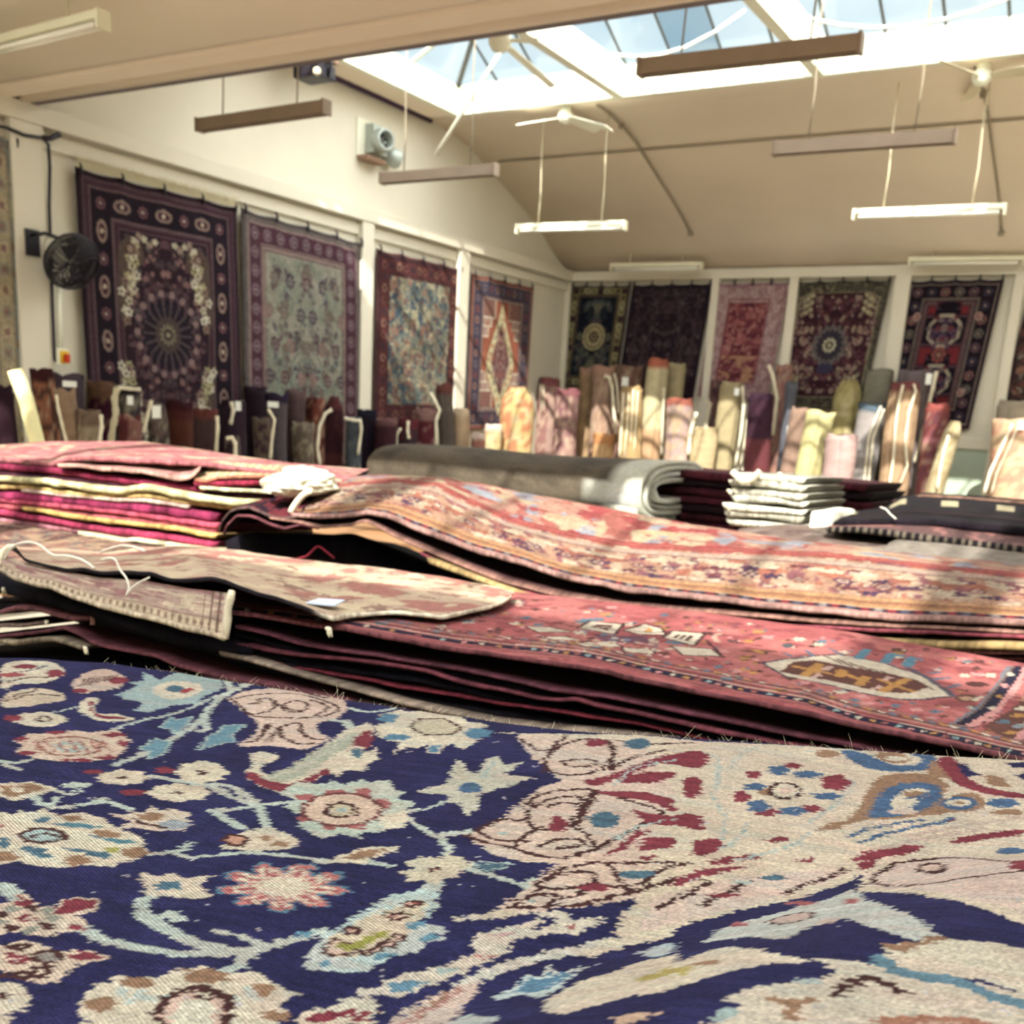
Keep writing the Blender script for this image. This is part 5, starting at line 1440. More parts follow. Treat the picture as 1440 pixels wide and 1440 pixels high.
sheet('folded_rug', [rowp([(316, 760), (350, 748), (420, 752), (500, 750), (560, 775), (640, 806), (720, 836)], 1, 2.98),  # dark block added so that the hollow reads as deep shade
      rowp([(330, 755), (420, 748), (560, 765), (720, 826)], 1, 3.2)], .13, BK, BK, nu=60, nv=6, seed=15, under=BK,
      label='black filler block that darkens the hollow of the third pile', cat='rug', group=PG['s3'])
string([(418, 786), (432, 782), (446, 768), (452, 770), (470, 785)], 2.72, 4, 'thin red loop in the dark hollow of the third pile', mat('red_yarn', C(120, 30, 44), .95))

# ---------------------------------------------------------------- the red striped pile
rt = Cv(-6.2, -2.4, 2.9, 4.2, .014, C(196, 112, 116)); rt.blend(C(214, 146, 140), .05, 111, .5, .08); rt.blend(C(222, 196, 156), .12, 112, .62, .05)
for k in range(90):
    rt.line([(-6.2 + k * .045, 2.9), (-6.0 + k * .045, 4.2)], .008, C(176, 88, 100), True)
rt.mottle(.1, .08, 4, .05)
sheet('folded_rug', [rowp([(-60, 646), (0, 644), (40, 647), (72, 651), (88, 644), (120, 641), (180, 644), (240, 648), (300, 652), (340, 657), (380, 662), (420, 670), (470, 682)], 1, 2.97),
      rowp([(-60, 629), (0, 626), (60, 621), (120, 620), (200, 621), (240, 625), (330, 640), (400, 650), (460, 655), (520, 660)], 1, 3.75)], .018, samp(rt), C(186, 104, 110), gain=.60, nu=220, nv=60, seed=16, under=C(70, 30, 44),
      label='rose rug with a fish-scale weave, on top of the red striped pile', cat='rug', group=PG['red'])
sheet('folded_rug', [rowp([(80, 652), (110, 653), (140, 657), (170, 659), (200, 661), (230, 668), (254, 671), (270, 668), (283, 654)], 1, 2.93),
      rowp([(100, 648), (200, 650), (285, 651)], 1, 3.1)], .014, C(206, 140, 132), C(216, 160, 144), gain=.60, nu=100, nv=8, seed=17, under=C(120, 40, 60),
      label='rose flap folded out below the fish-scale rug', cat='rug', group=PG['red'])
kl = Cv(0, 1, 0, 1, .01, C(216, 196, 150))
for k in range(26):
    kl.line([(k * .04, 0), (k * .04 + .1, 1)], .018, (C(206, 110, 80), C(226, 206, 150), C(150, 140, 90), C(196, 90, 70), C(232, 196, 90))[k % 5])
klc = lambda X, Y, U, V: kl.img[np.clip((V * 99).astype(int), 0, 99), np.clip((U * 99).astype(int), 0, 99)]
sheet('folded_rug', [rowp([(272, 672), (290, 674), (310, 669), (350, 668), (392, 669)], 1, 2.94), rowp([(285, 652), (300, 649), (340, 651), (396, 656)], 1, 3.06)], .012, klc, C(206, 120, 90), gain=.62, nu=100, nv=30, seed=18, under=C(120, 40, 60),
      label='multicoloured striped kilim corner beside the white plastic bag', cat='rug', group=PG['red'])
RS = [
 ([(-60, 650), (0, 652), (80, 657), (150, 667), (240, 677), (290, 684)], 2.97, 9, C(150, 34, 76), C(120, 34, 60), 'deep magenta rug second from the top of the red pile'),
 ([(272, 677), (320, 675), (386, 674)], 2.95, 7, C(158, 34, 66), C(130, 30, 60), 'short crimson rug end beside the white plastic bag'),
 ([(280, 684), (320, 686), (384, 688)], 2.94, 5, C(230, 216, 170), C(180, 150, 120), 'cream edge right under the short crimson rug'),
 ([(-60, 658), (0, 662), (120, 673), (200, 680), (260, 688), (330, 694), (384, 696)], 2.98, 9, C(80, 36, 56), C(60, 30, 44), 'dark plum rug above the thick cream-yellow edge'),
 ([(-60, 668), (0, 669), (60, 672), (120, 680), (170, 685), (205, 680), (240, 687), (290, 697), (330, 701), (372, 702)], 2.94, 9, C(232, 220, 152), C(206, 190, 130), 'rug with the thickest cream-yellow edge in the red pile'),
 ([(-60, 680), (0, 679), (40, 681), (90, 688), (130, 692), (180, 693), (210, 692), (240, 698), (300, 705), (342, 709)], 2.96, 8, C(214, 176, 98), C(180, 140, 90), 'gold edged rug directly below the thick cream-yellow edge'),
 ([(30, 687), (60, 690), (100, 695), (150, 699), (205, 701), (240, 705), (268, 711)], 2.955, 5, C(232, 192, 180), C(190, 120, 120), 'rug with a short pinkish white edge in the middle of the red pile'),
 ([(-60, 688), (60, 693), (150, 702), (240, 710), (310, 722)], 2.975, 14, C(156, 40, 88), C(120, 34, 60), 'broad crimson purple rug in the middle of the red pile'),
 ([(-60, 698), (0, 700), (60, 705), (120, 711), (180, 718), (310, 736)], 2.965, 7, C(196, 72, 100), C(150, 50, 70), 'pink red rug below the broad crimson one'),
 ([(-60, 705), (0, 707), (60, 712), (120, 721), (240, 733), (308, 745)], 2.975, 8, C(188, 80, 92), C(150, 50, 70), 'brick rose rug above the thin ochre edge'),
 ([(30, 712), (60, 716), (100, 723), (160, 730), (240, 739), (306, 751)], 2.95, 6, C(212, 170, 80), C(180, 140, 80), 'rug with the thin ochre edge, lower half of the red pile'),
 ([(-60, 712), (0, 716), (60, 725), (120, 736), (240, 751), (308, 762)], 2.965, 9, C(182, 48, 92), C(140, 40, 70), 'bright crimson rug below the ochre edge'),
 ([(-60, 722), (0, 727), (60, 735), (120, 743), (200, 753), (308, 768)], 2.975, 7, C(196, 120, 136), C(150, 80, 90), 'dusty pink rug near the bottom of the red pile'),
 ([(110, 747), (140, 751), (170, 757), (190, 756), (240, 763), (308, 772)], 2.94, 6, C(234, 222, 176), C(200, 180, 140), 'lowest cream edged rug of the red pile'),
 ([(100, 754), (170, 763), (240, 771), (308, 780)], 2.96, 12, C(150, 58, 70), C(120, 50, 60), 'dull red rug at the very bottom of the red pile'),
]
for i, (pts, Y, th, e, t, lab) in enumerate(RS):
    layer(pts, Y, th * 1.1, e, t, lab, 'red', dep=.55, fall=.02, seed=80 + i, nu=120)

# crumpled white plastic bag
me = bpy.data.meshes.new('plastic_bag'); bm = bmesh.new()
bmesh.ops.create_icosphere(bm, subdivisions=5, radius=1)
b0 = P(418, 684, 1, 2.86)
for v in bm.verts:
    x, y, z = v.co
    n = fbm(np.array([x * 1.6 + 3]), np.array([z * 1.6 + y * 1.3]), 5)[0]; n2 = abs(vnoise(np.array([x * 4 + y * 3]), np.array([z * 5 + 7]), 8)[0] - .5)
    s = .78 + .5 * (n - .4) + .28 * n2
    zz = z * s * .075
    if z < 0: zz *= .55
    v.co = Vector((b0[0] + x * s * .155 + .03 * z, b0[1] + y * s * .12, b0[2] + zz))
bm.to_mesh(me); bm.free(); smooth(me)
tag(link_mesh('plastic_bag', me, mat('plastic_bag_film', C(214, 212, 190), .35, var=.04, bump=.5, bscale=30, spec=.5)), 'crumpled white plastic bag between the red pile and the third pile', 'bag')

# ---------------------------------------------------------------- grey bundle and its neighbours at the back
def bundle(name, x0, x1, y0, y1, z0, z1, turns, cout, cend, label, th=.02, seed=0, nt=220, tilt=0.0):
    t = np.linspace(0, 1, nt); q = t * turns * 2 * math.pi + math.pi * 1.1
    k = 1 - .80 * t
    ry = (y1 - y0) / 2; rz = (z1 - z0) / 2
    ex = .75
    cy = np.sign(np.cos(q)) * np.abs(np.cos(q)) ** ex; cz = np.sign(np.sin(q)) * np.abs(np.sin(q)) ** ex
    n = fbm(q * 1.3, q * 0, seed)
    yy = ry * (1 - .55 * t) * cy * (1 + .1 * (n - .5)) + .1 * ry * t; zz = rz * k * cz * (1 + .25 * (n - .5) * t)
    xs = np.linspace(0, 1, 26)
    T, X_ = np.meshgrid(t, xs)
    bulge = 1 + .10 * np.exp(-(1 - X_) * 14)
    ragged = .05 * (vnoise(T * 30, T * 0, seed + 3) - .5) * (X_ > .98)
    Xg = x0 + (x1 - x0) * X_ + ragged + tilt * zz[None, :] * 0
    Yg = (y0 + y1) / 2 + yy[None, :] * bulge
    Zg = (z0 + z1) / 2 + zz[None, :] * bulge + .006 * np.sin(X_ * 9)
    img = np.empty(Xg.shape + (3,)); img[:] = cout
    n = fbm(Xg / .12, T * turns * 9, seed + 5)[..., None]; img = img * (1 + .35 * (n - .5))
    img = np.where((fbm(Xg / .06, T * 60, seed + 6) > .62)[..., None], img * .84, img)
    img = np.where((X_ > .90)[..., None], np.array(cend) * (1 + .35 * (n - .5)), img)
    img = np.where((T > .2)[..., None] & (X_ > .8)[..., None], np.array(cend) * (1 + .5 * (n - .5)), img)
    return grid_mesh(name, Xg, Yg, Zg, tone(img, PGN, PSN), WOOL, thick=th, label=label, cat='rug')
bundle('folded_rug', -3.72, -2.08, 4.62, 5.5, -.47, -.165, 4.6, C(122, 108, 90), C(246, 244, 224), 'large grey rug folded into a thick bundle with a pale coiled end', th=.022, seed=3)
def pile_slab(x0, x1, y0, y1, z, th, edge, top, label, seed, sag=.0, gain=None):
    xs = np.linspace(x0, x1, 9)
    near = [np.array([x, y0 + .015 * math.sin(x * 9 + seed), z + sag * math.sin((x - x0) / (x1 - x0) * math.pi)]) for x in xs]
    fr = [np.array([x, y1, z - .01]) for x in xs]
    o = sheet('folded_rug', [near, fr], th, top, edge, nu=90, nv=8, seed=seed, under=np.array(edge) * .5, gain=gain, label=label, cat='rug', group='folded rugs at the back of the tables')
for k in range(4):
    pile_slab(-3.3 + .1 * k, -1.86 - .04 * (k % 2), 4.5, 5.5, -.47 - .032 * k, .03, (C(196, 200, 180), C(206, 208, 190), C(180, 188, 170), C(190, 196, 180))[k], C(190, 196, 180), ('pale grey-green folded rug directly under the grey bundle', 'second pale rug under the grey bundle', 'third pale rug under the grey bundle', 'lowest pale rug under the grey bundle')[k], 120 + k, gain=.85)
for k in range(7):
    pile_slab(-2.35, -1.15 + .02 * (k % 3), 5.15 + .012 * (k % 2), 5.9, -.205 - .042 * k, .04, (C(96, 34, 50), C(44, 24, 34), C(80, 26, 40))[k % 3], C(130, 70, 76) if k == 0 else C(60, 26, 36), ('wine-dark rug %s the pile behind the grey bundle and the white stack' % ('on top of', 'second in', 'third in', 'fourth in', 'fifth in', 'sixth in', 'lowest in')[k]), 130 + k)
wz = [P(1080, y, 1, 4.4)[2] for y in (668, 679, 690, 701, 712, 723, 734)]
for k, z in enumerate(wz):
    xa = P(1024 + (3, -4, 2, 5, -6, -2, 0)[k], 700, 1, 4.4)[0]; xb = P(1137 + (-6, -2, 0, 2, 0, -3, 1)[k], 700, 1, 4.4)[0]
    pile_slab(xa, xb, 4.4, 5.0, z, .030, (C(214, 212, 192), C(226, 222, 200), C(206, 200, 178))[k % 3], C(222, 218, 198), 'white folded rug, %s of the white stack right of the wine-dark pile' % ('top', 'second', 'third', 'fourth', 'fifth', 'sixth', 'lowest')[k], 140 + k, sag=.008 * (k % 2), gain=.75)
m = MB(); q = P(1058, 672, 1, 4.36)
tag(m.tube(list(resample([q + [-.09, 0, .02], q + [-.04, 0, -.02], q + [.0, 0, -.01], q + [.03, 0, .03]], 12)), .014, 7).build('loose_fold', BINDC), 'loose pale fold curling on the top of the white stack', 'rug')
for k, (x, y) in enumerate(((1026, 690), (1023, 712), (1097, 666))):
    tuft(x, y, 4.36, 6, BINDC, ('pale tuft on the upper left end of the white stack', 'pale tuft on the lower left end of the white stack', 'pale tuft on the top right of the white stack')[k])
a = P(1137, 740, 1, 4.05); b = P(1172, 721, 1, 4.05)
tag(MB().box(a[0], b[0], 4.05, 4.4, a[2] - .06, b[2], .02).build('bolster', mat('white_cloth', C(246, 244, 226), .8, var=.02)), 'bright white cushion beside the white stack', 'cushion')

# ---------------------------------------------------------------- dark pile at the right
mv = Cv(-2, .6, 3.3, 4.7, .012, C(146, 120, 110)); mv.blend(C(166, 146, 134), .08, 131, .5, .08); mv.blend(C(120, 92, 88), .05, 132, .6, .06)
sheet('folded_rug', [rowp([(1000, 775), (1200, 790), (1440, 812), (1560, 822)], 1, 3.45), rowp([(1040, 744), (1100, 737), (1160, 738), (1240, 748), (1440, 771), (1560, 783)], 1, 4.1)], .03, samp(mv), C(150, 124, 112), nu=120, nv=40, seed=151,
      label='mauve-grey rug lying flat behind the orange-bordered rug at the right', cat='rug', group=PG['blk'])
sheet('folded_rug', [rowp([(1238, 776), (1300, 784), (1440, 800), (1560, 812)], 1, 3.5), rowp([(1250, 764), (1262, 758), (1330, 762), (1440, 775), (1560, 785)], 1, 3.82)], .016, C(160, 148, 136), C(176, 164, 150), nu=100, nv=14, seed=152,
      label='pale grey rug corner lying on the mauve-grey rug at the right', cat='rug', group=PG['blk'])
def bead(U): return np.where((np.sin(U * 210) > .2)[:, None], np.array(C(120, 108, 92)), np.array(C(34, 26, 34)))
sheet('folded_rug', [rowp([(1160, 741), (1200, 741), (1260, 746), (1340, 757), (1440, 769), (1560, 780)], 1, 3.8), rowp([(1176, 737), (1230, 733), (1270, 729), (1310, 726), (1380, 732), (1440, 736), (1560, 744)], 1, 4.25)], .024, lambda X, Y, U, V: np.where((fbm(U * 9, V * 3, 8) > .5)[..., None], np.array(C(172, 112, 108)), np.array(C(120, 84, 84))), bead, nu=160, nv=16, seed=153,
      label='dusty pink rug with a dark beaded edge, under the black rugs at the right', cat='rug', group=PG['blk'])
def dash(X, Y, U, V):
    c = np.empty(U.shape + (3,)); c[:] = C(34, 26, 34)
    m1 = (np.abs(V - .72) < .12) & ((np.mod(U * 5 + .2, 1) > .3) & (np.mod(U * 5 + .2, 1) < .62))
    c[m1] = C(206, 192, 150); c[(np.abs(V - .3) < .05)] = C(70, 50, 56)
    return c
sheet('folded_rug', [rowp([(1171, 737), (1182, 731), (1258, 729), (1300, 729), (1440, 741), (1560, 748)], 1, 4.0), rowp([(1178, 722), (1215, 717), (1245, 713), (1268, 697), (1340, 700), (1440, 708), (1560, 715)], 1, 4.5)], .03, dash, C(38, 30, 40), nu=160, nv=40, seed=154, under=BK,
      label='black rug with cream dashes, top of the dark pile at the right', cat='rug', group=PG['blk'])
sheet('folded_rug', [rowp([(1255, 704), (1300, 695), (1440, 705), (1560, 713)], 1, 4.5), rowp([(1262, 700), (1300, 692), (1440, 702), (1560, 710)], 1, 4.8)], .016, C(60, 40, 44), C(150, 110, 90), nu=80, nv=6, seed=155, under=BK,
      label='thin brown-edged rug behind the black rug at the right', cat='rug', group=PG['blk'])
string([(1238, 713), (1246, 716), (1252, 723), (1260, 730)], 3.97, 2.6, 'short cream cord on the left end of the black rug with dashes')

# ---------------------------------------------------------------- low tables that carry the piles
def table(x0, x1, y0, y1, z, label):
    root = empty('display_table', ((x0 + x1) / 2, (y0 + y1) / 2, FLOOR), label, 'table')
    MB().box(x0, x1, y0, y1, z - .04, z, .006).build('table_top', WOODM, root)
    MB().box(x0 + .06, x1 - .06, y0 + .06, y1 - .06, z - .12, z - .045).build('apron', WOODM, root)
    for x in (x0 + .08, x1 - .08):
        for y in (y0 + .08, y1 - .08):
            MB().box(x - .035, x + .035, y - .035, y + .035, FLOOR, z - .045, .004).build('leg', WOODM, root)
table(-2.6, .5, 1.5, 2.25, -.67, 'low wooden table under the second pile of rugs')
table(-5.6, .5, 2.75, 3.6, -.75, 'long wooden table under the red pile and the third pile')
table(-3.9, .5, 4.1, 6.0, -.61, 'wooden table under the grey bundle and the dark pile')
# ================================================================== the navy floral rug in front
ZN = -.35
EA, EB = np.array([-.26, .68]), np.array([-.06, 1.13])
ED = (EB - EA) / np.linalg.norm(EB - EA); EN = np.array([ED[1], -ED[0]])
def sst(t): t = np.clip(t, 0, 1); return t * t * (3 - 2 * t)
def hN(x, y):
    """surface height: a soft fold rises on the right-hand side towards the camera"""
    s = (x - EA[0]) * EN[0] + (y - EA[1]) * EN[1]
    h = .050 * sst(s / .17) * sst((1.16 - y) / .30)
    h = h - .006 * np.exp(-(s / .05) ** 2) * sst((1.1 - y) / .3)
    return ZN + h + .004 * np.sin(x * 6 + 1) * np.sin(y * 5) - .002
def pxy(px, py):
    z = ZN
    for _ in range(14):
        p = P(px, py, 2, z); z = .5 * z + .5 * float(hN(p[0], p[1]))
    return p[0], p[1]
AN = .33; CA, SA = math.cos(AN), math.sin(AN)
def muv(px, py):
    x, y = pxy(px, py); return (x * CA + y * SA, -x * SA + y * CA)
NAVY = C(42, 40, 88); CRM = C(222, 208, 182); PNK = C(222, 188, 172); LBL = C(166, 188, 186); TEAL = C(74, 112, 134); STL = C(70, 104, 144)
BRN = C(160, 120, 90); MAR = C(140, 52, 68); DRK = C(78, 42, 42); OLV = C(160, 158, 52); GRC = C(198, 196, 172); ROS = C(178, 98, 98)
nr_ = Cv(-1.2, .55, .05, 1.36, .00215, NAVY, muv)
nr_.blend(C(48, 46, 98), .05, 201, .5, .1)
A = lambda *p: [(x / 2.667, 900 + y / 2.667) for x, y in p]
B = lambda *p: [(450 + x / 2.88, 940 + y / 2.88) for x, y in p]
K = lambda *p: [(900 + x / 2.667, 1000 + y / 2.667) for x, y in p]
def chaikin(p, closed=True, n=2):
    for _ in range(n):
        q = []
        m = len(p)
        rng_ = range(m) if closed else range(m - 1)
        if not closed: q.append(p[0])
        for i in rng_:
            a, b = p[i], p[(i + 1) % m]
            q += [(a[0] * .75 + b[0] * .25, a[1] * .75 + b[1] * .25), (a[0] * .25 + b[0] * .75, a[1] * .25 + b[1] * .75)]
        if not closed: q.append(p[-1])
        p = q
    return p
def pol(p, c, out=None, w=.0035, n=1):
    p = chaikin(p, True, n) if n else p
    nr_.poly(p, c)
    if out is not None: nr_.line(p + [p[0]], w, out)
def ln(p, w, c, n=1): nr_.line(chaikin(p, False, n) if n else p, w, c)
def el(c0, rx, ry, c, f=None, rot=0, ring=0.0):
    x, y = c0; s = {'A': 2.667, 'B': 2.88, 'K': 2.667}[f]
    X_, Y_ = {'A': A, 'B': B, 'K': K}[f]((x, y))[0]
    nr_.ell(X_, Y_, rx / s, ry / s, c, rot, ring=ring)
def starp(c0, rx, ry, n, inner, c, f, rot=0.0):
    x, y = c0; s = {'A': 2.667, 'B': 2.88, 'K': 2.667}[f]
    X_, Y_ = {'A': A, 'B': B, 'K': K}[f]((x, y))[0]
    nr_.star(X_, Y_, rx / s, ry / s, n, inner, c, rot)

# --- the big pale medallion on the right
MED = B((700, 262), (790, 255), (830, 300), (870, 370), (975, 455), (880, 488), (830, 545), (740, 600), (585, 675), (650, 722), (720, 760), (830, 782), (955, 792), (895, 840), (830, 890), (715, 980), (545, 1012), (560, 1022), (700, 1012), (900, 985), (1090, 960), (1290, 932), (1215, 1010), (1195, 1085), (1300, 1075)) + \
      K((0, 870), (100, 835), (220, 785), (400, 740), (600, 702), (790, 635), (830, 600), (822, 680), (950, 680), (1100, 700), (1220, 722), (1300, 745), (1440, 800), (1560, 830), (1560, 120), (1440, 180), (1100, 165), (600, 130), (200, 110), (0, 90)) 
nr_.poly(MED, C(222, 204, 178))
# warmer pinkish zone by the scallops
nr_.poly(B((790, 270), (870, 370), (975, 455), (880, 488), (740, 600), (585, 675), (720, 760), (955, 792), (830, 890), (715, 980), (900, 985), (1290, 932), (1330, 700), (1440, 500), (1300, 300)), C(222, 194, 176))
for q in (K((40, 700), (280, 640), (500, 610), (700, 590), (790, 610), (500, 700), (200, 780), (0, 830)), K((840, 610), (1000, 560), (1200, 540), (1440, 560), (1440, 760), (1200, 700), (900, 665))): nr_.poly(q, C(224, 196, 182))
W = .0046
# petal 1
for q in (B((812, 285), (905, 350), (1000, 268)), B((1200, 290), (1330, 310), (1500, 300)), B((910, 420), (905, 380), (945, 322), (1060, 282), (1170, 288), (1200, 340), (1150, 412), (1030, 436), (950, 425), (905, 395)),
          B((1170, 290), (1190, 350), (1180, 410)), B((985, 375), (1110, 365), (1120, 395), (1000, 400), (985, 375)), B((1180, 410), (1260, 360), (1400, 330)),
          # petal 2
          B((590, 678), (650, 640), (745, 603), (838, 620), (835, 560), (870, 515), (960, 490), (1110, 490), (1200, 520), (1300, 550), (1395, 580)), B((590, 678), (700, 715), (790, 725), (880, 760), (1010, 770), (1130, 725), (1250, 660), (1395, 580)),
          B((1130, 495), (1085, 560), (1035, 640)), B((1110, 490), (1060, 560), (1010, 640)), B((838, 620), (870, 650), (940, 655)), B((860, 560), (960, 515), (1070, 520), (1060, 600)), B((920, 560), (990, 540), (1040, 550)),
          B((790, 722), (840, 660), (900, 640)), B((1050, 650), (1100, 690), (1120, 740)), B((890, 720), (960, 690), (1060, 690), (1070, 720), (960, 730)), B((640, 660), (720, 700), (840, 700)),
          # petal 3
          B((770, 970), (880, 900), (905, 850), (980, 805), (1090, 790), (1180, 790), (1440, 785)), B((770, 970), (950, 965), (1100, 950), (1250, 910), (1440, 852)), B((890, 870), (960, 830), (1100, 815), (1130, 860), (1010, 895), (880, 885)),
          B((850, 920), (980, 910), (940, 960)), B((1180, 800), (1200, 850), (1260, 900)), B((1000, 930), (1100, 890), (1200, 880), (1250, 900)),
          # lower right palmettes
          K((860, 650), (880, 610), (960, 570), (1100, 550), (1240, 550), (1440, 575)), K((860, 640), (960, 660), (1100, 650), (1240, 625), (1440, 600)), K((540, 690), (640, 640), (740, 610), (770, 590)), K((230, 730), (300, 690), (420, 640)),
          K((60, 740), (160, 700), (260, 640)), K((480, 800), (540, 770), (620, 760)), K((0, 650), (90, 590), (180, 570))):
    ln(q, W, DRK)
for c0, rx, ry, c, f in (((1120, 300), 48, 18, MAR, 'B'), ((1285, 305), 55, 20, TEAL, 'B'), ((965, 632), 38, 34, MAR, 'B'), ((1150, 612), 60, 32, TEAL, 'B'), ((1110, 886), 62, 16, MAR, 'B'), ((1280, 835), 75, 17, TEAL, 'B'),
                         ((745, 668), 22, 8, LBL, 'B'), ((870, 945), 22, 6, LBL, 'B'), ((1090, 590), 60, 22, DRK, 'K'), ((1085, 588), 42, 13, PNK, 'K'), ((1430, 582), 50, 16, MAR, 'K'), ((1390, 525), 60, 12, STL, 'K'),
                         ((310, 690), 70, 7, MAR, 'K'), ((500, 625), 50, 10, TEAL, 'K'), ((400, 645), 40, 6, LBL, 'K'), ((380, 800), 30, 9, ROS, 'K'), ((540, 775), 60, 12, PNK, 'K'), ((280, 740), 46, 8, PNK, 'K')):
    el(c0, rx, ry, c, f)
# maroon flames between petals
for q in (B((1050, 460), (1180, 430), (1330, 370), (1440, 340), (1440, 365), (1340, 395), (1200, 450), (1120, 480)), B((1200, 455), (1260, 425), (1380, 420), (1440, 418), (1440, 440), (1340, 455), (1240, 470)), B((1100, 500), (1250, 495), (1350, 510), (1440, 560), (1440, 590), (1350, 540), (1200, 520)),
          B((1250, 560), (1330, 590), (1440, 595), (1440, 640), (1330, 630), (1290, 600)), B((1150, 760), (1220, 700), (1300, 650), (1340, 650), (1270, 700), (1200, 750)), B((1260, 740), (1330, 700), (1440, 680), (1440, 720), (1340, 735)),
          K((0, 228), (60, 226), (122, 236), (60, 272), (0, 270)), K((0, 190), (60, 185), (100, 175), (160, 150), (262, 150), (242, 215), (180, 212), (110, 195), (0, 200)), K((150, 250), (242, 248), (222, 330), (160, 322), (170, 290)), K((0, 300), (80, 318), (160, 340), (100, 352), (0, 330)),
          K((100, 400), (180, 378), (240, 400), (242, 450), (190, 442), (120, 420)), K((0, 478), (100, 468), (150, 490), (50, 516), (0, 510)), K((186, 492), (282, 470), (322, 506), (240, 545), (180, 540), (210, 520)), K((0, 545), (100, 540), (40, 555), (0, 560)),
          K((90, 665), (150, 620), (260, 590), (420, 575), (300, 610), (180, 640)), K((250, 560), (400, 535), (470, 548), (380, 560), (270, 580)), K((460, 482), (560, 468), (580, 480), (500, 498)), K((780, 560), (900, 505), (1050, 500), (1060, 520), (920, 555), (820, 565)), K((1160, 480), (1300, 455), (1440, 440), (1440, 465), (1300, 480), (1180, 500)),
          K((800, 565), (840, 600), (900, 560)), K((560, 560), (680, 545), (600, 570)), K((1120, 410), (1210, 400), (1150, 420))):
    pol(q, MAR, n=1)
for q in (K((345, 212), (350, 180), (400, 150), (440, 130)), K((300, 250), (262, 320), (330, 400), (300, 480)), K((400, 420), (390, 470), (300, 520)), K((260, 160), (300, 190), (290, 260)), K((800, 260), (760, 330), (640, 420)), K((620, 150), (740, 160)), K((640, 455), (560, 510), (360, 560)), B((1200, 470), (1260, 400), (1440, 370)), B((1200, 690), (1260, 640), (1440, 610))):
    ln(q, .0032, LBL, 2)
# rosette with blue and maroon buds
for x, y, rx, ry, c in ((730, 268, 62, 34, MAR), (378, 320, 36, 25, MAR), (425, 238, 36, 16, MAR), (478, 380, 46, 15, MAR), (640, 366, 46, 16, MAR), (572, 205, 42, 12, MAR), (520, 222, 42, 20, STL), (630, 238, 62, 14, STL), (430, 282, 52, 15, STL), (446, 355, 48, 26, STL), (575, 376, 62, 18, STL), (702, 320, 62, 14, STL), (480, 302, 46, 16, BRN)):
    starp((x, y), rx, ry, 5, .72, c, 'K')
el((545, 300), 62, 34, CRM, 'K'); el((542, 298), 56, 28, DRK, 'K', ring=.0048); el((542, 298), 30, 13, PNK, 'K')
# brown and blue hooks at the right
pol(K((640, 452), (700, 425), (780, 412), (812, 375), (836, 345), (856, 290), (905, 238), (1010, 232), (1110, 238), (1165, 290), (1120, 335), (1240, 300), (1300, 330), (1290, 372), (1120, 385), (960, 405), (820, 408), (760, 440)), BRN)
pol(K((850, 395), (900, 300), (985, 265), (1100, 270), (1140, 300), (1110, 350), (1010, 390), (880, 402)), STL)
pol(K((930, 372), (970, 300), (1060, 285), (1090, 305), (1040, 335), (1010, 375)), CRM); el((1035, 312), 48, 12, BRN, 'K'); ln(K((1000, 330), (1050, 322), (1080, 305)), .004, STL); el((985, 375), 52, 12, PNK, 'K')
el((1195, 346), 72, 26, STL, 'K'); el((1195, 344), 48, 14, CRM, 'K'); el((1195, 344), 20, 6, BRN, 'K')
pol(K((740, 145), (830, 150), (900, 185), (960, 205), (1040, 200), (1065, 175), (1000, 160), (1060, 150), (1120, 170), (1100, 215), (1000, 228), (870, 222), (790, 190)), STL)
pol(K((870, 160), (960, 150), (1030, 180), (960, 200), (900, 185)), BRN); el((960, 178), 46, 9, CRM, 'K'); el((700, 160), 46, 14, BRN, 'K')
pol(K((1112, 168), (1190, 172), (1212, 240), (1290, 285), (1440, 312), (1500, 335), (1300, 312), (1190, 280), (1130, 222)), MAR); pol(K((1060, 235), (1110, 170), (1130, 225), (1180, 260), (1110, 245)), BRN)
for q in (K((1365, 195), (1440, 190), (1560, 195), (1560, 215), (1400, 212)), K((1405, 240), (1450, 225), (1560, 230), (1560, 260), (1440, 258)), K((1185, 205), (1225, 195), (1250, 230), (1290, 238), (1210, 245))): pol(q, NAVY, n=0)
pol(K((1280, 235), (1360, 250), (1400, 290), (1300, 275)), BRN); el((1360, 345), 60, 18, STL, 'K'); el((1380, 380), 60, 12, BRN, 'K')
for q in (K((780, 470), (900, 430), (1060, 410)), K((820, 492), (960, 450), (1140, 415)), K((1010, 440), (1180, 400))): ln(q, .004, STL)
for q in (K((1000, 470), (1240, 425), (1440, 400)), K((880, 520), (1100, 470), (1300, 440))): ln(q, .006, C(206, 180, 164))
# navy pockets between the pale shapes on the near fold
for q in (K((0, 955), (0, 872), (100, 840), (60, 905), (220, 815), (400, 750), (600, 708), (790, 640), (800, 668), (700, 705), (560, 742), (430, 780), (330, 812), (240, 852), (120, 915)),
          K((235, 882), (300, 855), (400, 850), (540, 862), (640, 812), (760, 782), (850, 792), (760, 815), (900, 822), (1012, 856), (942, 885), (878, 942), (760, 942), (650, 922), (520, 914), (380, 884)),
          K((822, 682), (950, 682), (1100, 702), (1222, 722), (1285, 742), (1160, 752), (1205, 792), (1300, 812), (1440, 822), (1560, 840), (1560, 905), (1440, 890), (1350, 872), (1220, 862), (1080, 802), (980, 752), (850, 712)),
          K((0, 1085), (120, 1040), (300, 990), (450, 950), (620, 948), (742, 976), (642, 1012), (480, 1022), (362, 1052), (302, 1090), (392, 1092), (282, 1142), (232, 1200), (0, 1200))):
    pass
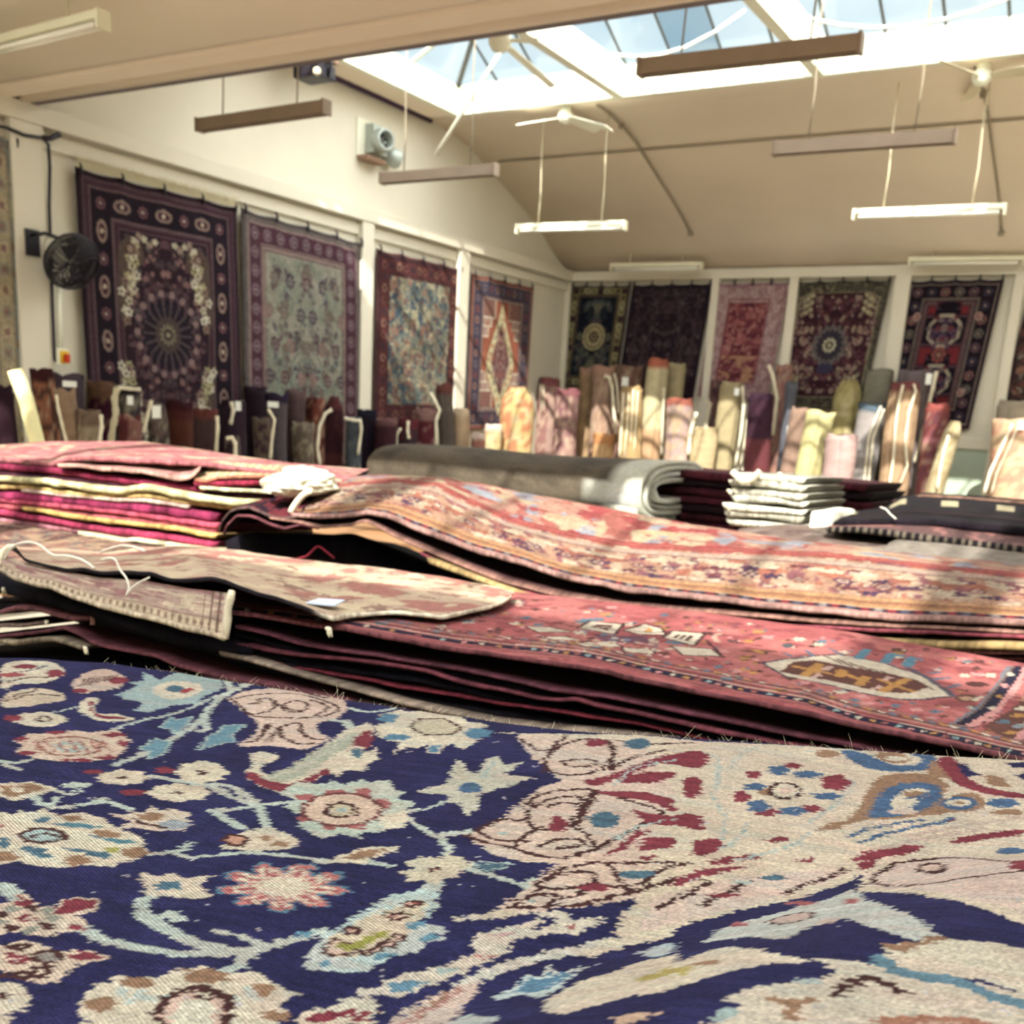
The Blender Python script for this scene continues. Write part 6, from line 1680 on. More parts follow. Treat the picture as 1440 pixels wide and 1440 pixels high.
PALE = K((300, 815), (330, 812), (430, 780), (560, 742), (700, 706), (800, 668), (850, 712), (980, 752), (1080, 802), (1130, 850), (1010, 857), (900, 822), (760, 782), (640, 812), (540, 862), (400, 850), (235, 870))
nr_.poly(PALE, C(200, 204, 196)); 
for q in (K((470, 800), (520, 770), (620, 752), (660, 772), (560, 800)), K((650, 800), (700, 780), (760, 770), (720, 800))): pol(q, C(214, 184, 172), DRK if q[0][0] < 1100 else None, .003)
el((380, 800), 34, 10, ROS, 'K'); el((790, 715), 36, 9, ROS, 'K'); el((605, 720), 60, 7, ROS, 'K')
pol(K((0, 1000), (90, 965), (240, 900), (380, 885), (520, 914), (640, 925), (640, 948), (450, 950), (300, 990), (120, 1040), (0, 1085)), CRM)
el((105, 992), 90, 20, C(190, 170, 84), 'K', rot=-.25); el((250, 948), 60, 8, BRN, 'K', rot=-.15)
pol(K((640, 925), (760, 942), (880, 942), (960, 985), (1100, 1010), (1200, 1000), (1560, 1090), (1560, 1200), (230, 1200), (290, 1140), (392, 1092), (302, 1090), (362, 1052), (480, 1022), (642, 1012), (742, 976)), C(214, 200, 178))
pol(K((905, 905), (945, 880), (1015, 857), (1130, 850), (1220, 862), (1350, 872), (1440, 892), (1560, 905), (1560, 1100), (1300, 1010), (1150, 990), (960, 975)), C(216, 204, 180))
ln(K((900, 930), (950, 970), (1080, 1000), (1190, 1008), (1300, 1060), (1440, 1100), (1560, 1130)), .012, C(98, 138, 158))
ln(K((940, 885), (985, 900), (1010, 870)), .008, BRN); ln(K((730, 1062), (800, 1020), (870, 995), (980, 1050)), .007, DRK); ln(K((1050, 870), (1130, 848)), .006, BRN)
ln(K((500, 1080), (560, 1100), (640, 1085)), .008, BRN); ln(K((560, 1100), (580, 1150)), .008, BRN)
pol(K((270, 1130), (330, 1110), (390, 1120), (340, 1150), (280, 1170)), LBL); pol(K((570, 1010), (640, 1000), (700, 1012), (640, 1030)), LBL)
pol(K((860, 1200), (900, 1150), (1100, 1135), (1300, 1160), (1400, 1200)), C(176, 118, 92)); pol(K((960, 1200), (1050, 1160), (1200, 1165), (1280, 1200)), C(196, 150, 126))

# --- stems (pale blue-cream vines)
def stem(p, w=.0075, c=C(190, 202, 192)):
    ln(p, w, c, 2)
for q, w in ((A((430, 468), (560, 420), (680, 352), (760, 300), (770, 270), (850, 195), (980, 152), (1060, 172)), .0095), (A((770, 300), (775, 345), (740, 340)), .008), (A((850, 195), (640, 285), (520, 300), (400, 345)), .006), (A((852, 140), (866, 200), (930, 160)), .009),
             (A((0, 455), (60, 462), (110, 450)), .008), (A((20, 470), (70, 485)), .007), (A((110, 582), (190, 632), (300, 620), (380, 600), (480, 632)), .008), (A((190, 630), (210, 590)), .006), (A((360, 612), (385, 596)), .010),
             (A((560, 510), (660, 525), (800, 552), (900, 602), (970, 622), (1080, 605)), .008), (A((785, 642), (900, 630), (970, 622)), .008), (A((800, 640), (850, 672), (905, 705)), .009), (A((970, 622), (985, 660), (1000, 705)), .009), (A((790, 545), (870, 545), (950, 605)), .0085), (A((830, 560), (880, 590)), .006),
             (A((575, 805), (650, 795), (720, 822), (850, 802), (960, 797), (1100, 810), (1230, 830), (1400, 832)), .006), (A((620, 800), (690, 785), (715, 762)), .008), (A((200, 560), (280, 585), (300, 560)), .005), (A((160, 280), (320, 245)), .004),
             (A((590, 950), (545, 965), (520, 1000), (545, 1040), (620, 1085), (720, 1135), (850, 1168), (970, 1165), (1080, 1125), (1200, 1095)), .0105), (A((600, 1045), (650, 1020), (665, 1050)), .010), (A((280, 1060), (370, 1115), (480, 1150), (620, 1175), (800, 1178), (960, 1168)), .0085), (A((0, 920), (60, 960), (110, 1010)), .012),
             (A((800, 1092), (900, 1112), (975, 1140)), .005), (A((960, 1165), (880, 1230), (820, 1260)), .009), (A((1250, 300), (1310, 310), (1340, 345)), .009),
             (B((540, 535), (430, 565), (350, 582)), .005), (B((340, 600), (430, 655), (480, 690), (520, 720), (510, 775)), .007), (B((600, 660), (470, 678), (520, 720)), .009), (B((0, 785), (150, 782), (300, 797)), .0065), (B((600, 812), (740, 850), (830, 880)), .007),
             (B((100, 210), (120, 250), (150, 250)), .008), (B((110, 160), (200, 180), (300, 160)), .007), (B((480, 870), (440, 930), (450, 970)), .010), (B((820, 890), (860, 850)), .005)):
    stem(q, w)
# --- motifs left half
pol(A((0, 92), (60, 76), (200, 80), (246, 110), (236, 140), (150, 166), (60, 160), (0, 200)), CRM); el((205, 125), 36, 15, MAR, 'A'); el((95, 98), 46, 8, MAR, 'A'); ln(A((0, 130), (80, 120), (180, 96)), .004, NAVY); ln(A((0, 165), (90, 140), (180, 140)), .0042, DRK); el((40, 130), 50, 8, C(170, 80, 84), 'A')
pol(A((0, 210), (100, 178), (190, 186), (246, 205), (240, 230), (150, 240), (80, 252), (0, 256)), C(214, 192, 164)); ln(A((20, 230), (120, 200), (220, 208)), .0042, DRK); ln(A((30, 215), (140, 185)), .0042, DRK)
pol(A((262, 166), (330, 112), (420, 108), (480, 150), (440, 185), (360, 190), (300, 206)), C(214, 182, 164)); el((440, 152), 36, 13, MAR, 'A'); el((300, 190), 30, 8, MAR, 'A')
for k in range(8): ln(A((300 + k * 17, 175 - k * 4), (318 + k * 17, 145 - k * 2)), .0028, DRK)
pol(A((440, 202), (520, 170), (480, 160), (540, 150), (535, 118), (600, 148), (680, 115), (740, 132), (832, 138), (838, 180), (770, 208), (742, 238), (640, 246), (560, 272), (500, 265), (540, 236), (470, 226)), C(158, 182, 182), n=0)
pol(A((568, 182), (620, 152), (740, 158), (765, 196), (665, 226), (592, 214)), CRM); el((655, 183), 34, 13, TEAL, 'A'); el((700, 189), 25, 9, C(176, 60, 70), 'A', rot=-.2)
pol(A((288, 242), (338, 210), (378, 222), (346, 255), (372, 278), (440, 278), (515, 296), (440, 308), (360, 302), (305, 276)), CRM); pol(A((328, 234), (356, 226), (340, 260), (372, 284), (430, 286), (480, 294), (400, 299), (345, 284)), MAR)
pol(A((10, 300), (60, 280), (100, 274), (170, 268), (262, 290), (240, 310), (190, 326), (120, 326), (60, 310)), CRM); el((48, 293), 34, 12, MAR, 'A'); el((160, 296), 24, 9, DRK, 'A', ring=.0042)
pol(A((60, 380), (110, 350), (200, 352), (280, 338), (340, 346), (440, 338), (488, 372), (470, 412), (420, 447), (330, 457), (230, 456), (130, 442), (55, 420), (92, 400)), C(220, 192, 170), n=0)
for c0, rx, ry in (((215, 348), 40, 9), ((430, 356), 52, 10), ((460, 388), 22, 12), ((400, 440), 40, 10), ((310, 450), 40, 9), ((100, 424), 42, 9), ((80, 372), 26, 10), ((250, 452), 30, 6)): starp(c0, rx, ry, 4, .7, MAR, 'A')
el((262, 398), 120, 36, C(150, 96, 84), 'A', ring=.0042); el((262, 400), 60, 20, LBL, 'A'); el((262, 400), 34, 9, CRM, 'A')
for k in range(7): ln(A((130 + k * 42, 378 - (k % 2) * 4), (165 + k * 42, 420)), .0026, C(170, 104, 96))
for q in (A((598, 326), (640, 290), (660, 300), (722, 288), (705, 318), (680, 332), (655, 352), (640, 330)), A((518, 402), (550, 395), (580, 370), (650, 385), (625, 410), (600, 432), (548, 447), (560, 420)), A((748, 412), (790, 352), (815, 345), (842, 320), (922, 320), (880, 345), (860, 362), (885, 380), (800, 395))):
    pol(q, C(104, 150, 170), LBL, .003, n=0)
pol(A((846, 222), (890, 198), (990, 178), (1140, 184), (1282, 215), (1310, 262), (1250, 300), (1182, 312), (1190, 350), (1245, 365), (1182, 402), (1120, 412), (1020, 396), (876, 402), (945, 365), (975, 310), (915, 272), (878, 240)), C(224, 194, 176))
for q in (A((868, 222), (925, 208), (1040, 196), (1180, 212), (1290, 258), (1200, 292), (1090, 292)), A((868, 222), (905, 250), (935, 282), (1000, 290), (1090, 292)), A((930, 240), (980, 235), (965, 222), (1010, 215), (1040, 240), (1010, 265), (945, 280)), A((1040, 240), (1080, 258), (1130, 270)), A((1160, 225), (1220, 240), (1230, 262), (1180, 285)),
          A((935, 382), (960, 380), (1020, 312)), A((1000, 382), (1050, 330), (1100, 312), (1130, 312), (1130, 345), (1165, 372), (1210, 372)), A((1040, 330), (1060, 365), (1110, 392), (1180, 388)), A((960, 380), (985, 345), (1000, 315)), A((1130, 188), (1150, 200), (1230, 218))): ln(q, .0045, DRK)
el((1108, 250), 46, 21, DRK, 'A', ring=.0046)
pol(A((905, 502), (948, 475), (938, 430), (965, 412), (1000, 422), (1052, 432), (1040, 450), (992, 460), (972, 492), (1000, 508), (1080, 480), (1160, 430), (1230, 385), (1290, 340), (1333, 330), (1400, 300), (1405, 380), (1333, 445), (1250, 492), (1150, 545), (1060, 577), (980, 552)), CRM)
pol(A((912, 505), (940, 488), (985, 520), (1060, 545), (1130, 530), (1220, 480), (1290, 440), (1333, 360), (1395, 330), (1400, 385), (1333, 445), (1250, 490), (1150, 542), (1060, 574), (980, 550)), MAR)
pol(A((962, 508), (1000, 512), (1040, 490), (1100, 470), (1180, 420), (1250, 385), (1320, 345), (1340, 350), (1310, 400), (1240, 440), (1150, 500), (1070, 540), (1010, 530)), C(176, 180, 158)); ln(A((1010, 520), (1120, 480), (1240, 415), (1320, 355)), .004, C(200, 200, 180))
for c0, rx, ry, cc in (((755, 496), 105, 44, CRM), ((668, 572), 122, 37, CRM), ((455, 515), 105, 30, CRM), ((288, 545), 66, 12, C(196, 204, 192))): starp(c0, rx, ry, 8, .82, cc, 'A')
for c0, rx, ry in (((758, 498), 20, 9), ((668, 573), 20, 7), ((452, 515), 18, 6)): el(c0, rx, ry, DRK, 'A')
for c0, rx, ry in (((500, 573), 52, 11), ((350, 493), 40, 9), ((615, 488), 34, 12)): el(c0, rx, ry, MAR, 'A')
pol(A((-20, 532), (20, 540), (110, 528), (215, 555), (150, 580), (60, 606), (-20, 580)), CRM, n=0); pol(A((0, 545), (60, 550), (110, 535), (180, 556), (100, 575), (40, 590), (0, 575)), BRN, n=0); el((60, 562), 26, 9, CRM, 'A')
pol(A((-30, 640), (50, 655), (80, 638), (120, 650), (160, 628), (210, 655), (300, 645), (380, 666), (440, 705), (535, 742), (570, 802), (490, 828), (410, 852), (300, 842), (240, 855), (150, 850), (60, 830), (-30, 850)), CRM, n=0)
for q, c in ((A((120, 680), (150, 662), (190, 672), (170, 690)), TEAL), (A((-10, 745), (30, 740), (30, 775), (-10, 780)), TEAL), (A((70, 770), (120, 768), (170, 786), (196, 822), (140, 815), (95, 795)), TEAL), (A((205, 690), (290, 682), (392, 702), (300, 706)), C(84, 134, 152)), (A((320, 728), (400, 742), (500, 752), (520, 764), (430, 762)), C(84, 134, 152)), (A((215, 778), (310, 785), (420, 800), (410, 820), (300, 800)), TEAL),
             (A((222, 658), (280, 656), (320, 672), (260, 680)), BRN), (A((340, 718), (400, 712), (465, 728), (440, 742), (370, 738)), BRN), (A((460, 782), (530, 775), (575, 802), (520, 818), (470, 818)), BRN), (A((232, 815), (300, 808), (350, 830), (280, 848), (240, 840)), BRN), (A((-20, 795), (40, 790), (80, 815), (20, 830), (-20, 825)), BRN), (A((398, 775), (450, 778), (460, 795), (420, 800)), C(170, 166, 70)), (A((-20, 690), (20, 695), (0, 710)), ROS)): pol(q, c, n=0)
el((160, 733), 84, 26, LBL, 'A'); el((160, 733), 84, 26, DRK, 'A', ring=.0046); ln(A((110, 745), (160, 720), (220, 735)), .0042, DRK)
pol(A((405, 650), (470, 655), (500, 640), (540, 645), (565, 616), (592, 640), (640, 632), (715, 650), (692, 668), (722, 690), (690, 712), (600, 716), (520, 708), (440, 706), (485, 680)), C(222, 200, 178), n=0); el((565, 662), 54, 16, BRN, 'A'); el((648, 694), 62, 17, C(160, 168, 176), 'A'); ln(A((500, 672), (520, 688), (620, 700)), .0042, DRK)
pol(A((832, 782), (850, 740), (920, 718), (960, 706), (1010, 705), (1090, 728), (1142, 762), (1080, 785), (940, 792)), CRM, n=0); el((885, 752), 40, 19, C(206, 150, 122), 'A'); el((885, 752), 42, 20, DRK, 'A', ring=.0042); el((995, 742), 24, 10, BRN, 'A'); el((1050, 765), 40, 9, BRN, 'A')
pol(A((1222, 832), (1262, 812), (1333, 785), (1400, 790), (1380, 835), (1300, 842)), CRM, n=0); pol(A((1262, 826), (1333, 795), (1380, 800), (1350, 830)), BRN, n=0)
# fish-tail star
pol(A((525, 868), (600, 888), (640, 872), (690, 892), (802, 882), (745, 918), (802, 960), (740, 972), (640, 960), (575, 958), (540, 935), (530, 900)), CRM, n=0); el((632, 922), 52, 17, TEAL, 'A')
# big 12-petalled star
for (rx, ry, inn, c) in ((262, 98, .62, C(84, 128, 152)), (240, 92, .55, C(206, 120, 116)), (205, 80, .5, CRM), (150, 58, .5, C(214, 160, 148)), (118, 46, .6, CRM)): starp((1062, 925), rx, ry, 9, inn, c, 'A', .2)
for k in range(9):
    q = 2 * math.pi * k / 9 + .2
    ln(A((1062 + 110 * math.cos(q), 925 + 42 * math.sin(q)), (1062 + 215 * math.cos(q), 925 + 84 * math.sin(q))), .0038, C(182, 92, 96), 0)
# carnations at the left
pol(A((-20, 990), (40, 985), (75, 950), (120, 960), (135, 990), (195, 1010), (265, 962), (385, 972), (362, 1010), (285, 1035), (330, 1065), (330, 1092), (240, 1092), (182, 1118), (80, 1096), (-20, 1110)), C(220, 196, 172), n=0)
for q in (A((48, 992), (80, 955), (122, 985), (100, 1002)), A((196, 1015), (270, 966), (374, 978), (355, 1000), (290, 1012), (240, 1028)), A((238, 1080), (270, 1066), (320, 1070), (335, 1090)), A((-20, 1040), (20, 1050), (-20, 1060))): pol(q, MAR, n=0)
el((90, 1048), 38, 16, MAR, 'A'); el((90, 1048), 14, 7, PNK, 'A')
for k in range(9):
    q = 2 * math.pi * k / 9; el((95 + 105 * math.cos(q), 1045 + 42 * math.sin(q)), 15, 8, DRK if k % 2 else C(150, 150, 136), 'A', ring=.0042)
pol(A((-20, 1150), (50, 1128), (120, 1128), (165, 1145), (205, 1172), (260, 1165), (330, 1160), (418, 1188), (310, 1215), (280, 1225), (245, 1252), (190, 1292), (80, 1272), (-20, 1230)), C(220, 196, 172), n=0)
el((65, 1195), 48, 23, MAR, 'A'); el((65, 1197), 18, 10, PNK, 'A'); pol(A((250, 1185), (290, 1168), (340, 1168), (392, 1188), (310, 1200), (270, 1200)), MAR, n=0); el((182, 1190), 52, 22, C(150, 140, 132), 'A'); el((182, 1190), 52, 22, DRK, 'A', ring=.0044); el((60, 1262), 60, 9, DRK, 'A', ring=.0042); el((150, 1245), 36, 16, DRK, 'A', ring=.0042); el((70, 1150), 40, 9, DRK, 'A', ring=.0042)
el((30, 1342), 82, 58, CRM, 'A'); el((20, 1335), 22, 14, DRK, 'A'); el((-10, 1430), 60, 30, CRM, 'A')
# large flower at the bottom
pol(A((285, 1380), (320, 1350), (300, 1330), (350, 1300), (345, 1290), (400, 1285), (440, 1262), (520, 1262), (590, 1262), (640, 1238), (760, 1225), (850, 1248), (950, 1250), (1000, 1270), (1040, 1300), (1130, 1332), (1060, 1352), (1080, 1400), (1010, 1450), (1010, 1520), (260, 1520), (320, 1420)), CRM, n=0)
for c0, rx, ry in (((770, 1260), 82, 28), ((515, 1285), 60, 24), ((378, 1366), 56, 30), ((980, 1312), 58, 24), ((1040, 1408), 62, 22), ((340, 1470), 60, 26)): el(c0, rx, ry, BRN, 'A')
for k in range(7): ln(A((450 + k * 80, 1310 + (k % 3) * 12), (480 + k * 80, 1350)), .006, C(196, 208, 200))
pol(A((585, 1372), (650, 1325), (735, 1300), (830, 1318), (865, 1368), (850, 1450), (820, 1500), (640, 1500), (600, 1440)), C(222, 186, 168), DRK, .006, n=0); pol(A((650, 1375), (700, 1345), (790, 1350), (810, 1390), (790, 1450), (680, 1460), (640, 1420)), C(222, 214, 190), n=0); el((770, 1330), 36, 16, CRM, 'A'); el((770, 1330), 36, 16, DRK, 'A', ring=.004)
pol(A((1150, 1400), (1240, 1368), (1290, 1345), (1400, 1330), (1420, 1380), (1400, 1450), (1230, 1450)), CRM, n=0); pol(A((1185, 1405), (1250, 1378), (1333, 1380), (1400, 1385), (1380, 1430), (1240, 1430)), MAR, n=0)
# --- motifs middle
pol(B((222, 236), (275, 210), (240, 190), (320, 165), (360, 172), (460, 172), (560, 188), (600, 215), (690, 225), (640, 250), (650, 285), (580, 330), (520, 300), (480, 342), (420, 345), (440, 312), (400, 322), (345, 318), (298, 348), (320, 300), (245, 282)), CRM, n=0)
pol(B((362, 236), (400, 205), (500, 203), (572, 238), (545, 265), (430, 270)), C(206, 192, 160), DRK, .0044, n=0)
for q in (B((230, 205), (270, 182), (322, 190), (300, 215), (262, 220)), B((258, 285), (280, 262), (370, 275), (340, 292)), B((580, 262), (610, 238), (700, 250), (720, 232), (680, 275), (620, 288)), B((430, 340), (450, 312), (492, 310), (480, 340))): pol(q, C(84, 134, 164), n=0)
el((150, 342), 24, 22, TEAL, 'B')
pol(B((20, 400), (60, 360), (110, 345), (125, 310), (180, 318), (180, 345), (240, 318), (225, 350), (240, 365), (195, 385), (180, 415), (110, 410), (70, 440)), CRM, n=0); el((150, 342), 24, 20, TEAL, 'B')
pol(B((378, 502), (430, 488), (515, 460), (550, 372), (570, 368), (608, 422), (640, 425), (680, 362), (715, 352), (745, 390), (820, 378), (780, 410), (742, 425), (865, 442), (780, 470), (700, 492), (640, 512), (645, 565), (600, 600), (560, 545), (520, 545), (515, 512)), C(200, 196, 176), n=0); el((606, 482), 48, 21, STL, 'B'); el((620, 478), 20, 8, TEAL, 'B'); ln(B((700, 380), (660, 440)), .005, LBL); ln(B((560, 400), (580, 450)), .005, C(190, 176, 150))
pol(B((0, 470), (-90, 460), (-170, 500), (-110, 530), (-150, 560), (-60, 600), (-90, 640), (0, 690), (80, 668), (150, 690), (180, 665), (272, 660), (290, 625), (352, 640), (340, 598), (384, 542), (310, 528), (345, 500), (300, 492), (282, 450), (200, 462), (180, 448), (100, 470), (60, 452)), C(190, 204, 190), n=0)
for c0, rx, ry in (((60, 505), 52, 16), ((180, 500), 42, 16), ((255, 545), 32, 22), ((150, 638), 52, 14), ((-60, 520), 50, 16), ((30, 640), 36, 16), ((-50, 610), 50, 14)): starp(c0, rx, ry, 5, .7, ROS, 'B')
el((85, 572), 160, 66, C(222, 192, 170), 'B'); el((85, 572), 160, 66, C(120, 60, 62), 'B', ring=.0048); el((82, 574), 60, 29, C(206, 190, 156), 'B'); el((82, 574), 60, 29, DRK, 'B', ring=.0048); el((82, 574), 24, 9, LBL, 'B')
pol(B((240, 600), (350, 575), (340, 640), (270, 655)), C(226, 216, 190), n=0)
pol(B((302, 820), (372, 812), (345, 782), (420, 758), (470, 768), (520, 752), (572, 765), (622, 802), (572, 820), (560, 845), (500, 858), (470, 878), (420, 862), (345, 865), (352, 838)), CRM, n=0); el((466, 812), 26, 10, DRK, 'B'); el((466, 812), 10, 4, C(160, 90, 80), 'B')
pol(B((612, 800), (670, 785), (770, 788), (750, 808), (680, 818)), TEAL, LBL, .003, n=0)
pol(B((65, 772), (120, 740), (200, 722), (335, 722), (262, 755), (140, 785)), CRM, n=0); pol(B((92, 768), (150, 738), (280, 728), (230, 755), (140, 778)), BRN, n=0)
# paisley with the olive heart
pol(B((-60, 1180), (10, 1085), (80, 1040), (160, 992), (265, 925), (400, 895), (440, 870), (490, 872), (452, 965), (425, 1010), (360, 1022), (525, 1048), (480, 1080), (512, 1100), (420, 1112), (385, 1150), (310, 1160), (230, 1215), (120, 1235), (-60, 1220)), C(186, 206, 204), n=0)
pol(B((22, 1110), (80, 1060), (140, 1025), (270, 975), (395, 935), (440, 960), (400, 1010), (345, 1080), (290, 1120), (180, 1165), (60, 1172)), C(218, 200, 170), n=0)
pol(B((18, 1150), (30, 1110), (75, 1095), (180, 1160), (320, 1110), (345, 1085), (300, 1075), (300, 1100), (160, 1148), (60, 1165)), C(222, 186, 166), DRK, .003, n=0)
pol(B((62, 1118), (78, 1110), (110, 1118), (205, 1080), (272, 1062), (278, 1090), (190, 1118), (120, 1140), (78, 1140)), OLV, n=0)
for c0, rx, ry in (((374, 953), 32, 11), ((312, 1000), 32, 13), ((130, 1056), 32, 12)): el(c0, rx, ry, C(226, 190, 170), 'B'); el(c0, rx, ry, DRK, 'B', ring=.0042); el(c0, 10, 4, C(170, 90, 80), 'B')
for c0, rx, ry in (((395, 1040), 46, 14), ((262, 1166), 44, 13), ((440, 1090), 40, 14), ((20, 1195), 30, 10), ((-60, 1075), 40, 16)): el(c0, rx, ry, C(96, 146, 170), 'B', rot=-.2)
# lower centre
pol(B((155, 1305), (240, 1290), (330, 1240), (440, 1222), (560, 1178), (640, 1140), (600, 1120), (650, 1075), (760, 1050), (870, 1020), (900, 985), (1000, 985), (1020, 1020), (1150, 1008), (1140, 1030), (1050, 1075), (960, 1085), (800, 1095), (760, 1150), (640, 1205), (440, 1290), (330, 1335), (240, 1320), (180, 1335)), C(214, 202, 182), n=0)
for q, c in ((B((280, 1290), (380, 1262), (440, 1268), (360, 1310), (300, 1320)), C(92, 140, 166)), (B((640, 1165), (680, 1150), (700, 1162), (650, 1178)), ROS), (B((690, 1085), (770, 1065), (780, 1078), (720, 1095)), C(196, 150, 150)), (B((850, 1055), (930, 1005), (940, 1015), (880, 1062)), NAVY), (B((905, 1040), (960, 1000), (975, 1012), (930, 1045)), NAVY), (B((990, 1045), (1060, 1035), (1010, 1055)), ROS), (B((470, 1225), (540, 1205), (560, 1215), (490, 1245)), LBL)): pol(q, c, n=0)
ln(B((440, 1400), (560, 1310), (650, 1245), (800, 1192), (1000, 1150), (1150, 1112), (1320, 1085)), .011, C(206, 202, 188))
pol(B((1040, 1160), (1150, 1105), (1330, 1060), (1440, 1050), (1440, 1085), (1250, 1120), (1100, 1170)), CRM, n=0); pol(B((1290, 1150), (1380, 1120), (1440, 1110), (1440, 1150), (1340, 1175)), C(180, 200, 206), n=0)
pol(B((260, 1500), (300, 1420), (400, 1350), (520, 1300), (600, 1278), (655, 1258), (640, 1300), (590, 1350), (560, 1400), (480, 1450), (420, 1500)), C(218, 190, 174), n=0); ln(B((400, 1410), (440, 1370), (520, 1320)), .006, BRN); ln(B((330, 1450), (420, 1395), (560, 1300)), .004, C(186, 130, 120))
pol(B((695, 1338), (780, 1295), (830, 1240), (905, 1250), (915, 1205), (955, 1235), (1075, 1202), (1000, 1260), (975, 1295), (900, 1335), (820, 1320), (740, 1345)), C(196, 210, 208), n=0); pol(B((740, 1325), (800, 1300), (840, 1250), (910, 1262), (930, 1225), (960, 1245), (1030, 1222), (960, 1275), (900, 1312), (820, 1308)), C(88, 136, 166), n=0)
pol(B((895, 1370), (960, 1320), (1050, 1270), (1200, 1222), (1290, 1190), (1440, 1160), (1440, 1262), (1350, 1300), (1250, 1335), (1100, 1372), (990, 1405), (930, 1400)), CRM, n=0); pol(B((1270, 1262), (1360, 1235), (1440, 1205), (1440, 1235), (1340, 1268)), C(186, 166, 84), n=0)
pol(B((500, 1440), (580, 1405), (720, 1410), (690, 1440), (600, 1500), (480, 1500)), C(190, 206, 206), n=0); pol(B((1180, 1420), (1280, 1395), (1380, 1390), (1300, 1430), (1200, 1450)), C(206, 170, 140), n=0)
pol(B((-100, 1420), (0, 1380), (60, 1360), (120, 1385), (210, 1352), (160, 1400), (80, 1440), (-60, 1460)), CRM, n=0); pol(B((-60, 1425), (20, 1392), (90, 1382), (150, 1380), (120, 1410), (0, 1435)), MAR, n=0)
# loose pale yarn ends
rr = random.Random(9)
for k in range(150):
    x = rr.uniform(0, 1440); y = rr.uniform(960, 1430); s = rr.uniform(2, 7)
    ln([(x, y), (x + s, y - s * .45)], .0016, C(196, 196, 206), 0)
# knot structure: rows slip against each other, yarn colour drifts along each row
def _knots(im):
    n, m_ = im.shape[:2]
    ii, jj = np.meshgrid(np.arange(n), np.arange(m_), indexing='ij')
    blk = np.floor(jj / 9.0 + 40 * vnoise(ii * 1.0, ii * 0, 5))
    sh = np.round((vnoise(blk * 1.7, ii * 1.0, 31) - .5) * 3.0 + (RNG.random((n, 1)) - .5) * 1.5).astype(int)
    sv = np.round((vnoise(jj / 5.0, ii / 7.0, 33) - .5) * 1.6).astype(int)
    out = im[np.clip(ii + sv, 0, n - 1), np.clip(jj + sh, 0, m_ - 1)]
    lum = out.mean(-1)
    st = fbm(jj / 14.0, ii / 1.3, 41) - .5                      # streaks along the weft
    out = out * (1 + .24 * st[..., None] * np.where(lum > .45, .8, 1.5)[..., None])
    pale = np.clip((lum - .55) / .2, 0, 1)[..., None]
    t1 = np.clip((fbm(jj / 26.0, ii / 6.0, 51) - .52) / .10, 0, 1)[..., None] * pale
    t2 = np.clip((fbm(jj / 30.0, ii / 7.0, 53) - .60) / .08, 0, 1)[..., None] * pale
    out = out * (1 - .28 * t1) + np.array(C(214, 176, 160)) * .28 * t1
    out = out * (1 - .2 * t2) + np.array(C(176, 194, 188)) * .2 * t2
    return np.clip(out, 0, 1)
# the medallion repeats mirrored on the far side of its axis, the field towards the near end
_ju = int((.385 - nr_.x0) / nr_.res); _n = nr_.img.shape[1] - _ju
nr_.img[:, _ju:] = nr_.img[:, _ju - _n:_ju][:, ::-1]
_iv = int((.44 - nr_.y0) / nr_.res)
nr_.img[:_iv] = nr_.img[_iv:2 * _iv][::-1]
nr_.img = _knots(nr_.img)
nr_.mottle(.06, .03, 77, .10)

EDGE = [(-90, 912), (0, 925), (60, 927), (150, 933), (220, 942), (300, 955), (400, 970), (500, 987), (600, 1002), (700, 1016), (780, 1026), (840, 1031), (960, 1038), (1100, 1047), (1250, 1058), (1440, 1070), (1560, 1078), (1700, 1090)]
ev = np.array([muv(x, y) for x, y in EDGE])
U1, V1 = nr_.X, nr_.Y
ve = np.interp(U1[0], ev[:, 0], ev[:, 1]) + .0025 * np.sin(U1[0] * 60) * vnoise(U1[0] * 9, U1[0] * 0, 3)
keep = V1[:, 0] < ve.max() + .055
U1, V1 = U1[keep], V1[keep]; im = nr_.img[keep]
RAD = .011
o_ = np.clip(V1 - ve[None, :], 0, .05)
ang = np.clip(o_ / RAD, 0, math.pi / 2)
vin = np.minimum(V1, ve[None, :]) + RAD * np.sin(ang)
drop = RAD * (1 - np.cos(ang)) + np.clip(o_ - RAD * math.pi / 2, 0, 1)
Xw = U1 * CA - vin * SA; Yw = U1 * SA + vin * CA
Zw = hN(Xw, Yw) - drop + .0012 * (fbm(Xw / .02, Yw / .02, 4) - .5)
near_rug = grid_mesh('navy_floral_rug', Xw, Yw, Zw, tone(im, NG, NS), WOOL_NEAR, label='navy blue rug with pale floral medallion filling the foreground', cat='rug')
# fuzz of loose fibres along the folded edge
m = MB(); rr = random.Random(3)
for k in range(240):
    t = rr.uniform(.12, .95); u = -1.0 + t * 1.42
    v = np.interp(u, ev[:, 0], ev[:, 1]) + rr.uniform(-.004, .008)
    x = u * CA - v * SA; y = u * SA + v * CA; z = float(hN(x, y)) - .002
    L_ = rr.uniform(.003, .010) * (1.7 if rr.random() < .12 else 1); a = rr.uniform(0, 6.28)
    p = np.array([x, y, z]); d = np.array([math.cos(a) * .8, math.sin(a) * .8, rr.uniform(.4, 1.2)]) * L_
    b = np.array([math.cos(a + 1.6), math.sin(a + 1.6), 0]) * L_ * .5
    m.tube([p, p + d * .5 + b * .4, p + d + b], [.00022, .0002, .00012], 3, cap=False)
tag(m.build('loose_fibres', FRINGE, near_rug), kind='stuff')

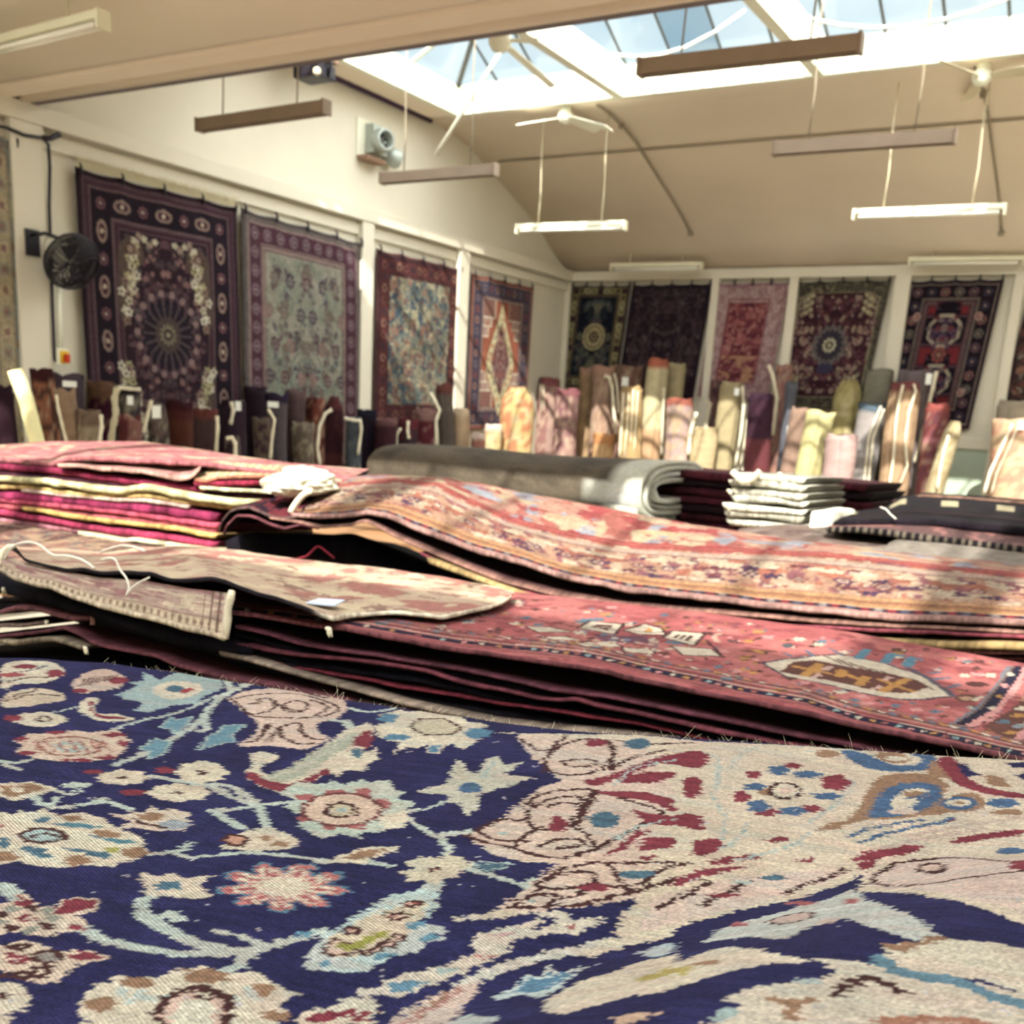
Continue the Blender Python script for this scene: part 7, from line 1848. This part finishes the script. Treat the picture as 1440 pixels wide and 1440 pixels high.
# rugs under the navy one, their folded edges showing beyond it
def under_rug(off, dz, th, edge, top, label, seed, r=None):
    nu = 16
    us = np.linspace(-1.15, .52, 40)
    vv = np.interp(us, ev[:, 0], ev[:, 1]) + off + .003 * np.sin(us * 17 + seed)
    near = [np.array([u * CA - v * SA, u * SA + v * CA, ZN - dz]) for u, v in zip(us, vv)]
    fr = [np.array([u * CA - (v - .9) * SA, u * SA + (v - .9) * CA, ZN - dz - .004]) for u, v in zip(us, vv)]
    sheet('folded_rug', [near, fr], th, top, edge, nu=260, nv=8, seed=seed, under=BK, label=label, cat='rug', group='rugs under the navy floral rug')
under_rug(.008, .012, .012, C(150, 100, 84), C(120, 76, 70), 'brown-pink folded rug peeping out beyond the edge of the navy rug', 301)
for k, (o, d, t, e, lab) in enumerate(((.004, .028, .016, C(60, 40, 50), 'second rug under the navy floral one'), (.010, .048, .02, C(120, 70, 70), 'third rug under the navy floral one'), (.0, .072, .022, C(36, 34, 60), 'fourth rug under the navy floral one'), (.006, .098, .03, C(90, 50, 56), 'lowest rug under the navy floral one'))):
    under_rug(o, d, t, e, e, lab, 302 + k)
c0 = np.array([0.0, 0.0])
root = empty('display_table', (-.3, .5, FLOOR), 'wooden table under the navy floral rug', 'table')
def rot_box(name, u0, u1, v0, v1, z0, z1):
    mb = MB().box(u0, u1, v0, v1, z0, z1, .004)
    mb.v = [(a * CA - b * SA, a * SA + b * CA, c) for a, b, c in mb.v]
    return mb.build(name, WOODM, root)
zt = ZN - .131
rot_box('table_top', -1.05, .45, .25, 1.12, zt - .04, zt)
for u in (-1.0, .4):
    for v in (.3, 1.06): rot_box('leg', u - .03, u + .03, v - .03, v + .03, FLOOR, zt - .04)
# ================================================================== camera, sky, sun
cam = bpy.data.cameras.new('camera'); co = bpy.data.objects.new('camera', cam); COL.objects.link(co)
SC.camera = co
cam.sensor_width = 36; cam.sensor_fit = 'HORIZONTAL'
cam.lens = FPX / 1440 * 36
cam.shift_y = 240 / 1440
cam.clip_start = 0.02; cam.clip_end = 200
# camera axes: right, up, back
M = Matrix(((CR[0, 0], -CR[0, 1], -CR[0, 2], 0), (CR[1, 0], -CR[1, 1], -CR[1, 2], 0), (CR[2, 0], -CR[2, 1], -CR[2, 2], 0), (0, 0, 0, 1)))
co.matrix_world = M
cam.dof.use_dof = True; cam.dof.focus_distance = 0.92; cam.dof.aperture_fstop = 11.0

w = bpy.data.worlds.new('sky'); SC.world = w; w.use_nodes = True
nt = w.node_tree; bg = nt.nodes['Background']
tc = nt.nodes.new('ShaderNodeTexCoord')
nz = nt.nodes.new('ShaderNodeTexNoise'); nz.inputs['Scale'].default_value = 1.6; nz.inputs['Detail'].default_value = 6
nt.links.new(tc.outputs['Generated'], nz.inputs['Vector'])
cr = nt.nodes.new('ShaderNodeValToRGB')
cr.color_ramp.elements[0].position = .42; cr.color_ramp.elements[0].color = L4(C(112, 172, 204))
cr.color_ramp.elements[1].position = .62; cr.color_ramp.elements[1].color = L4(C(205, 222, 226))
nt.links.new(nz.outputs['Fac'], cr.inputs['Fac'])
nt.links.new(cr.outputs['Color'], bg.inputs['Color'])
bg.inputs['Strength'].default_value = 1.0

def sun(name, d, energy, col, angle):
    l = bpy.data.lights.new(name, 'SUN'); l.energy = energy; l.color = col; l.angle = math.radians(angle)
    o = bpy.data.objects.new(name, l); COL.objects.link(o)
    o.rotation_euler = Vector(d).to_track_quat('-Z', 'Y').to_euler()
    o.location = (0, 5, 12)
    return o
sun('sun', (-.30, 1, -1.0), 13.5, (1, .94, .82), 0.6)
sun('soft_sky_fill', (-.05, .1, -1), 19.5, (1, .98, .95), 150)  # added wide sun lamp: fills the hall without brightening the visible sky

SC.view_settings.view_transform = 'Standard'
SC.view_settings.look = 'None'
SC.view_settings.gamma = 1.0
SC.view_settings.exposure = -0.06
